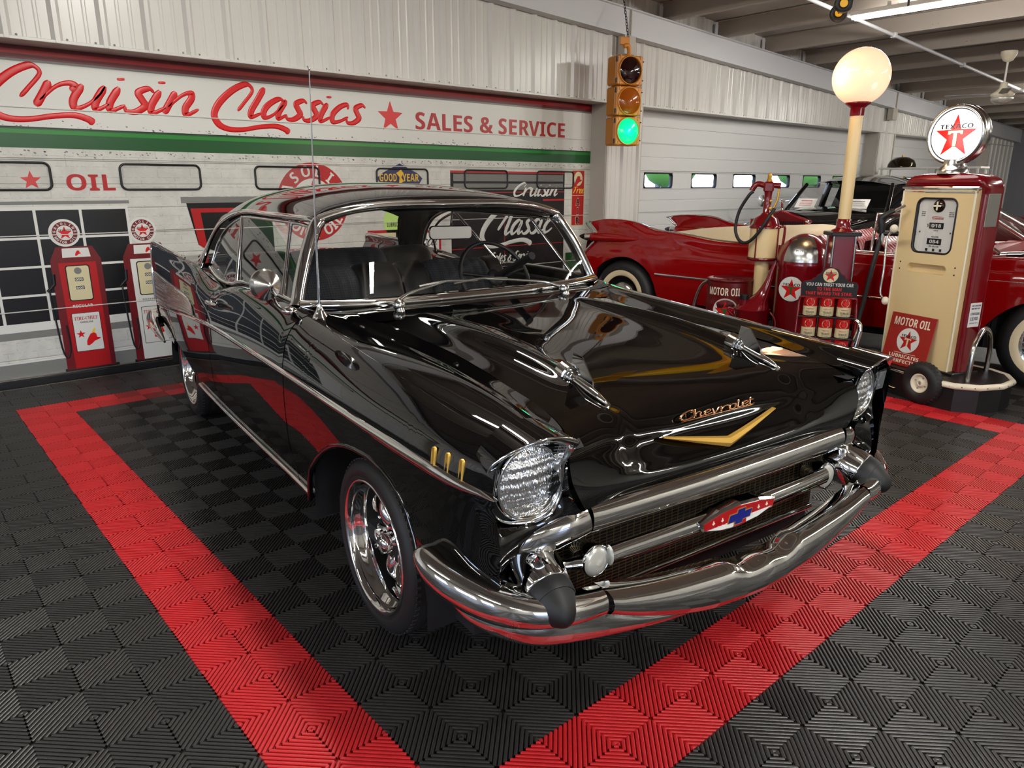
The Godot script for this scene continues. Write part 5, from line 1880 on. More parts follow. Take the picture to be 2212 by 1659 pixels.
func coupe_top(car):
	# roof
	var st := [[-0.955, 1.425, 1.352, 0.625], [-1.0, 1.443, 1.357, 0.648], [-1.12, 1.468, 1.358, 0.660], [-1.4, 1.494, 1.358, 0.665], [-1.8, 1.505, 1.356, 0.665], [-2.1, 1.496, 1.350, 0.660], [-2.35, 1.472, 1.335, 0.645], [-2.55, 1.432, 1.318, 0.625], [-2.72, 1.378, 1.292, 0.600]]
	var rows := []
	for r in st:
		var row := []
		for k in 13:
			var u := -1.0 + k / 6.0
			var x: float = r[3] * signf(u) * pow(absf(u), 0.82)
			var w = absf(x) / r[3]
			var zz: float = r[0]
			if r[0] > -1.05: zz = r[0] + 0.035 * (1.0 - w * w) - 0.01
			if r[0] < -2.6: zz = r[0] + 0.06 * (w * w)
			row.append(Vector3(x, lerpf(r[1], r[2], 0.62 * pow(w, 2.2) + 0.38 * pow(w, 7.0)), zz))
		rows.append(row)
	var b := MB.new()
	b.grid(loft(rows, 44, 61))
	put("roof", b, "black_paint", car)
	b = MB.new()
	var G := loft(rows, 16, 21)
	for r in G:
		for i in r.size(): r[i] = Vector3(r[i].x * 0.97, r[i].y - 0.025, r[i].z)
	b.grid(G)
	put("headliner", b, "headliner", car)
	for s in [-1.0, 1.0]:
		var X := side(s)
		# rear pillar between the quarter light and the rear screen
		b = MB.new().at(X)
		G = loft([
			[Vector3(0.663, 1.351, -2.02), Vector3(0.690, 1.285, -2.345), Vector3(0.716, 1.185, -2.53), Vector3(0.745, 1.065, -2.625), Vector3(0.765, 1.0, -2.64)],
			[Vector3(0.660, 1.351, -2.08), Vector3(0.680, 1.290, -2.45), Vector3(0.700, 1.190, -2.65), Vector3(0.738, 1.065, -2.76), Vector3(0.763, 0.99, -2.79)],
			[Vector3(0.655, 1.347, -2.2), Vector3(0.635, 1.300, -2.62), Vector3(0.655, 1.195, -2.79), Vector3(0.710, 1.065, -2.90), Vector3(0.750, 0.99, -2.95)],
			[Vector3(0.650, 1.345, -2.25), Vector3(0.600, 1.292, -2.665), Vector3(0.625, 1.195, -2.80), Vector3(0.690, 1.060, -2.93), Vector3(0.730, 0.99, -2.99)]], 14, 30)
		b.grid(G)
		put("rear_pillar", b, "black_paint", car)
		# drip rail and bright window edges
		b = MB.new().at(X)
		var dr := curve([Vector3(0.640, 1.340, -0.945), Vector3(0.664, 1.352, -1.05), Vector3(0.671, 1.354, -1.5), Vector3(0.668, 1.350, -2.0), Vector3(0.690, 1.285, -2.345), Vector3(0.718, 1.185, -2.53), Vector3(0.750, 1.06, -2.635), Vector3(0.772, 1.0, -2.65)], 50)
		b.tube(dr, 0.012, 8)
		put("drip_rail", b, "chrome", car)
		b = MB.new().at(X)
		b.tube(curve([Vector3(0.650, 1.318, -1.03), Vector3(0.660, 1.326, -1.2), Vector3(0.662, 1.326, -1.9), Vector3(0.664, 1.312, -2.07), Vector3(0.686, 1.25, -2.29), Vector3(0.710, 1.165, -2.42), Vector3(0.750, 1.04, -2.46)], 40), 0.008, 6)
		b.tube([Vector3(0.795, 1.022, -1.0), Vector3(0.665, 1.322, -1.22)], 0.009, 8)
		b.tube([Vector3(0.802, 1.01, -1.715), Vector3(0.662, 1.322, -2.03)], 0.011, 8)
		b.tube(curve([Vector3(0.792, 1.026, -0.87), Vector3(0.80, 1.034, -1.2), Vector3(0.806, 1.028, -1.6), Vector3(0.812, 1.0, -1.78), Vector3(0.80, 0.99, -2.1), Vector3(0.765, 1.02, -2.45)], 30), 0.010, 6)
		put("window_trim", b, "chrome", car)
		# glass of the door and the quarter light
		b = MB.new().at(X)
		G = []
		for u in [[Vector3(0.792, 1.01, -0.90), Vector3(0.650, 1.33, -1.02)], [Vector3(0.797, 1.01, -1.05), Vector3(0.658, 1.335, -1.22)], [Vector3(0.80, 1.005, -1.4), Vector3(0.660, 1.335, -1.65)], [Vector3(0.80, 1.0, -1.715), Vector3(0.660, 1.335, -2.03)]]: G.append(u)
		b.grid(G)
		put("door_glass", b, "tint_glass", car)
		b = MB.new().at(X)
		G = [[Vector3(0.80, 1.0, -1.73), Vector3(0.66, 1.33, -2.04)], [Vector3(0.80, 0.985, -1.95), Vector3(0.672, 1.29, -2.18)], [Vector3(0.79, 0.99, -2.2), Vector3(0.692, 1.22, -2.34)], [Vector3(0.765, 1.01, -2.44), Vector3(0.725, 1.11, -2.45)]]
		b.grid(G)
		put("quarter_glass", b, "tint_glass", car)
		# windscreen pillar
		b = MB.new().at(X)
		b.tube(curve([Vector3(0.790, 1.005, -0.835), Vector3(0.765, 1.08, -0.86), Vector3(0.715, 1.20, -0.90), Vector3(0.655, 1.31, -0.945), Vector3(0.625, 1.345, -0.955)], 20), [0.034] + range(18).map(func(i): return 0.028) + [0.024], 12, true, false, Vector3(0, 0, 1), 1.35)
		put("screen_pillar", b, "chrome", car)
	# windscreen
	b = MB.new()
	G = []
	for k in 33:
		var u := -1.0 + k / 16.0
		var bot := Vector3(0.765 * u, 1.012 + 0.02 * pow(absf(u), 3), -0.745 - 0.075 * pow(absf(u), 3.0))
		var top := Vector3(0.615 * u, 1.392 - 0.05 * pow(absf(u), 4), -0.925 - 0.02 * pow(absf(u), 3))
		var row := []
		for j in 13:
			var v := j / 12.0
			var p := bot.lerp(top, v)
			p.z += 0.02 * sin(PI * v)
			row.append(p)
		G.append(row)
	b.grid(G)
	put("windscreen", b, "screen_glass", car)
	b = MB.new()
	var path := []
	var path2 := []
	for k in 41:
		var u := -1.0 + k / 20.0
		path.append(Vector3(0.785 * u, 1.004 + 0.012 * pow(absf(u), 3), -0.725 - 0.085 * pow(absf(u), 3.0)))
		path2.append(Vector3(0.635 * u, 1.408 - 0.058 * pow(absf(u), 4), -0.918 - 0.025 * pow(absf(u), 3)))
	b.tube(path, 0.024, 12, true, false, Vector3(0, 0, 1), 1.2)
	b.tube(path2, 0.019, 12, true, false, Vector3(0, 0, 1), 1.1)
	put("screen_frame", b, "chrome", car)
	# rear screen, deck
	b = MB.new()
	G = loft([[Vector3(-0.60, 1.290, -2.67), Vector3(-0.3, 1.345, -2.71), Vector3(0, 1.362, -2.72), Vector3(0.3, 1.345, -2.71), Vector3(0.60, 1.290, -2.67)],
		[Vector3(-0.66, 1.16, -2.83), Vector3(-0.34, 1.19, -2.92), Vector3(0, 1.2, -2.94), Vector3(0.34, 1.19, -2.92), Vector3(0.66, 1.16, -2.83)],
		[Vector3(-0.73, 1.0, -2.97), Vector3(-0.4, 1.01, -3.08), Vector3(0, 1.01, -3.11), Vector3(0.4, 1.01, -3.08), Vector3(0.73, 1.0, -2.97)]], 12, 24)
	b.grid(G)
	put("rear_screen", b, "glass", car)
	b = MB.new()
	G = loft([[Vector3(-0.77, 0.995, -2.9), Vector3(-0.4, 1.0, -3.05), Vector3(0, 1.005, -3.08), Vector3(0.4, 1.0, -3.05), Vector3(0.77, 0.995, -2.9)],
		[Vector3(-0.77, 0.985, -3.3), Vector3(-0.4, 1.005, -3.35), Vector3(0, 1.01, -3.35), Vector3(0.4, 1.005, -3.35), Vector3(0.77, 0.985, -3.3)],
		[Vector3(-0.80, 0.96, -3.75), Vector3(-0.4, 0.965, -3.8), Vector3(0, 0.97, -3.82), Vector3(0.4, 0.965, -3.8), Vector3(0.80, 0.96, -3.75)],
		[Vector3(-0.80, 0.7, -3.9), Vector3(-0.4, 0.7, -3.96), Vector3(0, 0.7, -3.98), Vector3(0.4, 0.7, -3.96), Vector3(0.80, 0.7, -3.9)],
		[Vector3(-0.80, 0.45, -3.88), Vector3(-0.4, 0.45, -3.95), Vector3(0, 0.45, -3.97), Vector3(0.4, 0.45, -3.95), Vector3(0.80, 0.45, -3.88)]], 24, 24)
	b.grid(G)
	put("trunk_lid", b, "black_paint", car)

func bench(car, n: String, y0: float, y1: float, z: float, parts: Array):
	var g := Node3D.new()
	g.name = n
	car.add_child(g)
	for p in parts:   # x from, x to, pleated
		var b := MB.new()
		var G := []
		var m := 48
		for k in m + 1:
			var x := lerpf(p[0], p[1], k / float(m))
			var puff := 0.012 * absf(sin(PI * (k / float(m)) * p[2])) if p[2] > 0 else 0.0
			var e := 1.0 - pow(absf(2.0 * k / m - 1.0), 10.0)
			var row := []
			for q in [[0.0, 0.10], [0.0, 0.05], [0.55, 0.075], [0.88, 0.055], [0.97, 0.02], [1.0, -0.03], [0.97, -0.09], [0.8, -0.11]]:
				row.append(Vector3(x, lerpf(y0, y1, q[0]) - 0.02 * (1 - e), z + q[1] - 0.12 * q[0] + (puff if q[1] > -0.05 else 0.0) * 1.0))
			G.append(row)
		b.grid(G)
		put("backrest" if p[2] == 0 else "pleated_insert", b, "black_vinyl" if p[2] == 0 else "grey_cloth", g)
	var b2 := MB.new()
	b2.box(Vector3(0, y0 - 0.08, z + 0.3), Vector3(1.3, 0.16, 0.55), 0.05)
	put("cushion", b2, "black_vinyl", g)

func coupe_inside(car):
	bench(car, "front_bench", 0.62, 1.085, -1.42, [[-0.66, -0.60, 0], [-0.60, -0.25, 6], [-0.25, -0.005, 0], [0.005, 0.17, 0], [0.17, 0.56, 7], [0.56, 0.66, 0]])
	bench(car, "rear_bench", 0.62, 1.095, -2.3, [[-0.66, -0.30, 0], [-0.30, 0.32, 7], [0.32, 0.66, 0]])
	var b := MB.new()
	b.box(Vector3(0, 0.955, -2.72), Vector3(1.45, 0.03, 0.62), 0.01)
	put("parcel_shelf", b, "black_vinyl", car)
	b = MB.new()
	b.box(Vector3(0, 0.90, -0.90), Vector3(1.44, 0.16, 0.16), 0.05)
	b.box(Vector3(0, 0.975, -0.86), Vector3(1.44, 0.03, 0.20), 0.012)
	put("dashboard", b, "black_vinyl", car)
	for s in [-1.0, 1.0]:
		b = MB.new()
		b.box(Vector3(0.76 * s, 0.70, -1.6), Vector3(0.03, 0.58, 1.75), 0.01)
		put("door_card", b, "black_vinyl", car)
	# steering wheel
	var X := Transform3D(Basis(Vector3.RIGHT, -0.55), Vector3(0.36, 1.02, -1.10))
	b = MB.new().at(X)
	var path := []
	for k in 40: path.append(Vector3(0.205 * cos(TAU * k / 40), 0.205 * sin(TAU * k / 40), 0))
	b.tube(path, 0.011, 8, false, true)
	b.at(X)
	for a in [0.2, PI - 0.2, -PI / 2]: b.tube([Vector3.ZERO, Vector3(0.2 * cos(a), 0.2 * sin(a), 0)], 0.010, 6)
	b.ball(Vector3.ZERO, Vector3(0.05, 0.05, 0.02), 16, 8)
	b.tube([Vector3.ZERO, Vector3(0, -0.05, 0.35)], 0.02, 8)
	put("steering_wheel", b, "soft_black", car)
	b = MB.new()
	b.ext(rrect(-0.105, -0.032, 0.105, 0.032, 0.02), -0.02, 0.0, 0.004)
	var m := put("rear_view_mirror", b, "chrome", car)
	m.transform = Transform3D(Basis(Vector3.UP, -0.25), Vector3(0.02, 1.272, -0.965))
	b = MB.new()
	b.tube([Vector3(0.0, 0.02, -0.01), Vector3(0.0, 0.10, 0.03)], 0.006, 6)
	put("stem", b, "chrome", m)

var wheel_parts := {}
func coupe_wheel(car, s: float, z: float):
	var w := Node3D.new()
	w.name = "wheel" if not car.has_node("wheel") else "wheel_%03d" % wheel_parts.get("n", 1)
	wheel_parts["n"] = wheel_parts.get("n", 0) + 1
	car.add_child(w)
	w.position = Vector3(0.866 * s, 0.3072, z)
	# y of the lathe points out of the car
	w.basis = Basis(Vector3.FORWARD, PI / 2 * s)
	if not wheel_parts.has("tyre"):
		var b := MB.new()
		b.turn([Vector2(0.228, -0.012), Vector2(0.236, -0.004), Vector2(0.243, 0.003), Vector2(0.247, 0.001), Vector2(0.250, 0.006), Vector2(0.268, 0.007), Vector2(0.287, 0.0), Vector2(0.298, -0.012), Vector2(0.3035, -0.026)], 72)
		for seg in [[-0.026, -0.062], [-0.072, -0.110], [-0.120, -0.158], [-0.168, -0.20]]:
			b.lathe([Vector2(0.299, seg[0] + 0.003), Vector2(0.3055, seg[0]), Vector2(0.3072, (seg[0] + seg[1]) / 2), Vector2(0.3055, seg[1]), Vector2(0.299, seg[1] - 0.003)].map(func(v): return v), 72)
		b.lathe([Vector2(0.2995, -0.03), Vector2(0.2995, -0.2)], 72)
		b.turn([Vector2(0.30, -0.20), Vector2(0.28, -0.222), Vector2(0.22, -0.225)], 48)
		# tread blocks at the shoulder
		b.flat()
		for k in 72:
			var a := TAU * k / 72
			b.at(Transform3D(Basis(Vector3.UP, a), Vector3.ZERO))
			b.box(Vector3(0.3025, -0.022, 0), Vector3(0.006, 0.022, 0.016), 0.002)
		b.at(Transform3D.IDENTITY)
		wheel_parts["tyre"] = b.mesh()
		b = MB.new()
		b.turn([Vector2(0.230, -0.016), Vector2(0.2355, -0.004), Vector2(0.2335, 0.004), Vector2(0.227, 0.004), Vector2(0.221, -0.004), Vector2(0.217, -0.016)], 72)
		b.turn([Vector2(0.217, -0.016), Vector2(0.214, -0.03), Vector2(0.202, -0.042), Vector2(0.196, -0.06), Vector2(0.190, -0.10), Vector2(0.187, -0.20)], 72)
		wheel_parts["rim"] = b.mesh()
		b = MB.new()
		for k in 5:
			b.at(Transform3D(Basis(Vector3.UP, TAU * k / 5 + 0.5), Vector3.ZERO))
			var G := []
			for j in 9:
				var u := j / 8.0
				var r := lerpf(0.045, 0.186, u)
				var hw := lerpf(0.030, 0.036, pow(absf(2 * u - 0.9), 1.5)) if u < 0.9 else 0.045
				var y := -0.088 + 0.028 * sin(PI * minf(1.0, u * 1.1)) - 0.02 * u
				G.append([Vector3(r, y - 0.03, -hw), Vector3(r, y - 0.004, -hw * 0.92), Vector3(r, y + 0.010, -hw * 0.5), Vector3(r, y + 0.013, 0), Vector3(r, y + 0.010, hw * 0.5), Vector3(r, y - 0.004, hw * 0.92), Vector3(r, y - 0.03, hw)])
			b.grid(G)
		wheel_parts["spokes"] = b.mesh()
		b = MB.new()
		b.turn([Vector2(0.060, -0.12), Vector2(0.060, -0.085), Vector2(0.056, -0.078), Vector2(0.040, -0.076)], 32)
		b.turn([Vector2(0.036, -0.078), Vector2(0.036, -0.045), Vector2(0.032, -0.034), Vector2(0.02, -0.026), Vector2(0.0, -0.022)], 32)
		for k in 5:
			var a := TAU * k / 5
			b.at(Transform3D(Basis(), Vector3(0.056 * cos(a), 0, 0.056 * sin(a))))
			b.lathe([Vector2(0.010, -0.085), Vector2(0.010, -0.062), Vector2(0.006, -0.054), Vector2(0.0, -0.053)], 6, false)
		for k in 3:
			b.at(Transform3D(Basis(Vector3.UP, TAU * k / 3), Vector3.ZERO))
			b.box(Vector3(0.018, -0.024, 0), Vector3(0.036, 0.008, 0.014), 0.003)
		wheel_parts["hub"] = b.mesh()
		b = MB.new()
		b.lathe([Vector2(0.0, -0.13), Vector2(0.178, -0.13)], 32)
		wheel_parts["back"] = b.mesh()
	put("tyre", wheel_parts["tyre"], "tyre", w)
	put("rim", wheel_parts["rim"], "chrome", w)
	put("spokes", wheel_parts["spokes"], "chrome", w)
	put("hub_cap", wheel_parts["hub"], "chrome", w)
	put("brake", wheel_parts["back"], "dark", w)
# ------------------------------------------------------------------ red finned convertible beside the pumps
func conv_half(z: float) -> Array:
	var top := at([[-0.56, 1.085], [-0.50, 1.105], [0.05, 1.118], [0.32, 1.05], [0.7, 1.015], [1.0, 0.978], [1.4, 0.962], [2.3, 0.954], [2.7, 0.948], [3.3, 0.975], [3.7, 0.985], [4.4, 0.975], [4.9, 0.93], [5.1, 0.86]], z)
	var inner := at([[-0.56, 0.93], [0.0, 0.93], [0.5, 0.95], [1.0, 0.955], [2.6, 0.94], [3.3, 0.97], [4.9, 0.93], [5.1, 0.86]], z)
	var fin := at([[-0.56, 0.0], [0.3, 0.02], [0.8, 0.06], [3.0, 0.06]], z)
	var w := at([[-0.56, 0.90], [0.2, 0.945], [1.0, 0.955], [3.3, 0.955], [4.6, 0.93], [5.1, 0.84]], z)
	var yb := at([[-0.56, 0.52], [-0.43, 0.44], [-0.405, 0.45], [-0.39, 0.50], [-0.30, 0.64], [-0.15, 0.735], [0.0, 0.762], [0.15, 0.735], [0.30, 0.64], [0.39, 0.50], [0.405, 0.42], [0.42, 0.385], [0.9, 0.345], [3.2, 0.30], [3.27, 0.32], [3.30, 0.42], [3.40, 0.56], [3.6, 0.68], [3.75, 0.71], [3.9, 0.69], [4.1, 0.60], [4.2, 0.46], [4.23, 0.36], [4.3, 0.33], [5.1, 0.36]], z)
	var p := [Vector2(w - 0.16, inner), Vector2(w - 0.085, lerpf(inner, top, 0.25)), Vector2(w - 0.055, top - 0.004), Vector2(w - 0.045 + fin * 0.3, top - 0.012), Vector2(w - 0.02, top - 0.10), Vector2(w - 0.012, 0.86), Vector2(w + 0.004, 0.76), Vector2(w, 0.63), Vector2(w - 0.006, 0.50), Vector2(w - 0.04, 0.34)]
	var c := curve(p, 60)
	var out := []
	for i in c.size():
		if i > 20 and c[i].y < yb:
			out.append(c[i - 1].lerp(c[i], (c[i - 1].y - yb) / maxf(1e-5, c[i - 1].y - c[i].y)))
			break
		out.append(c[i])
	var r := []
	for v in curve(out, 40):
		var zz := z
		if z < 0.3:   # raked tail: fin tip and bumper end stand furthest back
			var zt := at([[0.40, -0.38], [0.55, -0.56], [0.72, -0.555], [0.79, -0.50], [0.94, -0.395], [1.0, -0.385], [1.10, -0.50], [1.2, -0.52]], v.y)
			zz = lerpf(zt, 0.3, (z + 0.56) / 0.86)
		r.append(Vector3(v.x, v.y, zz))
	return r

func build_convertible():
	var a := 0.12
	var t := thing("finned_convertible", "red finned convertible with tan boot and red pleated seats behind the pumps", "car", Vector3(5.225 + 0.95 * cos(a), 0, -3.35 - 0.95 * sin(a)), a)
	var zs := []
	for k in 96: zs.append(-0.56 + 5.66 * k / 95.0)
	for e in [-0.41, -0.40, -0.39, 0.39, 0.40, 0.41, 3.25, 3.28, 3.30, 3.32]: zs.append(e)
	zs.sort()
	for s in [-1.0, 1.0]:
		var b := MB.new().at(side(s))
		var G := []
		for z in zs: G.append(conv_half(z))
		b.grid(G)
		put("body_side", b, "red_paint", t)
		# bullet lamp pod running into the fin
		b = MB.new().at(side(s) * Transform3D(Basis(Vector3.RIGHT, PI / 2), Vector3(0.905, 0.945, -0.44)))
		b.turn([Vector2(0.042, 0.0), Vector2(0.046, 0.08), Vector2(0.045, 0.2), Vector2(0.035, 0.42), Vector2(0.015, 0.7), Vector2(0.0, 0.8)], 20)
		put("lamp_pod", b, "red_paint", t)
		b = MB.new().at(side(s) * Transform3D(Basis(Vector3.RIGHT, PI / 2), Vector3(0.905, 0.945, -0.44)))
		b.lathe([Vector2(0.040, -0.07), Vector2(0.044, -0.06), Vector2(0.044, 0.004), Vector2(0.040, 0.006)], 20)
		put("lamp_ring", b, "chrome", t)
		b = MB.new().at(side(s) * Transform3D(Basis(Vector3.RIGHT, PI / 2), Vector3(0.905, 0.945, -0.44)))
		b.turn([Vector2(0.0, -0.165), Vector2(0.012, -0.155), Vector2(0.03, -0.11), Vector2(0.038, -0.07)], 20)
		put("tail_lamp", b, "ruby_lens", t)
		# bright edges
		b = MB.new().at(side(s))
		var path := []
		for k in 40:
			var z := -0.54 + k * 0.1
			var r := conv_half(minf(z, 3.3))
			path.append(Vector3(r[9].x - 0.02, at([[-0.56, 1.09], [-0.50, 1.108], [0.05, 1.121], [0.32, 1.055], [0.7, 1.02], [1.0, 0.983], [1.4, 0.967], [2.3, 0.959], [2.7, 0.953], [3.3, 0.98]], z), z))
		b.tube(path, 0.008, 6)
		b.tube([Vector3(0.86, 1.09, -0.545), Vector3(0.885, 1.0, -0.44), Vector3(0.90, 0.985, -0.405)], 0.012, 6)
		b.tube([Vector3(0.90, 0.90, -0.40), Vector3(0.905, 0.79, -0.51), Vector3(0.90, 0.60, -0.57)], 0.016, 6)
		put("fin_edge", b, "chrome", t)
		b = MB.new().at(side(s))
		b.tube([Vector3(0.925, 0.62, -0.56), Vector3(0.957, 0.612, -0.38)], 0.014, 8, true, false, Vector3.RIGHT, 0.5)
		var q := []
		for k in 20: q.append(Vector3(0.958, lerpf(0.612, 0.575, k / 19.0), 0.40 + k * 0.15))
		b.tube(q, 0.014, 8, true, false, Vector3.RIGHT, 0.5)
		b.tube([Vector3(0.945, 0.80, 2.3), Vector3(0.955, 0.80, 4.6)], 0.006, 6)
		put("side_strip", b, "chrome", t)
		b = MB.new().at(side(s))
		for w in [0.0, 3.751]:
			G = []
			for k in 13:
				var an := -0.2 + (PI + 0.4) * k / 12
				G.append([Vector3(0.93, 0.36 + 0.40 * sin(an), w + 0.44 * cos(an)), Vector3(0.6, 0.36 + 0.40 * sin(an), w + 0.44 * cos(an))])
			b.grid(G)
		put("wheel_house", b, "dark", t)
	# tail, deck, hood
	var b := MB.new()
	b.grid(loft([[Vector3(-0.86, 0.93, -0.52), Vector3(0, 0.93, -0.52), Vector3(0.86, 0.93, -0.52)], [Vector3(-0.86, 0.75, -0.55), Vector3(0, 0.75, -0.56), Vector3(0.86, 0.75, -0.55)], [Vector3(-0.86, 0.45, -0.52), Vector3(0, 0.45, -0.53), Vector3(0.86, 0.45, -0.52)]], 8, 12))
	b.grid(loft([[Vector3(-0.82, 0.93, -0.52), Vector3(0, 0.95, -0.52), Vector3(0.82, 0.93, -0.52)], [Vector3(-0.82, 0.94, 0.0), Vector3(0, 0.98, 0.0), Vector3(0.82, 0.94, 0.0)], [Vector3(-0.82, 0.95, 0.45), Vector3(0, 0.98, 0.45), Vector3(0.82, 0.95, 0.45)]], 8, 12))
	put("rear_deck", b, "red_paint", t)
	b = MB.new()
	b.grid(loft([[Vector3(-0.82, 0.965, 3.45), Vector3(-0.4, 1.01, 3.6), Vector3(0, 1.02, 3.65), Vector3(0.4, 1.01, 3.6), Vector3(0.82, 0.965, 3.45)], [Vector3(-0.82, 0.975, 4.2), Vector3(-0.4, 1.0, 4.2), Vector3(0, 1.01, 4.2), Vector3(0.4, 1.0, 4.2), Vector3(0.82, 0.975, 4.2)], [Vector3(-0.80, 0.92, 4.95), Vector3(-0.4, 0.93, 5.05), Vector3(0, 0.93, 5.08), Vector3(0.4, 0.93, 5.05), Vector3(0.80, 0.92, 4.95)], [Vector3(-0.80, 0.4, 5.05), Vector3(-0.4, 0.4, 5.15), Vector3(0, 0.4, 5.16), Vector3(0.4, 0.4, 5.15), Vector3(0.80, 0.4, 5.05)]], 20, 24))
	put("hood", b, "red_paint", t)
	b = MB.new()
	b.tube(curve([Vector3(-0.95, 0.5, -0.42), Vector3(-0.85, 0.5, -0.66), Vector3(0, 0.5, -0.70), Vector3(0.85, 0.5, -0.66), Vector3(0.95, 0.5, -0.42)], 24), 0.07, 10, true, false, Vector3.UP, 1.0)
	put("rear_bumper", b, "chrome", t)
	b = MB.new()
	b.box(Vector3(0, 0.33, 2.0), Vector3(1.6, 0.14, 5.4))
	b.box(Vector3(0, 0.6, 3.35), Vector3(1.6, 0.6, 0.03))
	put("underbody", b, "dark", t)
	# folded tan top
	b = MB.new()
	b.grid(loft([[Vector3(-0.80, 0.95, 0.22), Vector3(-0.45, 0.975, 0.15), Vector3(0, 0.985, 0.12), Vector3(0.45, 0.975, 0.15), Vector3(0.80, 0.95, 0.22)],
		[Vector3(-0.82, 0.955, 0.6), Vector3(-0.45, 1.03, 0.6), Vector3(0, 1.05, 0.6), Vector3(0.45, 1.03, 0.6), Vector3(0.82, 0.955, 0.6)],
		[Vector3(-0.83, 0.96, 1.2), Vector3(-0.45, 1.07, 1.25), Vector3(0, 1.09, 1.28), Vector3(0.45, 1.07, 1.25), Vector3(0.83, 0.96, 1.2)],
		[Vector3(-0.82, 0.95, 1.62), Vector3(-0.45, 1.07, 1.72), Vector3(0, 1.09, 1.75), Vector3(0.45, 1.07, 1.72), Vector3(0.82, 0.95, 1.62)],
		[Vector3(-0.80, 0.80, 1.66), Vector3(-0.45, 0.82, 1.78), Vector3(0, 0.82, 1.80), Vector3(0.45, 0.82, 1.78), Vector3(0.80, 0.80, 1.66)]], 24, 24))
	put("folded_top", b, "tan", t)
	# pleated seats
	for sx in [-0.40, 0.40]:
		for zz in [1.95, 2.42]:
			b = MB.new()
			var G := []
			for k in 65:
				var x = sx - 0.36 + 0.72 * k / 64
				var pf := 0.02 * absf(sin(PI * 9.0 * k / 64))
				G.append([Vector3(x, 0.62, zz + 0.22), Vector3(x, 0.80, zz + 0.14 + pf), Vector3(x, 0.97, zz + 0.07 + pf), Vector3(x, 1.055 + pf * 0.6, zz - 0.01), Vector3(x, 1.03 + pf * 0.5, zz - 0.10), Vector3(x, 0.75, zz - 0.12)])
			b.grid(G)
			put("seat_back", b, "leather_red", t)
	b = MB.new()
	b.box(Vector3(0, 0.62, 2.45), Vector3(1.5, 0.25, 1.7), 0.05)
	put("seat_cushion", b, "leather_red", t)
	b = MB.new()
	for s in [-1.0, 1.0]: b.box(Vector3(0.80 * s, 0.75, 2.4), Vector3(0.04, 0.36, 1.6), 0.01)
	b.box(Vector3(0, 0.93, 3.2), Vector3(1.5, 0.14, 0.22), 0.05)
	put("door_card", b, "leather_red", t)
	# windscreen with quarter light frames
	b = MB.new()
	var G2 := []
	var bot := curve([Vector3(-0.80, 0.985, 3.30), Vector3(-0.6, 1.0, 3.58), Vector3(0, 1.015, 3.68), Vector3(0.6, 1.0, 3.58), Vector3(0.80, 0.985, 3.30)], 20)
	var top := curve([Vector3(-0.72, 1.31, 2.82), Vector3(-0.5, 1.35, 2.95), Vector3(0, 1.36, 3.0), Vector3(0.5, 1.35, 2.95), Vector3(0.72, 1.31, 2.82)], 20)
	for k in 20: G2.append([bot[k], top[k]])
	b.grid(G2)
	put("windscreen", b, "glass", t)
	b = MB.new()
	b.tube(top, 0.02, 8)
	b.tube(bot, 0.018, 8)
	for s in [-1.0, 1.0]:
		b.tube([Vector3(0.80 * s, 0.985, 3.30), Vector3(0.76 * s, 1.15, 3.06), Vector3(0.72 * s, 1.31, 2.82)], 0.022, 8)
		b.tube([Vector3(0.85 * s, 0.96, 2.40), Vector3(0.83 * s, 1.262, 2.41), Vector3(0.81 * s, 1.27, 2.62), Vector3(0.82 * s, 0.97, 2.95)], 0.013, 8)
		b.tube([Vector3(0.84 * s, 0.965, 2.60), Vector3(0.81 * s, 1.26, 2.62)], 0.010, 6)
	put("screen_frame", b, "chrome", t)
	# white wall wheels
	for w in [[-1.0, 0.0], [-1.0, 3.751], [1.0, 0.0], [1.0, 3.751]]:
		var o := Node3D.new()
		o.name = "wheel" if not t.has_node("wheel") else "wheel_%03d" % (t.get_child_count())
		t.add_child(o)
		o.position = Vector3(0.95 * w[0], 0.36, w[1])
		o.basis = Basis(Vector3.FORWARD, PI / 2 * w[0])
		b = MB.new()
		b.turn([Vector2(0.262, 0.004), Vector2(0.30, 0.004), Vector2(0.335, -0.012), Vector2(0.352, -0.04), Vector2(0.358, -0.06)], 48)
		b.lathe([Vector2(0.354, -0.055), Vector2(0.360, -0.075), Vector2(0.360, -0.165), Vector2(0.354, -0.18)], 48)
		for k in 4: b.lathe([Vector2(0.361, -0.08 - k * 0.022), Vector2(0.3625, -0.083 - k * 0.022), Vector2(0.361, -0.095 - k * 0.022)], 48)
		b.turn([Vector2(0.354, -0.18), Vector2(0.30, -0.215), Vector2(0.2, -0.22)], 48)
		put("tyre", b, "rubber", o)
		b = MB.new()
		b.turn([Vector2(0.205, -0.005), Vector2(0.215, 0.003), Vector2(0.24, 0.007), Vector2(0.262, 0.0045)], 48)
		put("white_wall", b, "whitewall", o)
		b = MB.new()
		b.turn([Vector2(0.205, -0.004), Vector2(0.19, -0.04), Vector2(0.17, -0.06), Vector2(0.0, -0.06)], 40)
		put("rim", b, "soft_black" if w[1] < 1.0 else "chrome", o)
		b = MB.new()
		b.turn([Vector2(0.150, -0.05), Vector2(0.135, -0.012), Vector2(0.10, 0.006), Vector2(0.05, 0.014), Vector2(0.0, 0.016)], 40)
		if w[1] > 1.0:
			for k in 24:
				b.at(Transform3D(Basis(Vector3.UP, TAU * k / 24), Vector3.ZERO))
				b.box(Vector3(0.165, -0.02, 0), Vector3(0.05, 0.01, 0.008))
		put("hub_cap", b, "steel", o)

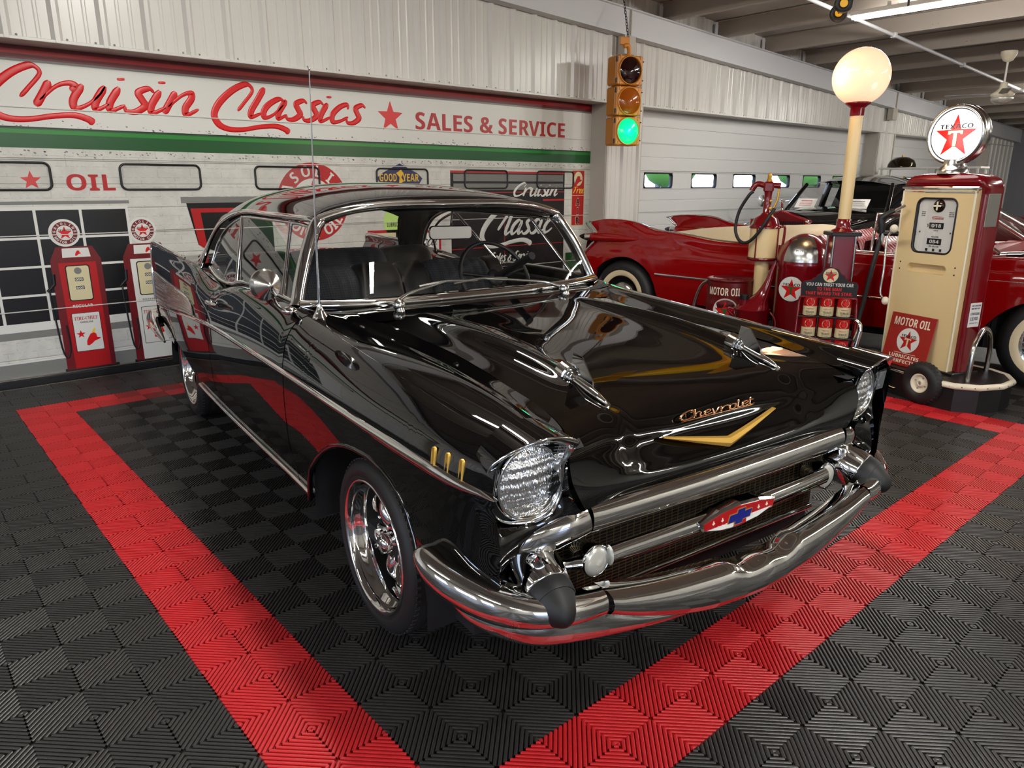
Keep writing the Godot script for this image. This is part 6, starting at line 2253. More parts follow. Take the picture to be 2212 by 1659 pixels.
# ------------------------------------------------------------------ cars further back
func build_far_cars():
	var t := thing("vintage_saloon", "black saloon with upright maroon radiator and winged mascot behind the convertible", "car", Vector3(9.45, 0, -3.25), -1.45)
	# z forward; radiator at the front
	var b := MB.new()
	var prof := PackedVector2Array([Vector2(-0.36, 0.45), Vector2(0.36, 0.45), Vector2(0.36, 1.075), Vector2(0.0, 1.19), Vector2(-0.36, 1.075)])
	b.ext(prof, 1.55, 1.66, 0.012)
	put("radiator_shell", b, "maroon", t)
	b = MB.new()
	for k in 22: b.box(Vector3(-0.315 + k * 0.03, 0.77, 1.67), Vector3(0.012, 0.58, 0.025))
	put("radiator_slats", b, "soft_black", t)
	b = MB.new()
	for s in [-1.0, 1.0]: b.box(Vector3(0.345 * s, 0.77, 1.655), Vector3(0.045, 0.62, 0.05), 0.006)
	put("radiator_edge", b, "chrome", t)
	b = MB.new()
	b.at(Transform3D(Basis(), Vector3(0, 0, 1.61)))
	b.lathe([Vector2(0.03, 1.18), Vector2(0.022, 1.20), Vector2(0.008, 1.215)], 14)
	b.tube([Vector3(0, 1.21, 0), Vector3(0, 1.26, 0.012), Vector3(0, 1.30, 0.03)], [0.012, 0.018, 0.008], 8)
	b.ball(Vector3(0, 1.315, 0.04), Vector3(0.012, 0.014, 0.012), 8, 6)
	for s in [-1.0, 1.0]: b.tube([Vector3(0, 1.285, 0.02), Vector3(0.04 * s, 1.30, -0.02), Vector3(0.07 * s, 1.31, -0.06)], [0.008, 0.007, 0.003], 6)
	put("mascot", b, "chrome", t)
	b = MB.new()
	b.grid(loft([[Vector3(-0.36, 0.80, 1.56), Vector3(-0.35, 1.07, 1.56), Vector3(0, 1.18, 1.56), Vector3(0.35, 1.07, 1.56), Vector3(0.36, 0.80, 1.56)], [Vector3(-0.50, 0.82, 0.8), Vector3(-0.47, 1.08, 0.8), Vector3(0, 1.19, 0.8), Vector3(0.47, 1.08, 0.8), Vector3(0.50, 0.82, 0.8)], [Vector3(-0.72, 0.9, -0.1), Vector3(-0.66, 1.12, -0.1), Vector3(0, 1.20, -0.1), Vector3(0.66, 1.12, -0.1), Vector3(0.72, 0.9, -0.1)]], 14, 24))
	put("hood", b, "black_paint", t)
	for s in [-1.0, 1.0]:
		b = MB.new().at(side(s))
		b.grid(loft([[Vector3(0.36, 0.9, 1.3), Vector3(0.55, 0.98, 1.55), Vector3(0.78, 0.92, 1.55), Vector3(0.88, 0.6, 1.45), Vector3(0.88, 0.35, 1.4)], [Vector3(0.45, 0.95, 0.8), Vector3(0.6, 1.02, 0.9), Vector3(0.82, 0.98, 0.8), Vector3(0.92, 0.7, 0.7), Vector3(0.92, 0.4, 0.7)], [Vector3(0.68, 1.08, -0.1), Vector3(0.75, 1.1, -0.1), Vector3(0.86, 1.02, -0.1), Vector3(0.93, 0.7, -0.1), Vector3(0.92, 0.35, -0.1)], [Vector3(0.70, 1.12, -1.6), Vector3(0.76, 1.12, -1.6), Vector3(0.86, 1.03, -1.6), Vector3(0.93, 0.7, -1.6), Vector3(0.92, 0.35, -1.6)], [Vector3(0.5, 1.0, -3.0), Vector3(0.6, 1.0, -3.0), Vector3(0.72, 0.95, -3.0), Vector3(0.80, 0.7, -3.0), Vector3(0.8, 0.4, -3.0)]], 24, 18))
		put("fender", b, "black_paint", t)
		b = MB.new().at(side(s) * Transform3D(Basis(Vector3.RIGHT, PI / 2), Vector3(0.62, 0.86, 1.6)))
		b.turn([Vector2(0.10, -0.1), Vector2(0.105, 0.0), Vector2(0.095, 0.02), Vector2(0.0, 0.03)], 20)
		put("head_lamp", b, "chrome", t)
		b = MB.new().at(side(s))
		b.ball(Vector3(0.98, 1.26, -0.05), Vector3(0.075, 0.085, 0.03), 14, 10)
		b.tube([Vector3(0.86, 1.12, -0.15), Vector3(0.98, 1.22, -0.05)], 0.010, 6)
		put("door_mirror", b, "chrome", t)
		b = MB.new().at(side(s))
		b.tube([Vector3(0.70, 1.10, -0.22), Vector3(0.60, 1.50, -0.72)], 0.03, 8)
		b.tube([Vector3(0.72, 1.12, -1.75), Vector3(0.62, 1.52, -1.75)], 0.05, 8)
		b.grid([[Vector3(0.72, 1.12, -2.2), Vector3(0.60, 1.50, -2.2)], [Vector3(0.66, 1.12, -2.75), Vector3(0.55, 1.42, -2.65)]])
		b.grid(loft([[Vector3(0.36, 0.80, 1.56), Vector3(0.36, 0.30, 1.5)], [Vector3(0.90, 0.6, 1.47), Vector3(0.90, 0.3, 1.44)]], 4, 4))
		put("pillar", b, "black_paint", t)
		for w in [0.75, -2.35]:
			b = MB.new().at(side(s) * Transform3D(Basis(Vector3.FORWARD, PI / 2), Vector3(0.88, 0.34, w)))
			b.lathe([Vector2(0, 0.02), Vector2(0.2, 0.02), Vector2(0.34, 0.0), Vector2(0.34, -0.16), Vector2(0, -0.18)], 24)
			put("wheel", b, "tyre", t)
		b = MB.new().at(side(s))
		b.grid([[Vector3(0.72, 1.12, -0.3), Vector3(0.61, 1.49, -0.76)], [Vector3(0.74, 1.12, -1.7), Vector3(0.63, 1.5, -1.7)], [Vector3(0.72, 1.12, -2.2), Vector3(0.61, 1.49, -2.2)]])
		put("side_glass", b, "tint_glass", t)
	b = MB.new()
	b.grid(loft([[Vector3(-0.60, 1.49, -0.70), Vector3(-0.3, 1.54, -0.64), Vector3(0, 1.55, -0.62), Vector3(0.3, 1.54, -0.64), Vector3(0.60, 1.49, -0.70)], [Vector3(-0.64, 1.52, -1.5), Vector3(-0.3, 1.62, -1.5), Vector3(0, 1.64, -1.5), Vector3(0.3, 1.62, -1.5), Vector3(0.64, 1.52, -1.5)], [Vector3(-0.60, 1.49, -2.2), Vector3(-0.3, 1.58, -2.3), Vector3(0, 1.60, -2.3), Vector3(0.3, 1.58, -2.3), Vector3(0.60, 1.49, -2.2)], [Vector3(-0.55, 1.40, -2.65), Vector3(-0.3, 1.42, -2.75), Vector3(0, 1.43, -2.78), Vector3(0.3, 1.42, -2.75), Vector3(0.55, 1.40, -2.65)], [Vector3(-0.60, 1.0, -3.0), Vector3(-0.3, 1.0, -3.05), Vector3(0, 1.0, -3.05), Vector3(0.3, 1.0, -3.05), Vector3(0.60, 1.0, -3.0)]], 24, 20))
	put("roof", b, "black_paint", t)
	b = MB.new()
	b.grid([[Vector3(-0.68, 1.13, -0.20), Vector3(-0.59, 1.49, -0.70)], [Vector3(0, 1.17, -0.10), Vector3(0, 1.53, -0.62)], [Vector3(0.68, 1.13, -0.20), Vector3(0.59, 1.49, -0.70)]])
	put("windscreen", b, "tint_glass", t)
	b = MB.new()
	b.box(Vector3(0, 1.0, -1.4), Vector3(1.3, 0.3, 0.2), 0.05)
	b.box(Vector3(0, 0.6, -1.2), Vector3(1.6, 0.5, 3.2))
	b.box(Vector3(0, 1.08, -0.30), Vector3(1.36, 0.10, 0.2), 0.03)
	put("interior", b, "dark", t)
	for x in [-0.42, 0.30]:
		b = MB.new()
		b.box(Vector3.ZERO, Vector3(0.28, 0.19, 0.003))
		var p := put("paper", b, "paper", t)
		p.transform = Transform3D(Basis(Vector3.RIGHT, -0.85), Vector3(x, 1.235, -0.285))
		b = MB.new()
		b.box(Vector3(0, 0.045, 0.002), Vector3(0.16, 0.016, 0.002))
		for k in 4: b.box(Vector3(0, 0.01 - k * 0.02, 0.002), Vector3(0.18, 0.004, 0.002))
		put("print", b, "print_red" if x < 0 else "print_grey", p)
	# red car with a black soft top far right
	t = thing("soft_top_car", "red car with a black soft top at the far right behind the pump", "car", Vector3(12.4, 0, -0.45), 2.4)
	b = MB.new()
	b.grid(loft([[Vector3(-0.9, 0.35, -2.4), Vector3(-0.85, 0.85, -2.4), Vector3(0, 0.95, -2.45), Vector3(0.85, 0.85, -2.4), Vector3(0.9, 0.35, -2.4)], [Vector3(-0.95, 0.35, -1.2), Vector3(-0.92, 0.95, -1.2), Vector3(0, 1.02, -1.2), Vector3(0.92, 0.95, -1.2), Vector3(0.95, 0.35, -1.2)], [Vector3(-0.95, 0.35, 0.8), Vector3(-0.92, 0.98, 0.8), Vector3(0, 1.05, 0.8), Vector3(0.92, 0.98, 0.8), Vector3(0.95, 0.35, 0.8)], [Vector3(-0.9, 0.35, 2.4), Vector3(-0.85, 0.88, 2.4), Vector3(0, 0.93, 2.45), Vector3(0.85, 0.88, 2.4), Vector3(0.9, 0.35, 2.4)]], 20, 24))
	put("body", b, "far_red", t)
	b = MB.new()
	b.grid(loft([[Vector3(-0.7, 1.0, -1.5), Vector3(-0.4, 1.05, -1.55), Vector3(0, 1.05, -1.55), Vector3(0.4, 1.05, -1.55), Vector3(0.7, 1.0, -1.5)], [Vector3(-0.62, 1.36, -0.9), Vector3(-0.3, 1.43, -0.95), Vector3(0, 1.45, -0.95), Vector3(0.3, 1.43, -0.95), Vector3(0.62, 1.36, -0.9)], [Vector3(-0.62, 1.38, 0.4), Vector3(-0.3, 1.45, 0.4), Vector3(0, 1.46, 0.4), Vector3(0.3, 1.45, 0.4), Vector3(0.62, 1.38, 0.4)]], 16, 16))
	for s in [-1.0, 1.0]: b.grid([[Vector3(0.62 * s, 1.37, -0.9), Vector3(0.72 * s, 1.0, -1.5)], [Vector3(0.63 * s, 1.37, -0.3), Vector3(0.74 * s, 1.0, -0.5)]])
	put("soft_top", b, "cloth_top", t)
	b = MB.new()
	b.tube([Vector3(-0.93, 0.86, -2.42), Vector3(0, 0.92, -2.47), Vector3(0.93, 0.86, -2.42)], 0.04, 8)
	b.tube([Vector3(-0.94, 0.45, -2.5), Vector3(0, 0.45, -2.56), Vector3(0.94, 0.45, -2.5)], 0.08, 8)
	for s in [-1.0, 1.0]: b.tube([Vector3(0.955 * s, 0.8, -2.2), Vector3(0.965 * s, 0.82, 2.2)], 0.012, 6)
	put("bright_trim", b, "chrome", t)
	b = MB.new()
	b.box(Vector3(0, 0.68, -2.44), Vector3(1.5, 0.22, 0.06), 0.03)
	put("tail_panel", b, "soft_black", t)
	for w in [[-1, -1.5], [1, -1.5], [-1, 1.5], [1, 1.5]]:
		b = MB.new().at(Transform3D(Basis(Vector3.FORWARD, PI / 2), Vector3(0.86 * w[0], 0.34, w[1])))
		b.lathe([Vector2(0, 0.1), Vector2(0.2, 0.1), Vector2(0.34, 0.08), Vector2(0.34, -0.08), Vector2(0.2, -0.1), Vector2(0, -0.1)], 24)
		put("wheel", b, "tyre", t)
# ------------------------------------------------------------------ filling station pieces between the two cars
func facing(p: Vector3, dir: Vector3, tilt := 0.0) -> Transform3D:   # z axis along dir
	var z := Vector3(dir.x, 0, dir.z).normalized()
	var x := Vector3.UP.cross(z).normalized()
	return Transform3D(Basis(x, Vector3.UP, z), p) * Transform3D(Basis(Vector3.RIGHT, tilt), Vector3.ZERO)

const TO_EYE := Vector3(-0.887, 0, 0.463)

func build_props():
	gas_pump()
	globe_lamp()
	waste_bin()
	can_rack()
	oil_drum()
	oil_pump()
	oil_can()
	far_shelf()

func gas_pump():
	var P := thing("fuel_pump", "cream and maroon fuel pump with a lit star globe on two fat tyres", "fuel pump", Vector3(5.003, 0, -0.306), -1.896)
	var b := MB.new()
	# island platform with a rounded end
	var pl := PackedVector2Array()
	for q in [[-0.33, 0.16], [-0.33, -0.40], [0.30, -0.44], [0.44, -0.40], [0.56, -0.28], [0.61, -0.10], [0.58, 0.08], [0.48, 0.19], [0.34, 0.22]]: pl.append(Vector2(q[0], -q[1]))
	b.at(Transform3D(Basis(Vector3.RIGHT, -PI / 2), Vector3.ZERO))
	b.ext(pl, 0.0, 0.165)
	var big := Geometry2D.offset_polygon(pl, -0.02)[0]
	b.ext(big, 0.16, 0.192)
	put("platform", b, "soft_black", P)
	b = MB.new()
	var path := []
	for q in pl: path.append(Vector3(q.x, 0.178, -q.y))
	b.tube(path, 0.022, 8, false, true)
	var band := put("platform_band", b, "ivory", P)
	b = MB.new()
	for i in range(3, 9):
		for u in [0.25, 0.75]:
			var q: Vector3 = path[i].lerp(path[(i + 1) % 9], u)
			var o := Vector3(q.x - 0.15, 0, q.z + 0.1).normalized()
			b.ball(q + o * 0.021, Vector3(0.004, 0.004, 0.004), 6, 4)
	put("rivet", b, "soft_black", band)
	# cabinet: side cheeks and rounded cap
	b = MB.new()
	var G := []
	for y in [0.205, 1.43, 1.47]:
		var row := []
		for q in rrect(-0.315, -0.225, 0.315, -0.05, 0.03, 4): row.append(Vector3(q.x, y, q.y))
		G.append(row)
	for k in [[1.50, 0.312, 0.222], [1.535, 0.295, 0.21], [1.558, 0.26, 0.18], [1.572, 0.18, 0.13], [1.576, 0.06, 0.05]]:
		var row := []
		for q in rrect(-k[1], -0.115 - k[2] / 2, k[1], -0.115 + k[2] / 2, 0.04, 4): row.append(Vector3(q.x, k[0], q.y))
		G.append(row)
	b.grid(G, false, true)
	put("cabinet", b, "maroon", P)
	b = MB.new()
	b.box(Vector3(0, 0.196, -0.11), Vector3(0.66, 0.03, 0.27), 0.006)
	put("plinth", b, "soft_black", P)
	# cream front with openings for dial and slot
	var outer := rect(-0.272, 0.21, 0.272, 1.462)
	var fp := CSGCombiner3D.new()
	fp.name = "front_panel"
	P.add_child(fp)
	var slab := CSGBox3D.new()
	slab.size = Vector3(0.544, 1.252, 0.06)
	slab.position = Vector3(0, 0.836, -0.018)
	slab.material = M["cream"]
	fp.add_child(slab)
	slab.name = "slab"
	for hole in [rrect(-0.152, 1.025, 0.158, 1.405, 0.05, 6), rrect(-0.165, 0.878, 0.150, 0.945, 0.033, 6)]:
		var h := CSGPolygon3D.new()
		h.polygon = hole
		h.depth = 0.14
		h.position = Vector3(0, 0, 0.05)
		h.operation = CSGShape3D.OPERATION_SUBTRACTION
		h.material = M["cream"]
		h.name = "opening"
		fp.add_child(h, true)
	b = MB.new()
	b.ext(rrect(-0.18, 0.86, 0.165, 0.96, 0.03), -0.046, -0.04)
	put("slot_back", b, "cream", P)
	b = MB.new()
	for x in [-0.277, 0.277]: b.box(Vector3(x, 0.83, 0.012), Vector3(0.012, 1.25, 0.012), 0.003)
	put("edge_strip", b, "ivory", P)
	b = MB.new()
	b.box(Vector3(0, 1.472, 0.004), Vector3(0.60, 0.026, 0.03), 0.008)
	b.box(Vector3(0, 1.447, 0.006), Vector3(0.57, 0.012, 0.022), 0.004)
	put("brow_trim", b, "chrome", P)
	b = MB.new()
	for p in [Vector3(-0.225, 0.945, 0.014), Vector3(-0.225, 0.895, 0.014), Vector3(0.215, 0.94, 0.014), Vector3(0.215, 0.89, 0.014)]: b.ball(p, Vector3(0.006, 0.006, 0.002), 8, 4)
	put("screw_hole", b, "soft_black", P)
	# dial
	b = MB.new()
	frame_ring(b, -0.158, 1.02, 0.164, 1.41, 0.055, 0.012, -0.01, 0.018)
	var D := put("dial_frame", b, "soft_black", P)
	b = MB.new()
	b.ext(rrect(-0.155, 1.022, 0.161, 1.408, 0.05), -0.014, -0.006)
	put("dial_face", b, "white", D)
	var dial := func(n, s, h, m, x, y, w): return letters(n, s, h, m, P, Transform3D(Basis(), Vector3(x, y, -0.006)), w, 0.001)
	dial.call("lettering", "TOKHEIM", 0.014, "print_red", 0.01, 1.258, 0.09)
	b = MB.new()
	stroke(b, [Vector2(-0.035, 1.272), Vector2(-0.01, 1.279), Vector2(0.055, 1.276)], 0.003, 0.003, 0.001, Transform3D(Basis(), Vector3(0, 0, -0.005)))
	put("print_line", b, "print_red", P)
	for k in 3:
		dial.call("lettering", ["READ", "METER", "TO FILL"][k], 0.008, "print_black", -0.105, 1.305 - k * 0.013, 0.03)
		dial.call("lettering", ["PRICE", "PER 1/10", "GALLON"][k], 0.008, "print_black", 0.112, 1.305 - k * 0.013, 0.036)
	for row in [[1.195, "018", 0.055], [1.085, "084", 0.055]]:
		b = MB.new()
		b.ext(rrect(0.01 - row[2], row[0], 0.01 + row[2], row[0] + 0.042, 0.004), -0.006, -0.001)
		put("counter", b, "soft_black", P)
		letters("lettering", row[1], 0.024, "print_white", P, Transform3D(Basis(), Vector3(0.012, row[0] + 0.009, -0.001)), 0.075, 0.0008)
	dial.call("lettering", "$", 0.026, "print_black", -0.058, 1.203, 0.012)
	dial.call("lettering", "SALE", 0.009, "print_black", 0.01, 1.178, 0.035)
	dial.call("lettering", "GALLONS", 0.009, "print_black", 0.01, 1.134, 0.055)
	dial.call("lettering", "PER GALLON", 0.010, "print_black", 0.01, 1.066, 0.075)
	for x in [-0.05, 0.005, 0.06]:
		b = MB.new()
		b.ext(rect(x, 1.038, x + 0.016, 1.056), -0.006, -0.002)
		put("counter", b, "soft_black", P)
	dial.call("lettering", "THIS SALE TAX INCLUDED", 0.006, "print_grey", 0.01, 1.028, 0.13)
	b = MB.new()
	for x in [-0.115, 0.125]: b.ball(Vector3(x, 1.17, -0.004), Vector3(0.007, 0.007, 0.004), 10, 5)
	put("screw", b, "steel", P)
	b = MB.new()
	b.ball(Vector3(0.01, 1.352, -0.006), Vector3(0.045, 0.045, 0.024), 24, 12)
	put("sight_glass", b, "bronze_glass", P)
	b = MB.new()
	for a in [0.0, PI / 2]: b.box(Vector3(0.01, 1.352, 0.018), Vector3(0.06 if a == 0.0 else 0.012, 0.012 if a == 0.0 else 0.06, 0.003), 0.001)
	put("spinner", b, "ivory", P)
	b = MB.new()
	b.ext(rrect(-0.15, 1.028, 0.156, 1.402, 0.045), 0.006, 0.008)
	put("dial_glass", b, "glass", P)
	# right cheek: vent plate and lead notice
	b = MB.new()
	b.box(Vector3(0.316, 1.33, -0.12), Vector3(0.006, 0.22, 0.12), 0.002)
	put("side_plate", b, "steel", P)
	b = MB.new()
	b.box(Vector3(0.318, 0.62, -0.12), Vector3(0.004, 0.17, 0.11), 0.001)
	var nt := put("notice", b, "white", P)
	var side_t := func(s, h, y, w): letters("lettering", s, h, "print_blue", nt, Transform3D(Basis(Vector3.UP, PI / 2), Vector3(0.3202, y, -0.12)), w, 0.0006)
	side_t.call("THIS GASOLINE", 0.011, 0.680, 0.09)
	side_t.call("MAY NOT BUT", 0.011, 0.660, 0.085)
	side_t.call("CONTAINS", 0.018, 0.620, 0.09)
	side_t.call("LEAD", 0.024, 0.583, 0.075)
	side_t.call("(TETRAETHYL)", 0.009, 0.558, 0.085)
	# globe
	b = MB.new()
	b.turn([Vector2(0.095, 1.572), Vector2(0.09, 1.585), Vector2(0.086, 1.60), Vector2(0.086, 1.625), Vector2(0.075, 1.632), Vector2(0.065, 1.66)], 28)
	b.at(Transform3D(Basis(), Vector3(0, 0, -0.10)))
	b.turn([Vector2(0.098, 1.57), Vector2(0.096, 1.60), Vector2(0.088, 1.605), Vector2(0.075, 1.625), Vector2(0.07, 1.665)], 28)
	var neck := MB.new().at(Transform3D(Basis(), Vector3(0, 0, -0.10)))
	neck.turn([Vector2(0.098, 1.57), Vector2(0.096, 1.60), Vector2(0.088, 1.605), Vector2(0.075, 1.625), Vector2(0.07, 1.665)], 28)
	put("globe_collar", neck, "brushed", P)
	var gt := Transform3D(Basis(Vector3.UP, 0.12), Vector3(0, 1.828, -0.10))
	b = MB.new().at(gt * Transform3D(Basis(Vector3.RIGHT, PI / 2), Vector3.ZERO))
	b.turn([Vector2(0.160, -0.05), Vector2(0.192, -0.05), Vector2(0.200, -0.03), Vector2(0.196, -0.012), Vector2(0.204, 0.0), Vector2(0.196, 0.012), Vector2(0.200, 0.03), Vector2(0.196, 0.052), Vector2(0.182, 0.058), Vector2(0.176, 0.05), Vector2(0.174, 0.035)], 56)
	put("globe_rim", b, "brushed", P)
	b = MB.new().at(gt)
	b.ext(ring(0, 0, 0.176, 0.176, 48), 0.030, 0.036)
	put("globe_gasket", b, "soft_black", P)
	b = MB.new().at(gt)
	b.ext(ring(0, 0, 0.168, 0.168, 48), 0.030, 0.040)
	b.ext(ring(0, 0, 0.168, 0.168, 48), -0.046, -0.040)
	put("lit_sign_face", b, "sign_glow", P)
	b = MB.new().at(gt)
	b.ext(star(0, -0.012, 0.148), 0.038, 0.0415)
	put("lit_sign_star", b, "sign_glow_red", P)
	letters("lettering", "TEXACO", 0.030, "print_black", P, gt * Transform3D(Basis(), Vector3(0, 0.040, 0.0412)), 0.225, 0.0012)
	var T := [[-0.30, 0.16], [-0.30, 0.02], [-0.22, 0.02], [-0.18, 0.07], [-0.07, 0.07], [-0.07, -0.45], [0.07, -0.45], [0.07, 0.07], [0.18, 0.07], [0.22, 0.02], [0.30, 0.02], [0.30, 0.16]]
	var tp := PackedVector2Array()
	for q in T: tp.append(Vector2(q[0], q[1]) * 0.168)
	b = MB.new().at(gt)
	b.ext(Geometry2D.offset_polygon(tp, 0.004)[0], 0.041, 0.0422)
	put("letter_edge", b, "print_black", P)
	b = MB.new().at(gt)
	b.ext(tp, 0.041, 0.043)
	put("lit_sign_letter", b, "sign_glow_green", P)
	var ol := OmniLight3D.new()
	ol.name = "globe_light"
	ol.position = gt * Vector3(0, 0, 0.12)
	ol.light_energy = 0.10
	ol.light_size = 0.15
	ol.omni_attenuation = 2.0
	ol.omni_range = 20.0
	ol.shadow_enabled = true
	P.add_child(ol)
	# guard hoop
	b = MB.new()
	b.tube(curve([Vector3(0.479, 0.19, 0.074), Vector3(0.478, 0.36, 0.07), Vector3(0.462, 0.46, 0.03), Vector3(0.41, 0.535, -0.11), Vector3(0.35, 0.49, -0.26), Vector3(0.318, 0.36, -0.345), Vector3(0.309, 0.19, -0.357)], 32), 0.017, 12)
	put("guard_hoop", b, "steel", P)
	# two pneumatic tyres under the front
	for x in [0.262, -0.17]:
		var w := Node3D.new()
		w.name = "wheel" if x > 0 else "wheel_001"
		P.add_child(w)
		w.transform = Transform3D(Basis(Vector3.RIGHT, PI / 2), Vector3(x, 0.150, 0.22))
		b = MB.new()
		var tyre := []
		for k in 21:
			var a := -0.75 * PI + 1.5 * PI * k / 20
			tyre.append(Vector2(0.102 + 0.048 * cos(a), 0.050 * sin(a)))
		b.turn(tyre, 48)
		b.flat()
		for k in 32:
			for m in [-0.55, 0.0, 0.55]:
				b.at(Transform3D(Basis(Vector3.UP, TAU * (k + 0.5 * absf(m)) / 32), Vector3.ZERO) * Transform3D(Basis(Vector3.BACK, m), Vector3(0.102, 0, 0)))
				b.box(Vector3(0.048, 0, 0), Vector3(0.006, 0.016, 0.011), 0.002)
		put("tyre", b, "tyre", w)
		b = MB.new()
		b.turn([Vector2(0.072, 0.018), Vector2(0.068, 0.036), Vector2(0.060, 0.034), Vector2(0.052, 0.020), Vector2(0.028, 0.018), Vector2(0.024, 0.030), Vector2(0.012, 0.034), Vector2(0.012, 0.022), Vector2(0.0, 0.022)], 36)
		put("rim", b, "ivory", w)
		b = MB.new()
		for k in 4:
			var a := TAU * k / 4 + 0.4
			b.ball(Vector3(0.042 * cos(a), 0.022, 0.042 * sin(a)), Vector3(0.006, 0.004, 0.006), 8, 5)
		b.tube([Vector3(0, -0.12, 0), Vector3(0, 0.03, 0)], 0.008, 8)
		put("bolt", b, "grey_metal", w)
	# nozzle, hose and crank levers on the left cheek
	b = MB.new()
	var W := P.transform.affine_inverse()
	var hp := []
	for q in curve([Vector3(4.95, 1.145, -0.64), Vector3(4.93, 1.05, -0.645), Vector3(4.90, 0.90, -0.655), Vector3(4.90, 0.645, -0.685), Vector3(4.90, 0.46, -0.708), Vector3(4.92, 0.28, -0.69), Vector3(4.98, 0.10, -0.62), Vector3(5.05, 0.03, -0.52), Vector3(5.10, 0.06, -0.45)], 40): hp.append(W * q)
	b.tube(hp, 0.017, 10)
	put("hose", b, "rubber", P)
	b = MB.new()
	var np := []
	for q in [Vector3(4.95, 1.12, -0.64), Vector3(4.95, 1.20, -0.645), Vector3(4.95, 1.262, -0.652), Vector3(4.95, 1.275, -0.63), Vector3(4.95, 1.30, -0.60), Vector3(4.99, 1.325, -0.56)]: np.append(W * q)
	b.tube(np, [0.022, 0.026, 0.030, 0.024, 0.017, 0.012], 10)
	b.tube([W * Vector3(4.95, 1.15, -0.64), W * Vector3(4.97, 1.15, -0.53)], 0.018, 8)
	put("nozzle", b, "soft_black", P)
	b = MB.new()
	b.tube([W * Vector3(4.95, 1.08, -0.645), W * Vector3(4.95, 1.15, -0.64)], 0.024, 12)
	b.tube([W * Vector3(4.95, 1.29, -0.61), W * Vector3(5.0, 1.35, -0.52)], 0.011, 8)
	put("nozzle_trim", b, "chrome", P)
	b = MB.new()
	var lp := []
	for q in curve([Vector3(4.90, 1.18, -0.535), Vector3(4.86, 1.15, -0.55), Vector3(4.84, 1.10, -0.555), Vector3(4.81, 0.90, -0.535), Vector3(4.80, 0.74, -0.535), Vector3(4.80, 0.69, -0.50)], 20): lp.append(W * q)
	b.tube(lp, 0.008, 8)
	var lv := put("lever", b, "steel", P)
	b = MB.new()
	b.ball(W * Vector3(4.88, 1.19, -0.53), Vector3(0.028, 0.03, 0.028), 12, 8)
	b.ball(W * Vector3(4.80, 0.68, -0.49), Vector3(0.026, 0.03, 0.026), 12, 8)
	put("knob", b, "ivory", lv)
	# tin sign leaning on the front
	var sg := thing("tin_sign", "rusty red tin motor oil sign leaning against the cream pump front", "sign")
	sg.transform = P.transform * Transform3D(Basis(Vector3.RIGHT, -0.17), Vector3(-0.030, 0.20, 0.085))
	b = MB.new()
	b.box(Vector3(0, 0.185, 0), Vector3(0.375, 0.385, 0.008), 0.003)
	put("plate", b, "rust_sign", sg)
	letters("lettering", "MOTOR OIL", 0.060, "ivory", sg, Transform3D(Basis(), Vector3(0, 0.288, 0.004)), 0.30, 0.001)
	letters("lettering", "LUBRICATES", 0.026, "ivory", sg, Transform3D(Basis(), Vector3(0, 0.050, 0.004)), 0.25, 0.001)
	letters("lettering", "PERFECTLY", 0.026, "ivory", sg, Transform3D(Basis(), Vector3(0.01, 0.014, 0.004)), 0.235, 0.001)
	b = MB.new()
	b.ext(rect(-0.09, 0.086, 0.09, 0.089), 0.004, 0.005)
	put("print_line", b, "ivory", sg)
	badge(sg, Transform3D(Basis(), Vector3(0, 0.185, 0.0035)), 0.092, "TEXACO", "print_white", "print_red", "print_cream", "print_white")

func globe_lamp():
	var L := thing("globe_lamp", "tall cream lamp post with a glowing round globe and maroon pedestal", "lamp", Vector3(5.02, 0, -0.965), -1.09 + 0.25)
	var b := MB.new()
	var G := []
	for y in [[0.0, 0.10], [0.06, 0.10], [0.08, 0.088], [1.12, 0.080]]:
		G.append([Vector3(-y[1], y[0], y[1]), Vector3(y[1], y[0], y[1]), Vector3(y[1], y[0], -y[1]), Vector3(-y[1], y[0], -y[1])])
	b.grid(G, false, true, false)
	put("pedestal", b, "maroon", L)
	b = MB.new()
	for s in [[-1, 1], [1, 1], [1, -1], [-1, -1]]: b.tube([Vector3(0.087 * s[0], 0.08, 0.087 * s[1]), Vector3(0.080 * s[0], 1.12, 0.080 * s[1])], 0.009, 6)
	put("corner_strip", b, "steel", L)
	b = MB.new()
	b.box(Vector3(0, 1.128, 0), Vector3(0.225, 0.03, 0.225), 0.006)
	put("ledge", b, "soft_black", L)
	b = MB.new()
	b.turn([Vector2(0.09, 1.142), Vector2(0.082, 1.155), Vector2(0.055, 1.168), Vector2(0.052, 1.18), Vector2(0.052, 1.235), Vector2(0.046, 1.24)], 28)
	put("collar", b, "maroon", L)
	b = MB.new()
	b.turn([Vector2(0.046, 1.235), Vector2(0.045, 2.0)], 24)
	put("post", b, "cream", L)
	b = MB.new()
	b.turn([Vector2(0.048, 1.99), Vector2(0.050, 2.0), Vector2(0.050, 2.045), Vector2(0.060, 2.055), Vector2(0.088, 2.075), Vector2(0.09, 2.085), Vector2(0.08, 2.085)], 28)
	put("fitter", b, "maroon", L)
	b = MB.new()
	b.ball(Vector3(0, 2.265, 0), Vector3(0.2, 0.2, 0.2), 40, 24)
	put("globe", b, "globe_glow", L)
	for p in [Vector3(-0.26, 2.265, 0.10)]:
		var o := OmniLight3D.new()
		o.name = "globe_light"
		o.position = p
		o.light_color = Color(1.0, 0.82, 0.62)
		o.light_energy = 0.25
		o.light_size = 0.2
		o.omni_range = 20.0
		o.omni_attenuation = 2.0
		o.shadow_enabled = true
		L.add_child(o)

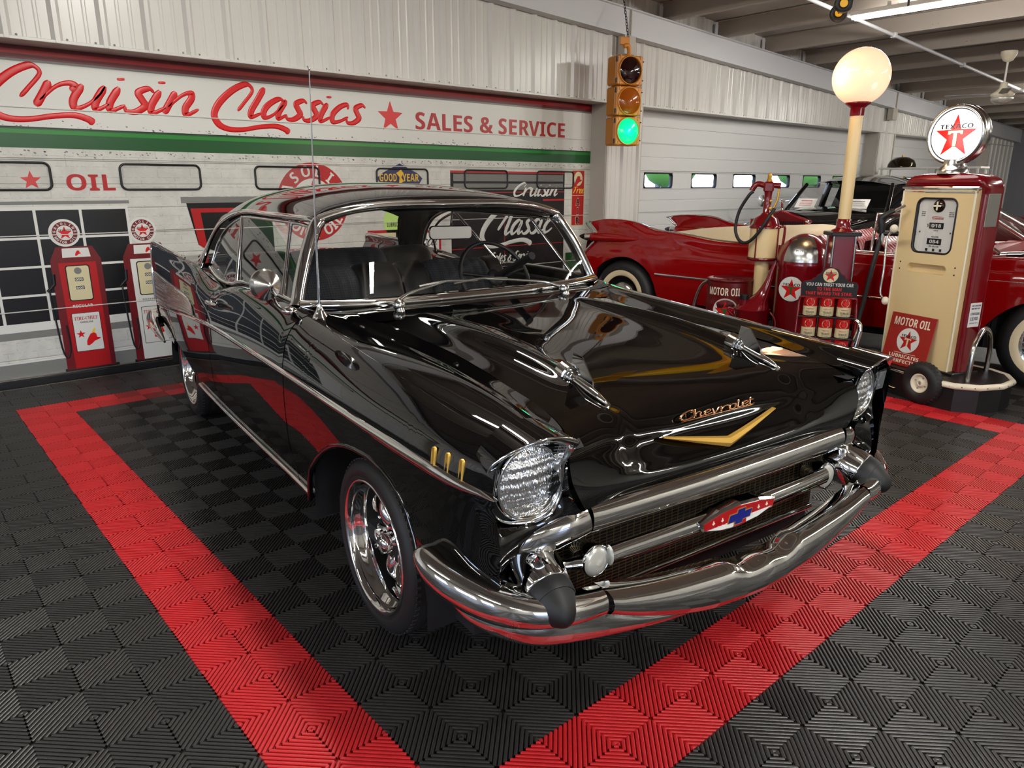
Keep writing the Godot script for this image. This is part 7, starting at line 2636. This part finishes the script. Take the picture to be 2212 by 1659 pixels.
func waste_bin():
	var t := thing("waste_bin", "round maroon domed bin with a steel flap and white star badge", "bin", Vector3(5.16, 0, -1.325))
	t.transform = facing(Vector3(5.16, 0, -1.325), Vector3(-0.90, 0, 0.30))
	var b := MB.new()
	b.turn([Vector2(0.0, 0.0), Vector2(0.20, 0.0), Vector2(0.212, 0.02), Vector2(0.212, 0.84)], 48)
	put("body", b, "maroon", t)
	b = MB.new()
	var d := [Vector2(0.216, 0.835), Vector2(0.217, 0.86)]
	for k in 13: d.append(Vector2(0.215 * cos(PI / 2 * k / 12), 0.87 + 0.235 * sin(PI / 2 * k / 12)))
	b.turn(d, 48)
	put("dome", b, "maroon", t)
	b = MB.new()
	var G := []
	for i in 17:
		var a := lerpf(-0.66, 0.66, i / 16.0)
		var row := []
		for j in 13:
			var e := lerpf(0.06, 1.12, j / 12.0)
			var r := 0.2175
			row.append(Vector3(r * cos(e) * sin(a), 0.87 + 0.2375 * sin(e), r * cos(e) * cos(a)))
		G.append(row)
	b.grid(G)
	put("flap", b, "steel", t)
	letters("lettering", "PUSH", 0.018, "grey_metal", t, Transform3D(Basis(Vector3.RIGHT, -0.55), Vector3(0, 0.965, 0.200)), 0.08, 0.004)
	badge(t, Transform3D(Basis(Vector3.UP, -0.20), Vector3(-0.045, 0.665, 0.2095)), 0.105, "TEXACO")
	b = MB.new()
	b.tube(curve([Vector3(-0.26, 0.72, 0.06), Vector3(-0.26, 0.78, 0.06), Vector3(-0.235, 0.80, 0.06)], 8), 0.008, 8)
	b.tube([Vector3(-0.26, 0.72, 0.06), Vector3(-0.265, 0.30, 0.08), Vector3(-0.20, 0.40, 0.14)], 0.008, 8)
	put("pedal_rod", b, "steel", t)

func can_rack():
	var o := Vector3(4.80, 0, -0.915)
	var t := thing("can_rack", "maroon wire rack of oil cans under a black star topped sign", "rack", o)
	t.transform = facing(o, Vector3(-0.86, 0, 0.50))
	var b := MB.new()
	for x in [-0.205, 0.205]:
		b.tube([Vector3(x * 1.12, 0.0, 0.14), Vector3(x, 0.62, 0.02)], 0.010, 8)
		b.tube([Vector3(x * 1.12, 0.0, -0.22), Vector3(x, 0.62, 0.0)], 0.010, 8)
	b.tube(curve([Vector3(-0.205, 0.60, 0.02), Vector3(-0.20, 0.648, 0.02), Vector3(-0.16, 0.655, 0.02), Vector3(0.16, 0.655, 0.02), Vector3(0.20, 0.648, 0.02), Vector3(0.205, 0.60, 0.02)], 24), 0.010, 8)
	put("frame", b, "maroon", t)
	var levels := [[0.515, 0.0], [0.358, 0.045], [0.20, 0.09]]
	for l in levels:
		b = MB.new()
		for z in [-0.055, 0.065]: b.tube([Vector3(-0.21, l[0] - 0.006, l[1] + z), Vector3(0.21, l[0] - 0.006, l[1] + z)], 0.006, 6)
		for x in [-0.20, -0.065, 0.065, 0.20]: b.tube([Vector3(x, l[0] - 0.006, l[1] - 0.055), Vector3(x, l[0] - 0.006, l[1] + 0.065)], 0.004, 6)
		put("shelf_wire", b, "soft_black", t)
	b = MB.new()
	var sp := PackedVector2Array()
	for q in [[-0.195, 0.66], [0.195, 0.66], [0.20, 0.755], [0.185, 0.775], [0.125, 0.785], [0.12, 0.80], [0.10, 0.805], [0.095, 0.825], [0.07, 0.835], [0.05, 0.87], [0.0, 0.885], [-0.05, 0.87], [-0.07, 0.835], [-0.095, 0.825], [-0.10, 0.805], [-0.12, 0.80], [-0.125, 0.785], [-0.185, 0.775], [-0.20, 0.755]]: sp.append(Vector2(q[0], q[1]))
	b.ext(Geometry2D.offset_polygon(sp, 0.005)[0], 0.008, 0.013)
	put("sign_edge", b, "maroon", t)
	b = MB.new()
	b.ext(sp, 0.008, 0.016)
	put("sign_board", b, "print_black", t)
	letters("lettering", "YOU CAN TRUST YOUR CAR", 0.026, "print_white", t, Transform3D(Basis(), Vector3(0, 0.742, 0.016)), 0.335, 0.001)
	letters("lettering", "TO THE MAN", 0.025, "star_red", t, Transform3D(Basis(), Vector3(0, 0.708, 0.016)), 0.175, 0.001)
	letters("lettering", "THAT WEARS THE STAR.", 0.025, "star_red", t, Transform3D(Basis(), Vector3(0, 0.674, 0.016)), 0.335, 0.001)
	badge(t, Transform3D(Basis(), Vector3(0, 0.826, 0.0155)), 0.056, "TEXACO", "print_cream")
	# cans: each a thing of its own
	var first: Node3D = null
	for r in 3:
		for c in 3:
			var can: Node3D
			if first == null:
				can = thing("oil_can", "", "can")
				first = can
				oil_can_parts(can)
			else:
				can = first.duplicate()
				can.name = numbered("oil_can")
				add_child(can)
			can.transform = t.transform * Transform3D(Basis(Vector3.UP, 0.06 * (c - 1)), Vector3((c - 1) * 0.121, levels[r][0] + 0.001, levels[r][1] + 0.004))
			can.set_meta("label", "red and cream star oil can, %s of the %s row in the wire rack" % [["left", "middle", "right"][c], ["top", "middle", "bottom"][r]])
			can.set_meta("category", "can")
			can.set_meta("group", "oil cans in the wire rack")
	# small funnel spout hung on the rack's right side
	b = MB.new()
	b.tube(curve([Vector3(0.205, 0.50, 0.05), Vector3(0.235, 0.47, 0.07), Vector3(0.24, 0.42, 0.08)], 10), [0.016, 0.017, 0.018, 0.019, 0.020, 0.021, 0.022, 0.022, 0.022, 0.022], 12)
	b.tube([Vector3(0.24, 0.42, 0.08), Vector3(0.215, 0.30, 0.09)], [0.024, 0.028], 12)
	put("pour_spout", b, "chrome", t)

func oil_can_parts(can):
	var b := MB.new()
	b.lathe([Vector2(0.0, 0.0), Vector2(0.049, 0.0), Vector2(0.051, 0.004), Vector2(0.0505, 0.006), Vector2(0.0505, 0.072)], 32)
	put("lower_band", b, "print_cream", can)
	b = MB.new()
	b.lathe([Vector2(0.0505, 0.072), Vector2(0.0505, 0.136), Vector2(0.051, 0.138), Vector2(0.051, 0.141), Vector2(0.047, 0.141), Vector2(0.046, 0.137), Vector2(0.0, 0.137)], 32)
	put("upper_band", b, "print_red", can)
	var wrap := func(n, poly, m, r):
		var bb := MB.new()
		bb.flat()
		var ti := Geometry2D.triangulate_polygon(poly)
		for k in range(0, ti.size(), 3):
			var q := []
			for j in 3:
				var v: Vector2 = poly[ti[k + j]]
				q.append(Vector3(r * sin(v.x / 0.0505), v.y, r * cos(v.x / 0.0505)))
			bb.f(q[0], q[1], q[2])
		put(n, bb, m, can)
	var dense := func(poly):
		var out := PackedVector2Array()
		for i in poly.size():
			for k in 3: out.append(poly[i].lerp(poly[(i + 1) % poly.size()], k / 3.0))
		return out
	wrap.call("badge_disc", ring(0, 0.104, 0.030, 0.030, 28), "print_cream", 0.0509)
	wrap.call("badge_star", dense.call(star(0, 0.103, 0.027)), "star_red", 0.0513)
	for w in [["TEXACO", 0.020, 0.016, 0.062, "print_black"], ["Improved", 0.046, 0.012, 0.050, "star_red"], ["MOTOR OIL", 0.007, 0.007, 0.046, "print_black"]]:
		var tm := text_mesh(w[0], w[2], 0.0004, true, w[0] == "Improved", w[3])
		var arr := tm.surface_get_arrays(0)
		var v: PackedVector3Array = arr[Mesh.ARRAY_VERTEX]
		var nn: PackedVector3Array = arr[Mesh.ARRAY_NORMAL]
		for i in v.size():
			var a := v[i].x / 0.0505
			v[i] = Vector3((0.0509 + v[i].z) * sin(a), v[i].y + w[1], (0.0509 + v[i].z) * cos(a))
			nn[i] = nn[i].rotated(Vector3.UP, a)
		arr[Mesh.ARRAY_VERTEX] = v
		arr[Mesh.ARRAY_NORMAL] = nn
		var am := ArrayMesh.new()
		am.add_surface_from_arrays(Mesh.PRIMITIVE_TRIANGLES, arr)
		put("lettering", am, w[4], can)

func oil_drum():
	var o := Vector3(5.05, 0, -1.93)
	var t := thing("oil_drum", "small dull red motor oil drum with a white star badge", "drum", o)
	t.transform = facing(o, Vector3(-0.87, 0, 0.42))
	var b := MB.new()
	var p := [Vector2(0.0, 0.0), Vector2(0.20, 0.0), Vector2(0.205, 0.01)]
	for k in 29:
		var y := 0.02 + 0.64 * k / 28
		var bump := 0.006 * pow(maxf(0.0, cos(TAU * (y - 0.235) / 0.235)), 8.0) + 0.0015 * sin(y * 190.0) * (1.0 if y > 0.5 else 0.0)
		p.append(Vector2(0.202 + bump, y))
	p.append_array([Vector2(0.202, 0.672), Vector2(0.209, 0.676), Vector2(0.209, 0.688), Vector2(0.203, 0.69), Vector2(0.199, 0.676), Vector2(0.0, 0.672)])
	b.turn(p, 48)
	put("body", b, "maroon_dull", t)
	b = MB.new()
	b.lathe([Vector2(0.034, 0.672), Vector2(0.034, 0.684), Vector2(0.0, 0.684)], 16)
	b.at(Transform3D(Basis(), Vector3(0.10, 0.0, 0.05)))
	b.lathe([Vector2(0.022, 0.672), Vector2(0.022, 0.682), Vector2(0.0, 0.682)], 16)
	put("bung", b, "maroon_dull", t)
	curved_text(t, "MOTOR OIL", 0.068, 0.30, 0.555, 0.205, -0.16, "ivory")
	var d := MB.new()
	d.flat()
	for part in [["badge_disc", ring(0, 0.42, 0.112, 0.112, 40), "print_white", 0.2075], ["badge_star", star(0, 0.412, 0.098), "star_red", 0.2090]]:
		var bb := MB.new()
		bb.flat()
		var poly: PackedVector2Array = part[1]
		var fine := PackedVector2Array()
		for i in poly.size():
			for k in 3: fine.append(poly[i].lerp(poly[(i + 1) % poly.size()], k / 3.0))
		var ti := Geometry2D.triangulate_polygon(fine)
		for k in range(0, ti.size(), 3):
			var q := []
			for j in 3:
				var v := fine[ti[k + j]]
				var a := v.x / 0.205 - 0.05
				q.append(Vector3(part[3] * sin(a), v.y, part[3] * cos(a)))
			bb.f(q[0], q[1], q[2])
		put(part[0], bb, part[2], t)
	curved_text(t, "TEXACO", 0.026, 0.155, 0.452, 0.2085, -0.05, "print_black")
	curved_text(t, "T", 0.085, 0.075, 0.355, 0.2095, -0.05, "star_green")
	# bent pipe beside the drum
	var h := thing("bent_pipe", "bent steel pipe standing left of the small red drum", "pipe")
	b = MB.new()
	b.tube(curve([Vector3(4.85, 0.0, -2.18), Vector3(4.85, 0.30, -2.175), Vector3(4.85, 0.46, -2.16), Vector3(4.85, 0.56, -2.13), Vector3(4.85, 0.635, -2.09), Vector3(4.85, 0.665, -2.04)], 24), 0.016, 10)
	h.free()
	names.erase("bent_pipe")
	var po := put("bent_pipe", b, "steel")
	tag(po, "bent steel pipe standing left of the small red drum", "pipe")

func curved_text(t, s: String, h: float, w: float, y: float, r: float, turn: float, m: String):
	var tm := text_mesh(s, h, 0.0008, true, false, w)
	var arr := tm.surface_get_arrays(0)
	var v: PackedVector3Array = arr[Mesh.ARRAY_VERTEX]
	var nn: PackedVector3Array = arr[Mesh.ARRAY_NORMAL]
	for i in v.size():
		var a := v[i].x / r + turn
		v[i] = Vector3((r + v[i].z) * sin(a), v[i].y + y, (r + v[i].z) * cos(a))
		nn[i] = nn[i].rotated(Vector3.UP, a)
	arr[Mesh.ARRAY_VERTEX] = v
	arr[Mesh.ARRAY_NORMAL] = nn
	var am := ArrayMesh.new()
	am.add_surface_from_arrays(Mesh.PRIMITIVE_TRIANGLES, arr)
	put("lettering", am, m, t)

func oil_pump():
	var o := Vector3(5.12, 0, -1.685)
	var t := thing("hand_oil_pump", "tall red and cream hand oil pump with a looped black hose", "oil pump", o)
	t.transform = facing(o, Vector3(-0.86, 0, 0.48))
	var b := MB.new()
	b.turn([Vector2(0.07, 0.0), Vector2(0.07, 0.025), Vector2(0.06, 0.05), Vector2(0.045, 0.09)], 28)
	put("foot", b, "maroon", t)
	b = MB.new()
	b.turn([Vector2(0.048, 0.08), Vector2(0.052, 0.45), Vector2(0.062, 0.86)], 24)
	put("column", b, "cream", t)
	b = MB.new()
	b.turn([Vector2(0.06, 0.855), Vector2(0.126, 0.862), Vector2(0.129, 0.875), Vector2(0.124, 0.885)], 8)
	put("tray", b, "maroon", t)
	b = MB.new()
	b.lathe([Vector2(0.118, 0.885), Vector2(0.122, 0.89), Vector2(0.122, 1.135), Vector2(0.118, 1.14)], 32)
	put("cylinder", b, "cream", t)
	b = MB.new()
	for k in 4:
		var a := TAU * k / 4 + 0.5
		b.tube([Vector3(0.127 * cos(a), 0.88, 0.127 * sin(a)), Vector3(0.127 * cos(a), 1.14, 0.127 * sin(a))], 0.006, 6)
	put("guard_rod", b, "maroon", t)
	b = MB.new()
	b.turn([Vector2(0.13, 1.135), Vector2(0.13, 1.15), Vector2(0.118, 1.165), Vector2(0.095, 1.215), Vector2(0.05, 1.245), Vector2(0.034, 1.265), Vector2(0.030, 1.40), Vector2(0.034, 1.44)], 28)
	put("bonnet", b, "maroon", t)
	b = MB.new()
	b.box(Vector3(0, 1.475, 0), Vector3(0.085, 0.09, 0.07), 0.015)
	b.tube(curve([Vector3(-0.03, 1.485, 0), Vector3(-0.09, 1.50, 0), Vector3(-0.125, 1.47, 0), Vector3(-0.135, 1.445, 0)], 10), 0.024, 12)
	b.tube([Vector3(0.03, 1.49, 0), Vector3(0.095, 1.485, 0)], [0.022, 0.026], 10)
	put("head", b, "maroon", t)
	b = MB.new()
	b.lathe([Vector2(0.022, 1.515), Vector2(0.024, 1.535), Vector2(0.016, 1.545), Vector2(0.019, 1.57), Vector2(0.012, 1.585), Vector2(0.0, 1.59)], 14)
	b.tube(curve([Vector3(0.085, 1.46, 0.03), Vector3(0.075, 1.36, 0.03), Vector3(0.045, 1.28, 0.03), Vector3(0.05, 1.22, 0.04)], 12), 0.009, 8)
	for y in [1.30, 1.36]: b.ball(Vector3(0.025, y, 0.035), Vector3(0.014, 0.014, 0.014), 8, 6)
	put("valve", b, "gold", t)
	b = MB.new()
	var W := t.transform.affine_inverse()
	var hp := []
	for q in curve([Vector3(5.04, 1.44, -1.78), Vector3(5.02, 1.40, -1.81), Vector3(5.0, 1.27, -1.875), Vector3(4.98, 1.12, -1.885), Vector3(4.96, 1.025, -1.82), Vector3(4.96, 1.02, -1.74), Vector3(4.97, 1.10, -1.66), Vector3(5.0, 1.22, -1.60), Vector3(5.05, 1.30, -1.575)], 44): hp.append(W * q)
	b.tube(hp, 0.014, 10)
	put("hose", b, "rubber", t)
	b = MB.new()
	b.tube(curve([Vector3(0.13, 1.15, 0.02), Vector3(0.16, 1.14, 0.02), Vector3(0.155, 1.0, 0.02), Vector3(0.14, 0.93, 0.02)], 12), 0.011, 8)
	put("crank", b, "maroon", t)

func oil_can():
	var o := Vector3(4.84, 0, -1.575)
	var t := thing("pouring_can", "red oil pouring can with a tall curved spout in front of the oil pump", "oil can", o)
	t.transform = facing(o, Vector3(-0.86, 0, 0.48))
	var b := MB.new()
	b.turn([Vector2(0.0, 0.0), Vector2(0.14, 0.0), Vector2(0.145, 0.01), Vector2(0.140, 0.47), Vector2(0.150, 0.475), Vector2(0.150, 0.482)], 36)
	put("body", b, "maroon", t)
	b = MB.new()
	var G := []
	var P := curve([Vector3(-0.01, 0.482, 0.0), Vector3(0.02, 0.54, 0.0), Vector3(0.07, 0.61, 0.0), Vector3(0.105, 0.70, 0.0), Vector3(0.13, 0.80, 0.0), Vector3(0.15, 0.875, 0.0)], 24)
	for k in 24:
		var u := k / 23.0
		var r := at([[0.0, 0.146], [0.2, 0.10], [0.4, 0.055], [0.6, 0.032], [1.0, 0.012]], u)
		var row := []
		for j in 20:
			var a := TAU * j / 20
			row.append(P[k] + Vector3(r * cos(a), 0.0, -r * sin(a)))
		G.append(row)
	b.grid(G, false, true)
	put("spout", b, "maroon", t)
	b = MB.new()
	b.tube([Vector3(0.135, 0.81, 0), Vector3(0.155, 0.89, 0)], [0.014, 0.008], 10)
	put("spout_tip", b, "soft_black", t)
	b = MB.new()
	b.lathe([Vector2(0.036, 0.47), Vector2(0.036, 0.565)], 20)
	b.at(Transform3D(Basis(), Vector3(-0.085, 0.0, 0.06)))
	b.lathe([Vector2(0.036, 0.47), Vector2(0.036, 0.56), Vector2(0.0, 0.56)], 20)
	var nb := MB.new().at(Transform3D(Basis(), Vector3(-0.07, 0.0, 0.05)))
	nb.lathe([Vector2(0.034, 0.48), Vector2(0.034, 0.565)], 20)
	put("filler", nb, "maroon", t)
	nb = MB.new().at(Transform3D(Basis(), Vector3(-0.07, 0.0, 0.05)))
	nb.lathe([Vector2(0.036, 0.565), Vector2(0.037, 0.57), Vector2(0.037, 0.60), Vector2(0.033, 0.605), Vector2(0.0, 0.605)], 20)
	put("filler_cap", nb, "soft_black", t)
	b = MB.new()
	b.tube(curve([Vector3(0.145, 0.46, 0.02), Vector3(0.19, 0.40, 0.05), Vector3(0.19, 0.30, 0.06), Vector3(0.14, 0.20, 0.03)], 16), 0.009, 8)
	b.tube(curve([Vector3(-0.14, 0.47, 0.03), Vector3(-0.185, 0.485, 0.04), Vector3(-0.19, 0.46, 0.04), Vector3(-0.15, 0.42, 0.03)], 12), 0.010, 8)
	put("handle", b, "maroon", t)

func far_shelf():
	var t := thing("white_shelf", "white shelf unit with lamp shades against the far end wall", "shelf", Vector3(13.9, 0, -3.95), 0.0)
	var b := MB.new()
	for z in [-0.45, 0.35, 1.15]:
		for x in [-0.15, 0.25]: b.box(Vector3(x, 0.9, z), Vector3(0.03, 1.8, 0.03))
	put("post", b, "white", t)
	for y in [0.5, 1.15, 1.45, 1.785]:
		b = MB.new()
		b.box(Vector3(0.05, y, 0.35), Vector3(0.45, 0.03, 1.7), 0.004)
		put("shelf_board", b, "white", t)
	for k in 3:
		var p: Vector3 = [Vector3(13.92, 1.805, -4.12), Vector3(13.92, 1.47, -4.05), Vector3(13.92, 1.47, -3.45)][k]
		var l := thing("lamp_shade", ["bronze domed lamp shade on top of the white shelf", "bronze lamp shade on the second board of the white shelf", "green pleated lamp shade on the second board of the shelf"][k], "lamp shade", p)
		b = MB.new()
		b.turn([Vector2(0.24, 0.0), Vector2(0.235, 0.05), Vector2(0.20, 0.12), Vector2(0.12, 0.17), Vector2(0.03, 0.185), Vector2(0.0, 0.185)].map(func(v): return v * (1.0 if k == 0 else 0.8)), 12 if k == 2 else 28)
		put("shade", b, "green_glass" if k == 2 else "bronze_glass", l)
		b = MB.new()
		b.lathe([Vector2(0.02, 0.18), Vector2(0.012, 0.22), Vector2(0.0, 0.225)].map(func(v): return v * (1.0 if k == 0 else 0.8)), 12)
		put("finial", b, "gold", l)
# ------------------------------------------------------------------ things hung from the roof steel
func build_hanging():
	traffic_light()
	toy_plane()
	ceiling_fan()

func traffic_light():
	var o := Vector3(6.11, 2.41, -4.12)
	var t := thing("traffic_light", "yellow three lamp traffic light hanging by a chain, its green lamp lit", "traffic light", o, -0.30)
	for k in 3:
		var y := 0.325 - k * 0.325
		var b := MB.new()
		b.box(Vector3(0, y, -0.10), Vector3(0.34, 0.315, 0.20), 0.02)
		put("housing", b, "signal_case", t)
		b = MB.new()
		b.box(Vector3(0, y, 0.015), Vector3(0.335, 0.31, 0.03), 0.012)
		var d := put("lamp_door", b, "signal_yellow", t)
		b = MB.new().at(Transform3D(Basis(Vector3.RIGHT, PI / 2), Vector3(0, y, 0.03)))
		b.turn([Vector2(0.152, -0.002), Vector2(0.155, 0.010), Vector2(0.150, 0.016), Vector2(0.142, 0.012), Vector2(0.140, 0.0)], 40)
		for p in [[-0.13, 0.135], [0.13, 0.135], [-0.13, -0.135], [0.13, -0.135]]:
			b.at(Transform3D.IDENTITY)
			b.tube([Vector3(p[0], y + p[1] - 0.02, 0.028), Vector3(p[0], y + p[1] + 0.02, 0.028)], 0.008, 6)
		put("lens_ring", b, "signal_yellow", d)
		b = MB.new().at(Transform3D(Basis(Vector3.RIGHT, PI / 2), Vector3(0, y, 0.028)))
		b.turn([Vector2(0.142, 0.0), Vector2(0.13, 0.012), Vector2(0.09, 0.030), Vector2(0.045, 0.040), Vector2(0.0, 0.043)], 40)
		put("signal_lens", b, ["ruby_lens", "amber_lens", "green_lens"][k], t)
		b = MB.new()
		for s in [[1, 0.10], [1, -0.10]]: b.box(Vector3(0.178 * s[0], y + s[1], 0.01), Vector3(0.02, 0.012, 0.022), 0.004)
		for s in [0.11, -0.11]: b.tube([Vector3(-0.172, y + s - 0.025, 0.015), Vector3(-0.172, y + s + 0.025, 0.015)], 0.011, 8)
		put("latch", b, "soft_black", d)
	var gl := OmniLight3D.new()
	gl.name = "signal_light"
	gl.position = Vector3(0, -0.325, 0.12)
	gl.light_color = Color(0.1, 1.0, 0.7)
	gl.light_energy = 0.05
	gl.light_size = 0.1
	gl.omni_range = 10.0
	gl.omni_attenuation = 2.0
	gl.shadow_enabled = true
	t.add_child(gl)
	var b := MB.new()
	b.tube(curve([Vector3(0.04, 0.48, -0.08), Vector3(0.045, 0.55, -0.08), Vector3(0.02, 0.60, -0.08), Vector3(-0.03, 0.59, -0.08)], 12), 0.026, 10)
	b.box(Vector3(-0.02, 0.645, -0.08), Vector3(0.13, 0.09, 0.02), 0.008)
	put("hanger", b, "signal_yellow", t)
	b = MB.new()
	var base := Vector3(0.02, 0.68, -0.08)
	var link := 0
	var y := 0.0
	while y < 0.44:
		var ring2 := []
		for k in 14:
			var a := TAU * k / 14
			var q := Vector3(0.011 * cos(a), 0.021 * sin(a), 0)
			if link % 2: q = Vector3(0, q.y, q.x)
			ring2.append(base + Vector3(0.09 * y, y + 0.02, -0.42 * y) + q)
		b.tube(ring2, 0.0038, 6, false, true)
		y += 0.033
		link += 1
	put("chain", b, "soft_black", t)

func toy_plane():
	var o := Vector3(4.72, 2.70, -1.15)
	var t := thing("toy_aeroplane", "yellow toy aeroplane hung under the roof, one black wheel showing", "toy aeroplane", o, 0.55)
	# nose along +z; wheels at the foot
	var b := MB.new()
	var st := [[0.52, 0.05, 0.30], [0.46, 0.10, 0.30], [0.30, 0.12, 0.31], [0.0, 0.13, 0.32], [-0.4, 0.10, 0.33], [-0.8, 0.055, 0.35], [-1.0, 0.03, 0.36]]
	var rows := []
	for s in st:
		var r := []
		for k in 13:
			var a := TAU * k / 12
			r.append(Vector3(s[1] * 0.85 * cos(a), s[2] + s[1] * sin(a), s[0]))
		rows.append(r)
	b.grid(loft(rows, 24, 33))
	put("fuselage", b, "plane_yellow", t)
	b = MB.new()
	var wing_outline := PackedVector2Array([Vector2(-0.62, 0.0), Vector2(0.62, 0.0), Vector2(0.65, 0.08), Vector2(0.60, 0.17), Vector2(-0.60, 0.17), Vector2(-0.65, 0.08)])
	b.at(Transform3D(Basis(Vector3.RIGHT, PI / 2), Vector3(0, 0.24, 0.05)))
	b.ext(wing_outline, -0.012, 0.012, 0.006)
	put("wing", b, "plane_yellow", t)
	b = MB.new().at(Transform3D(Basis(Vector3.RIGHT, PI / 2), Vector3(0, 0.36, -0.98)))
	b.ext(PackedVector2Array([Vector2(-0.34, 0.0), Vector2(0.34, 0.0), Vector2(0.30, 0.17), Vector2(-0.30, 0.17)]), -0.008, 0.008, 0.004)
	b.at(Transform3D(Basis(Vector3.UP, -PI / 2), Vector3(0, 0.36, -0.98)))
	b.ext(PackedVector2Array([Vector2(0.0, 0.0), Vector2(0.18, 0.0), Vector2(0.12, 0.22), Vector2(0.02, 0.24)]), -0.008, 0.008, 0.004)
	put("tail_plane", b, "plane_yellow", t)
	b = MB.new()
	b.box(Vector3(0, 0.30, 0.54), Vector3(0.035, 0.62, 0.012), 0.005)
	b.ball(Vector3(0, 0.30, 0.54), Vector3(0.04, 0.04, 0.05), 12, 8)
	put("propeller", b, "soft_black", t)
	for s in [-1.0, 1.0]:
		b = MB.new()
		b.at(Transform3D(Basis(), Vector3.ZERO))
		b.ext(PackedVector2Array([Vector2(0.155 * s - 0.016, 0.02), Vector2(0.155 * s + 0.016, 0.02), Vector2(0.09 * s + 0.045, 0.24), Vector2(0.09 * s - 0.045, 0.24)]), 0.10, 0.118, 0.003)
		put("gear_leg", b, "plane_yellow", t)
		b = MB.new().at(Transform3D(Basis(Vector3.FORWARD, PI / 2), Vector3(0.155 * s, 0.0, 0.11)))
		var ty := []
		for k in 17:
			var a := -PI + TAU * k / 16
			ty.append(Vector2(0.042 + 0.020 * cos(a), 0.022 * sin(a)))
		b.turn(ty, 28)
		var w := put("wheel", b, "rubber", t)
		b = MB.new().at(Transform3D(Basis(Vector3.FORWARD, PI / 2), Vector3(0.155 * s, 0.0, 0.11)))
		b.lathe([Vector2(0.0, -0.016), Vector2(0.026, -0.016), Vector2(0.026, 0.016), Vector2(0.0, 0.016)], 16)
		put("hub", b, "plane_yellow", w)
	b = MB.new()
	b.tube([Vector3(-0.155, 0.0, 0.11), Vector3(0.155, 0.0, 0.11)], 0.006, 6)
	put("axle", b, "soft_black", t)
	b = MB.new()
	for q in [Vector3(0.5, 0.25, 0.1), Vector3(-0.5, 0.25, 0.1), Vector3(0, 0.42, -0.7)]: b.tube([q, q + Vector3(0, 3.56 - 0.042 * 4.7 + 0.2 - 2.7 - q.y + 0.0, 0)], 0.0015, 5)
	put("hanging_wire", b, "steel", t)

func ceiling_fan():
	var o := Vector3(11.5, 2.66, -1.955)
	var t := thing("ceiling_fan", "pale ceiling fan with a glass bowl light on a long rod", "fan", o)
	var b := MB.new()
	b.tube([Vector3(0, 0.10, 0), Vector3(0, 0.56, 0)], 0.014, 8)
	put("rod", b, "white", t)
	b = MB.new()
	b.turn([Vector2(0.10, 0.60), Vector2(0.10, 0.56), Vector2(0.06, 0.48), Vector2(0.015, 0.46)], 20)
	put("canopy", b, "ivory", t)
	b = MB.new()
	b.turn([Vector2(0.0, 0.0), Vector2(0.13, 0.01), Vector2(0.15, 0.05), Vector2(0.09, 0.09), Vector2(0.05, 0.13), Vector2(0.045, 0.2), Vector2(0.0, 0.2)], 28)
	put("motor", b, "ivory", t)
	b = MB.new()
	b.turn([Vector2(0.0, -0.085), Vector2(0.07, -0.075), Vector2(0.125, -0.04), Vector2(0.14, 0.0), Vector2(0.13, 0.01)], 24)
	put("bowl", b, "frost_lens", t)
	for k in 4:
		b = MB.new()
		b.box(Vector3(0.42, 0.055, 0), Vector3(0.56, 0.008, 0.11), 0.003)
		var bl := put("fan_blade", b, "grey_metal", t)
		bl.rotation.y = TAU * k / 4 + 0.35
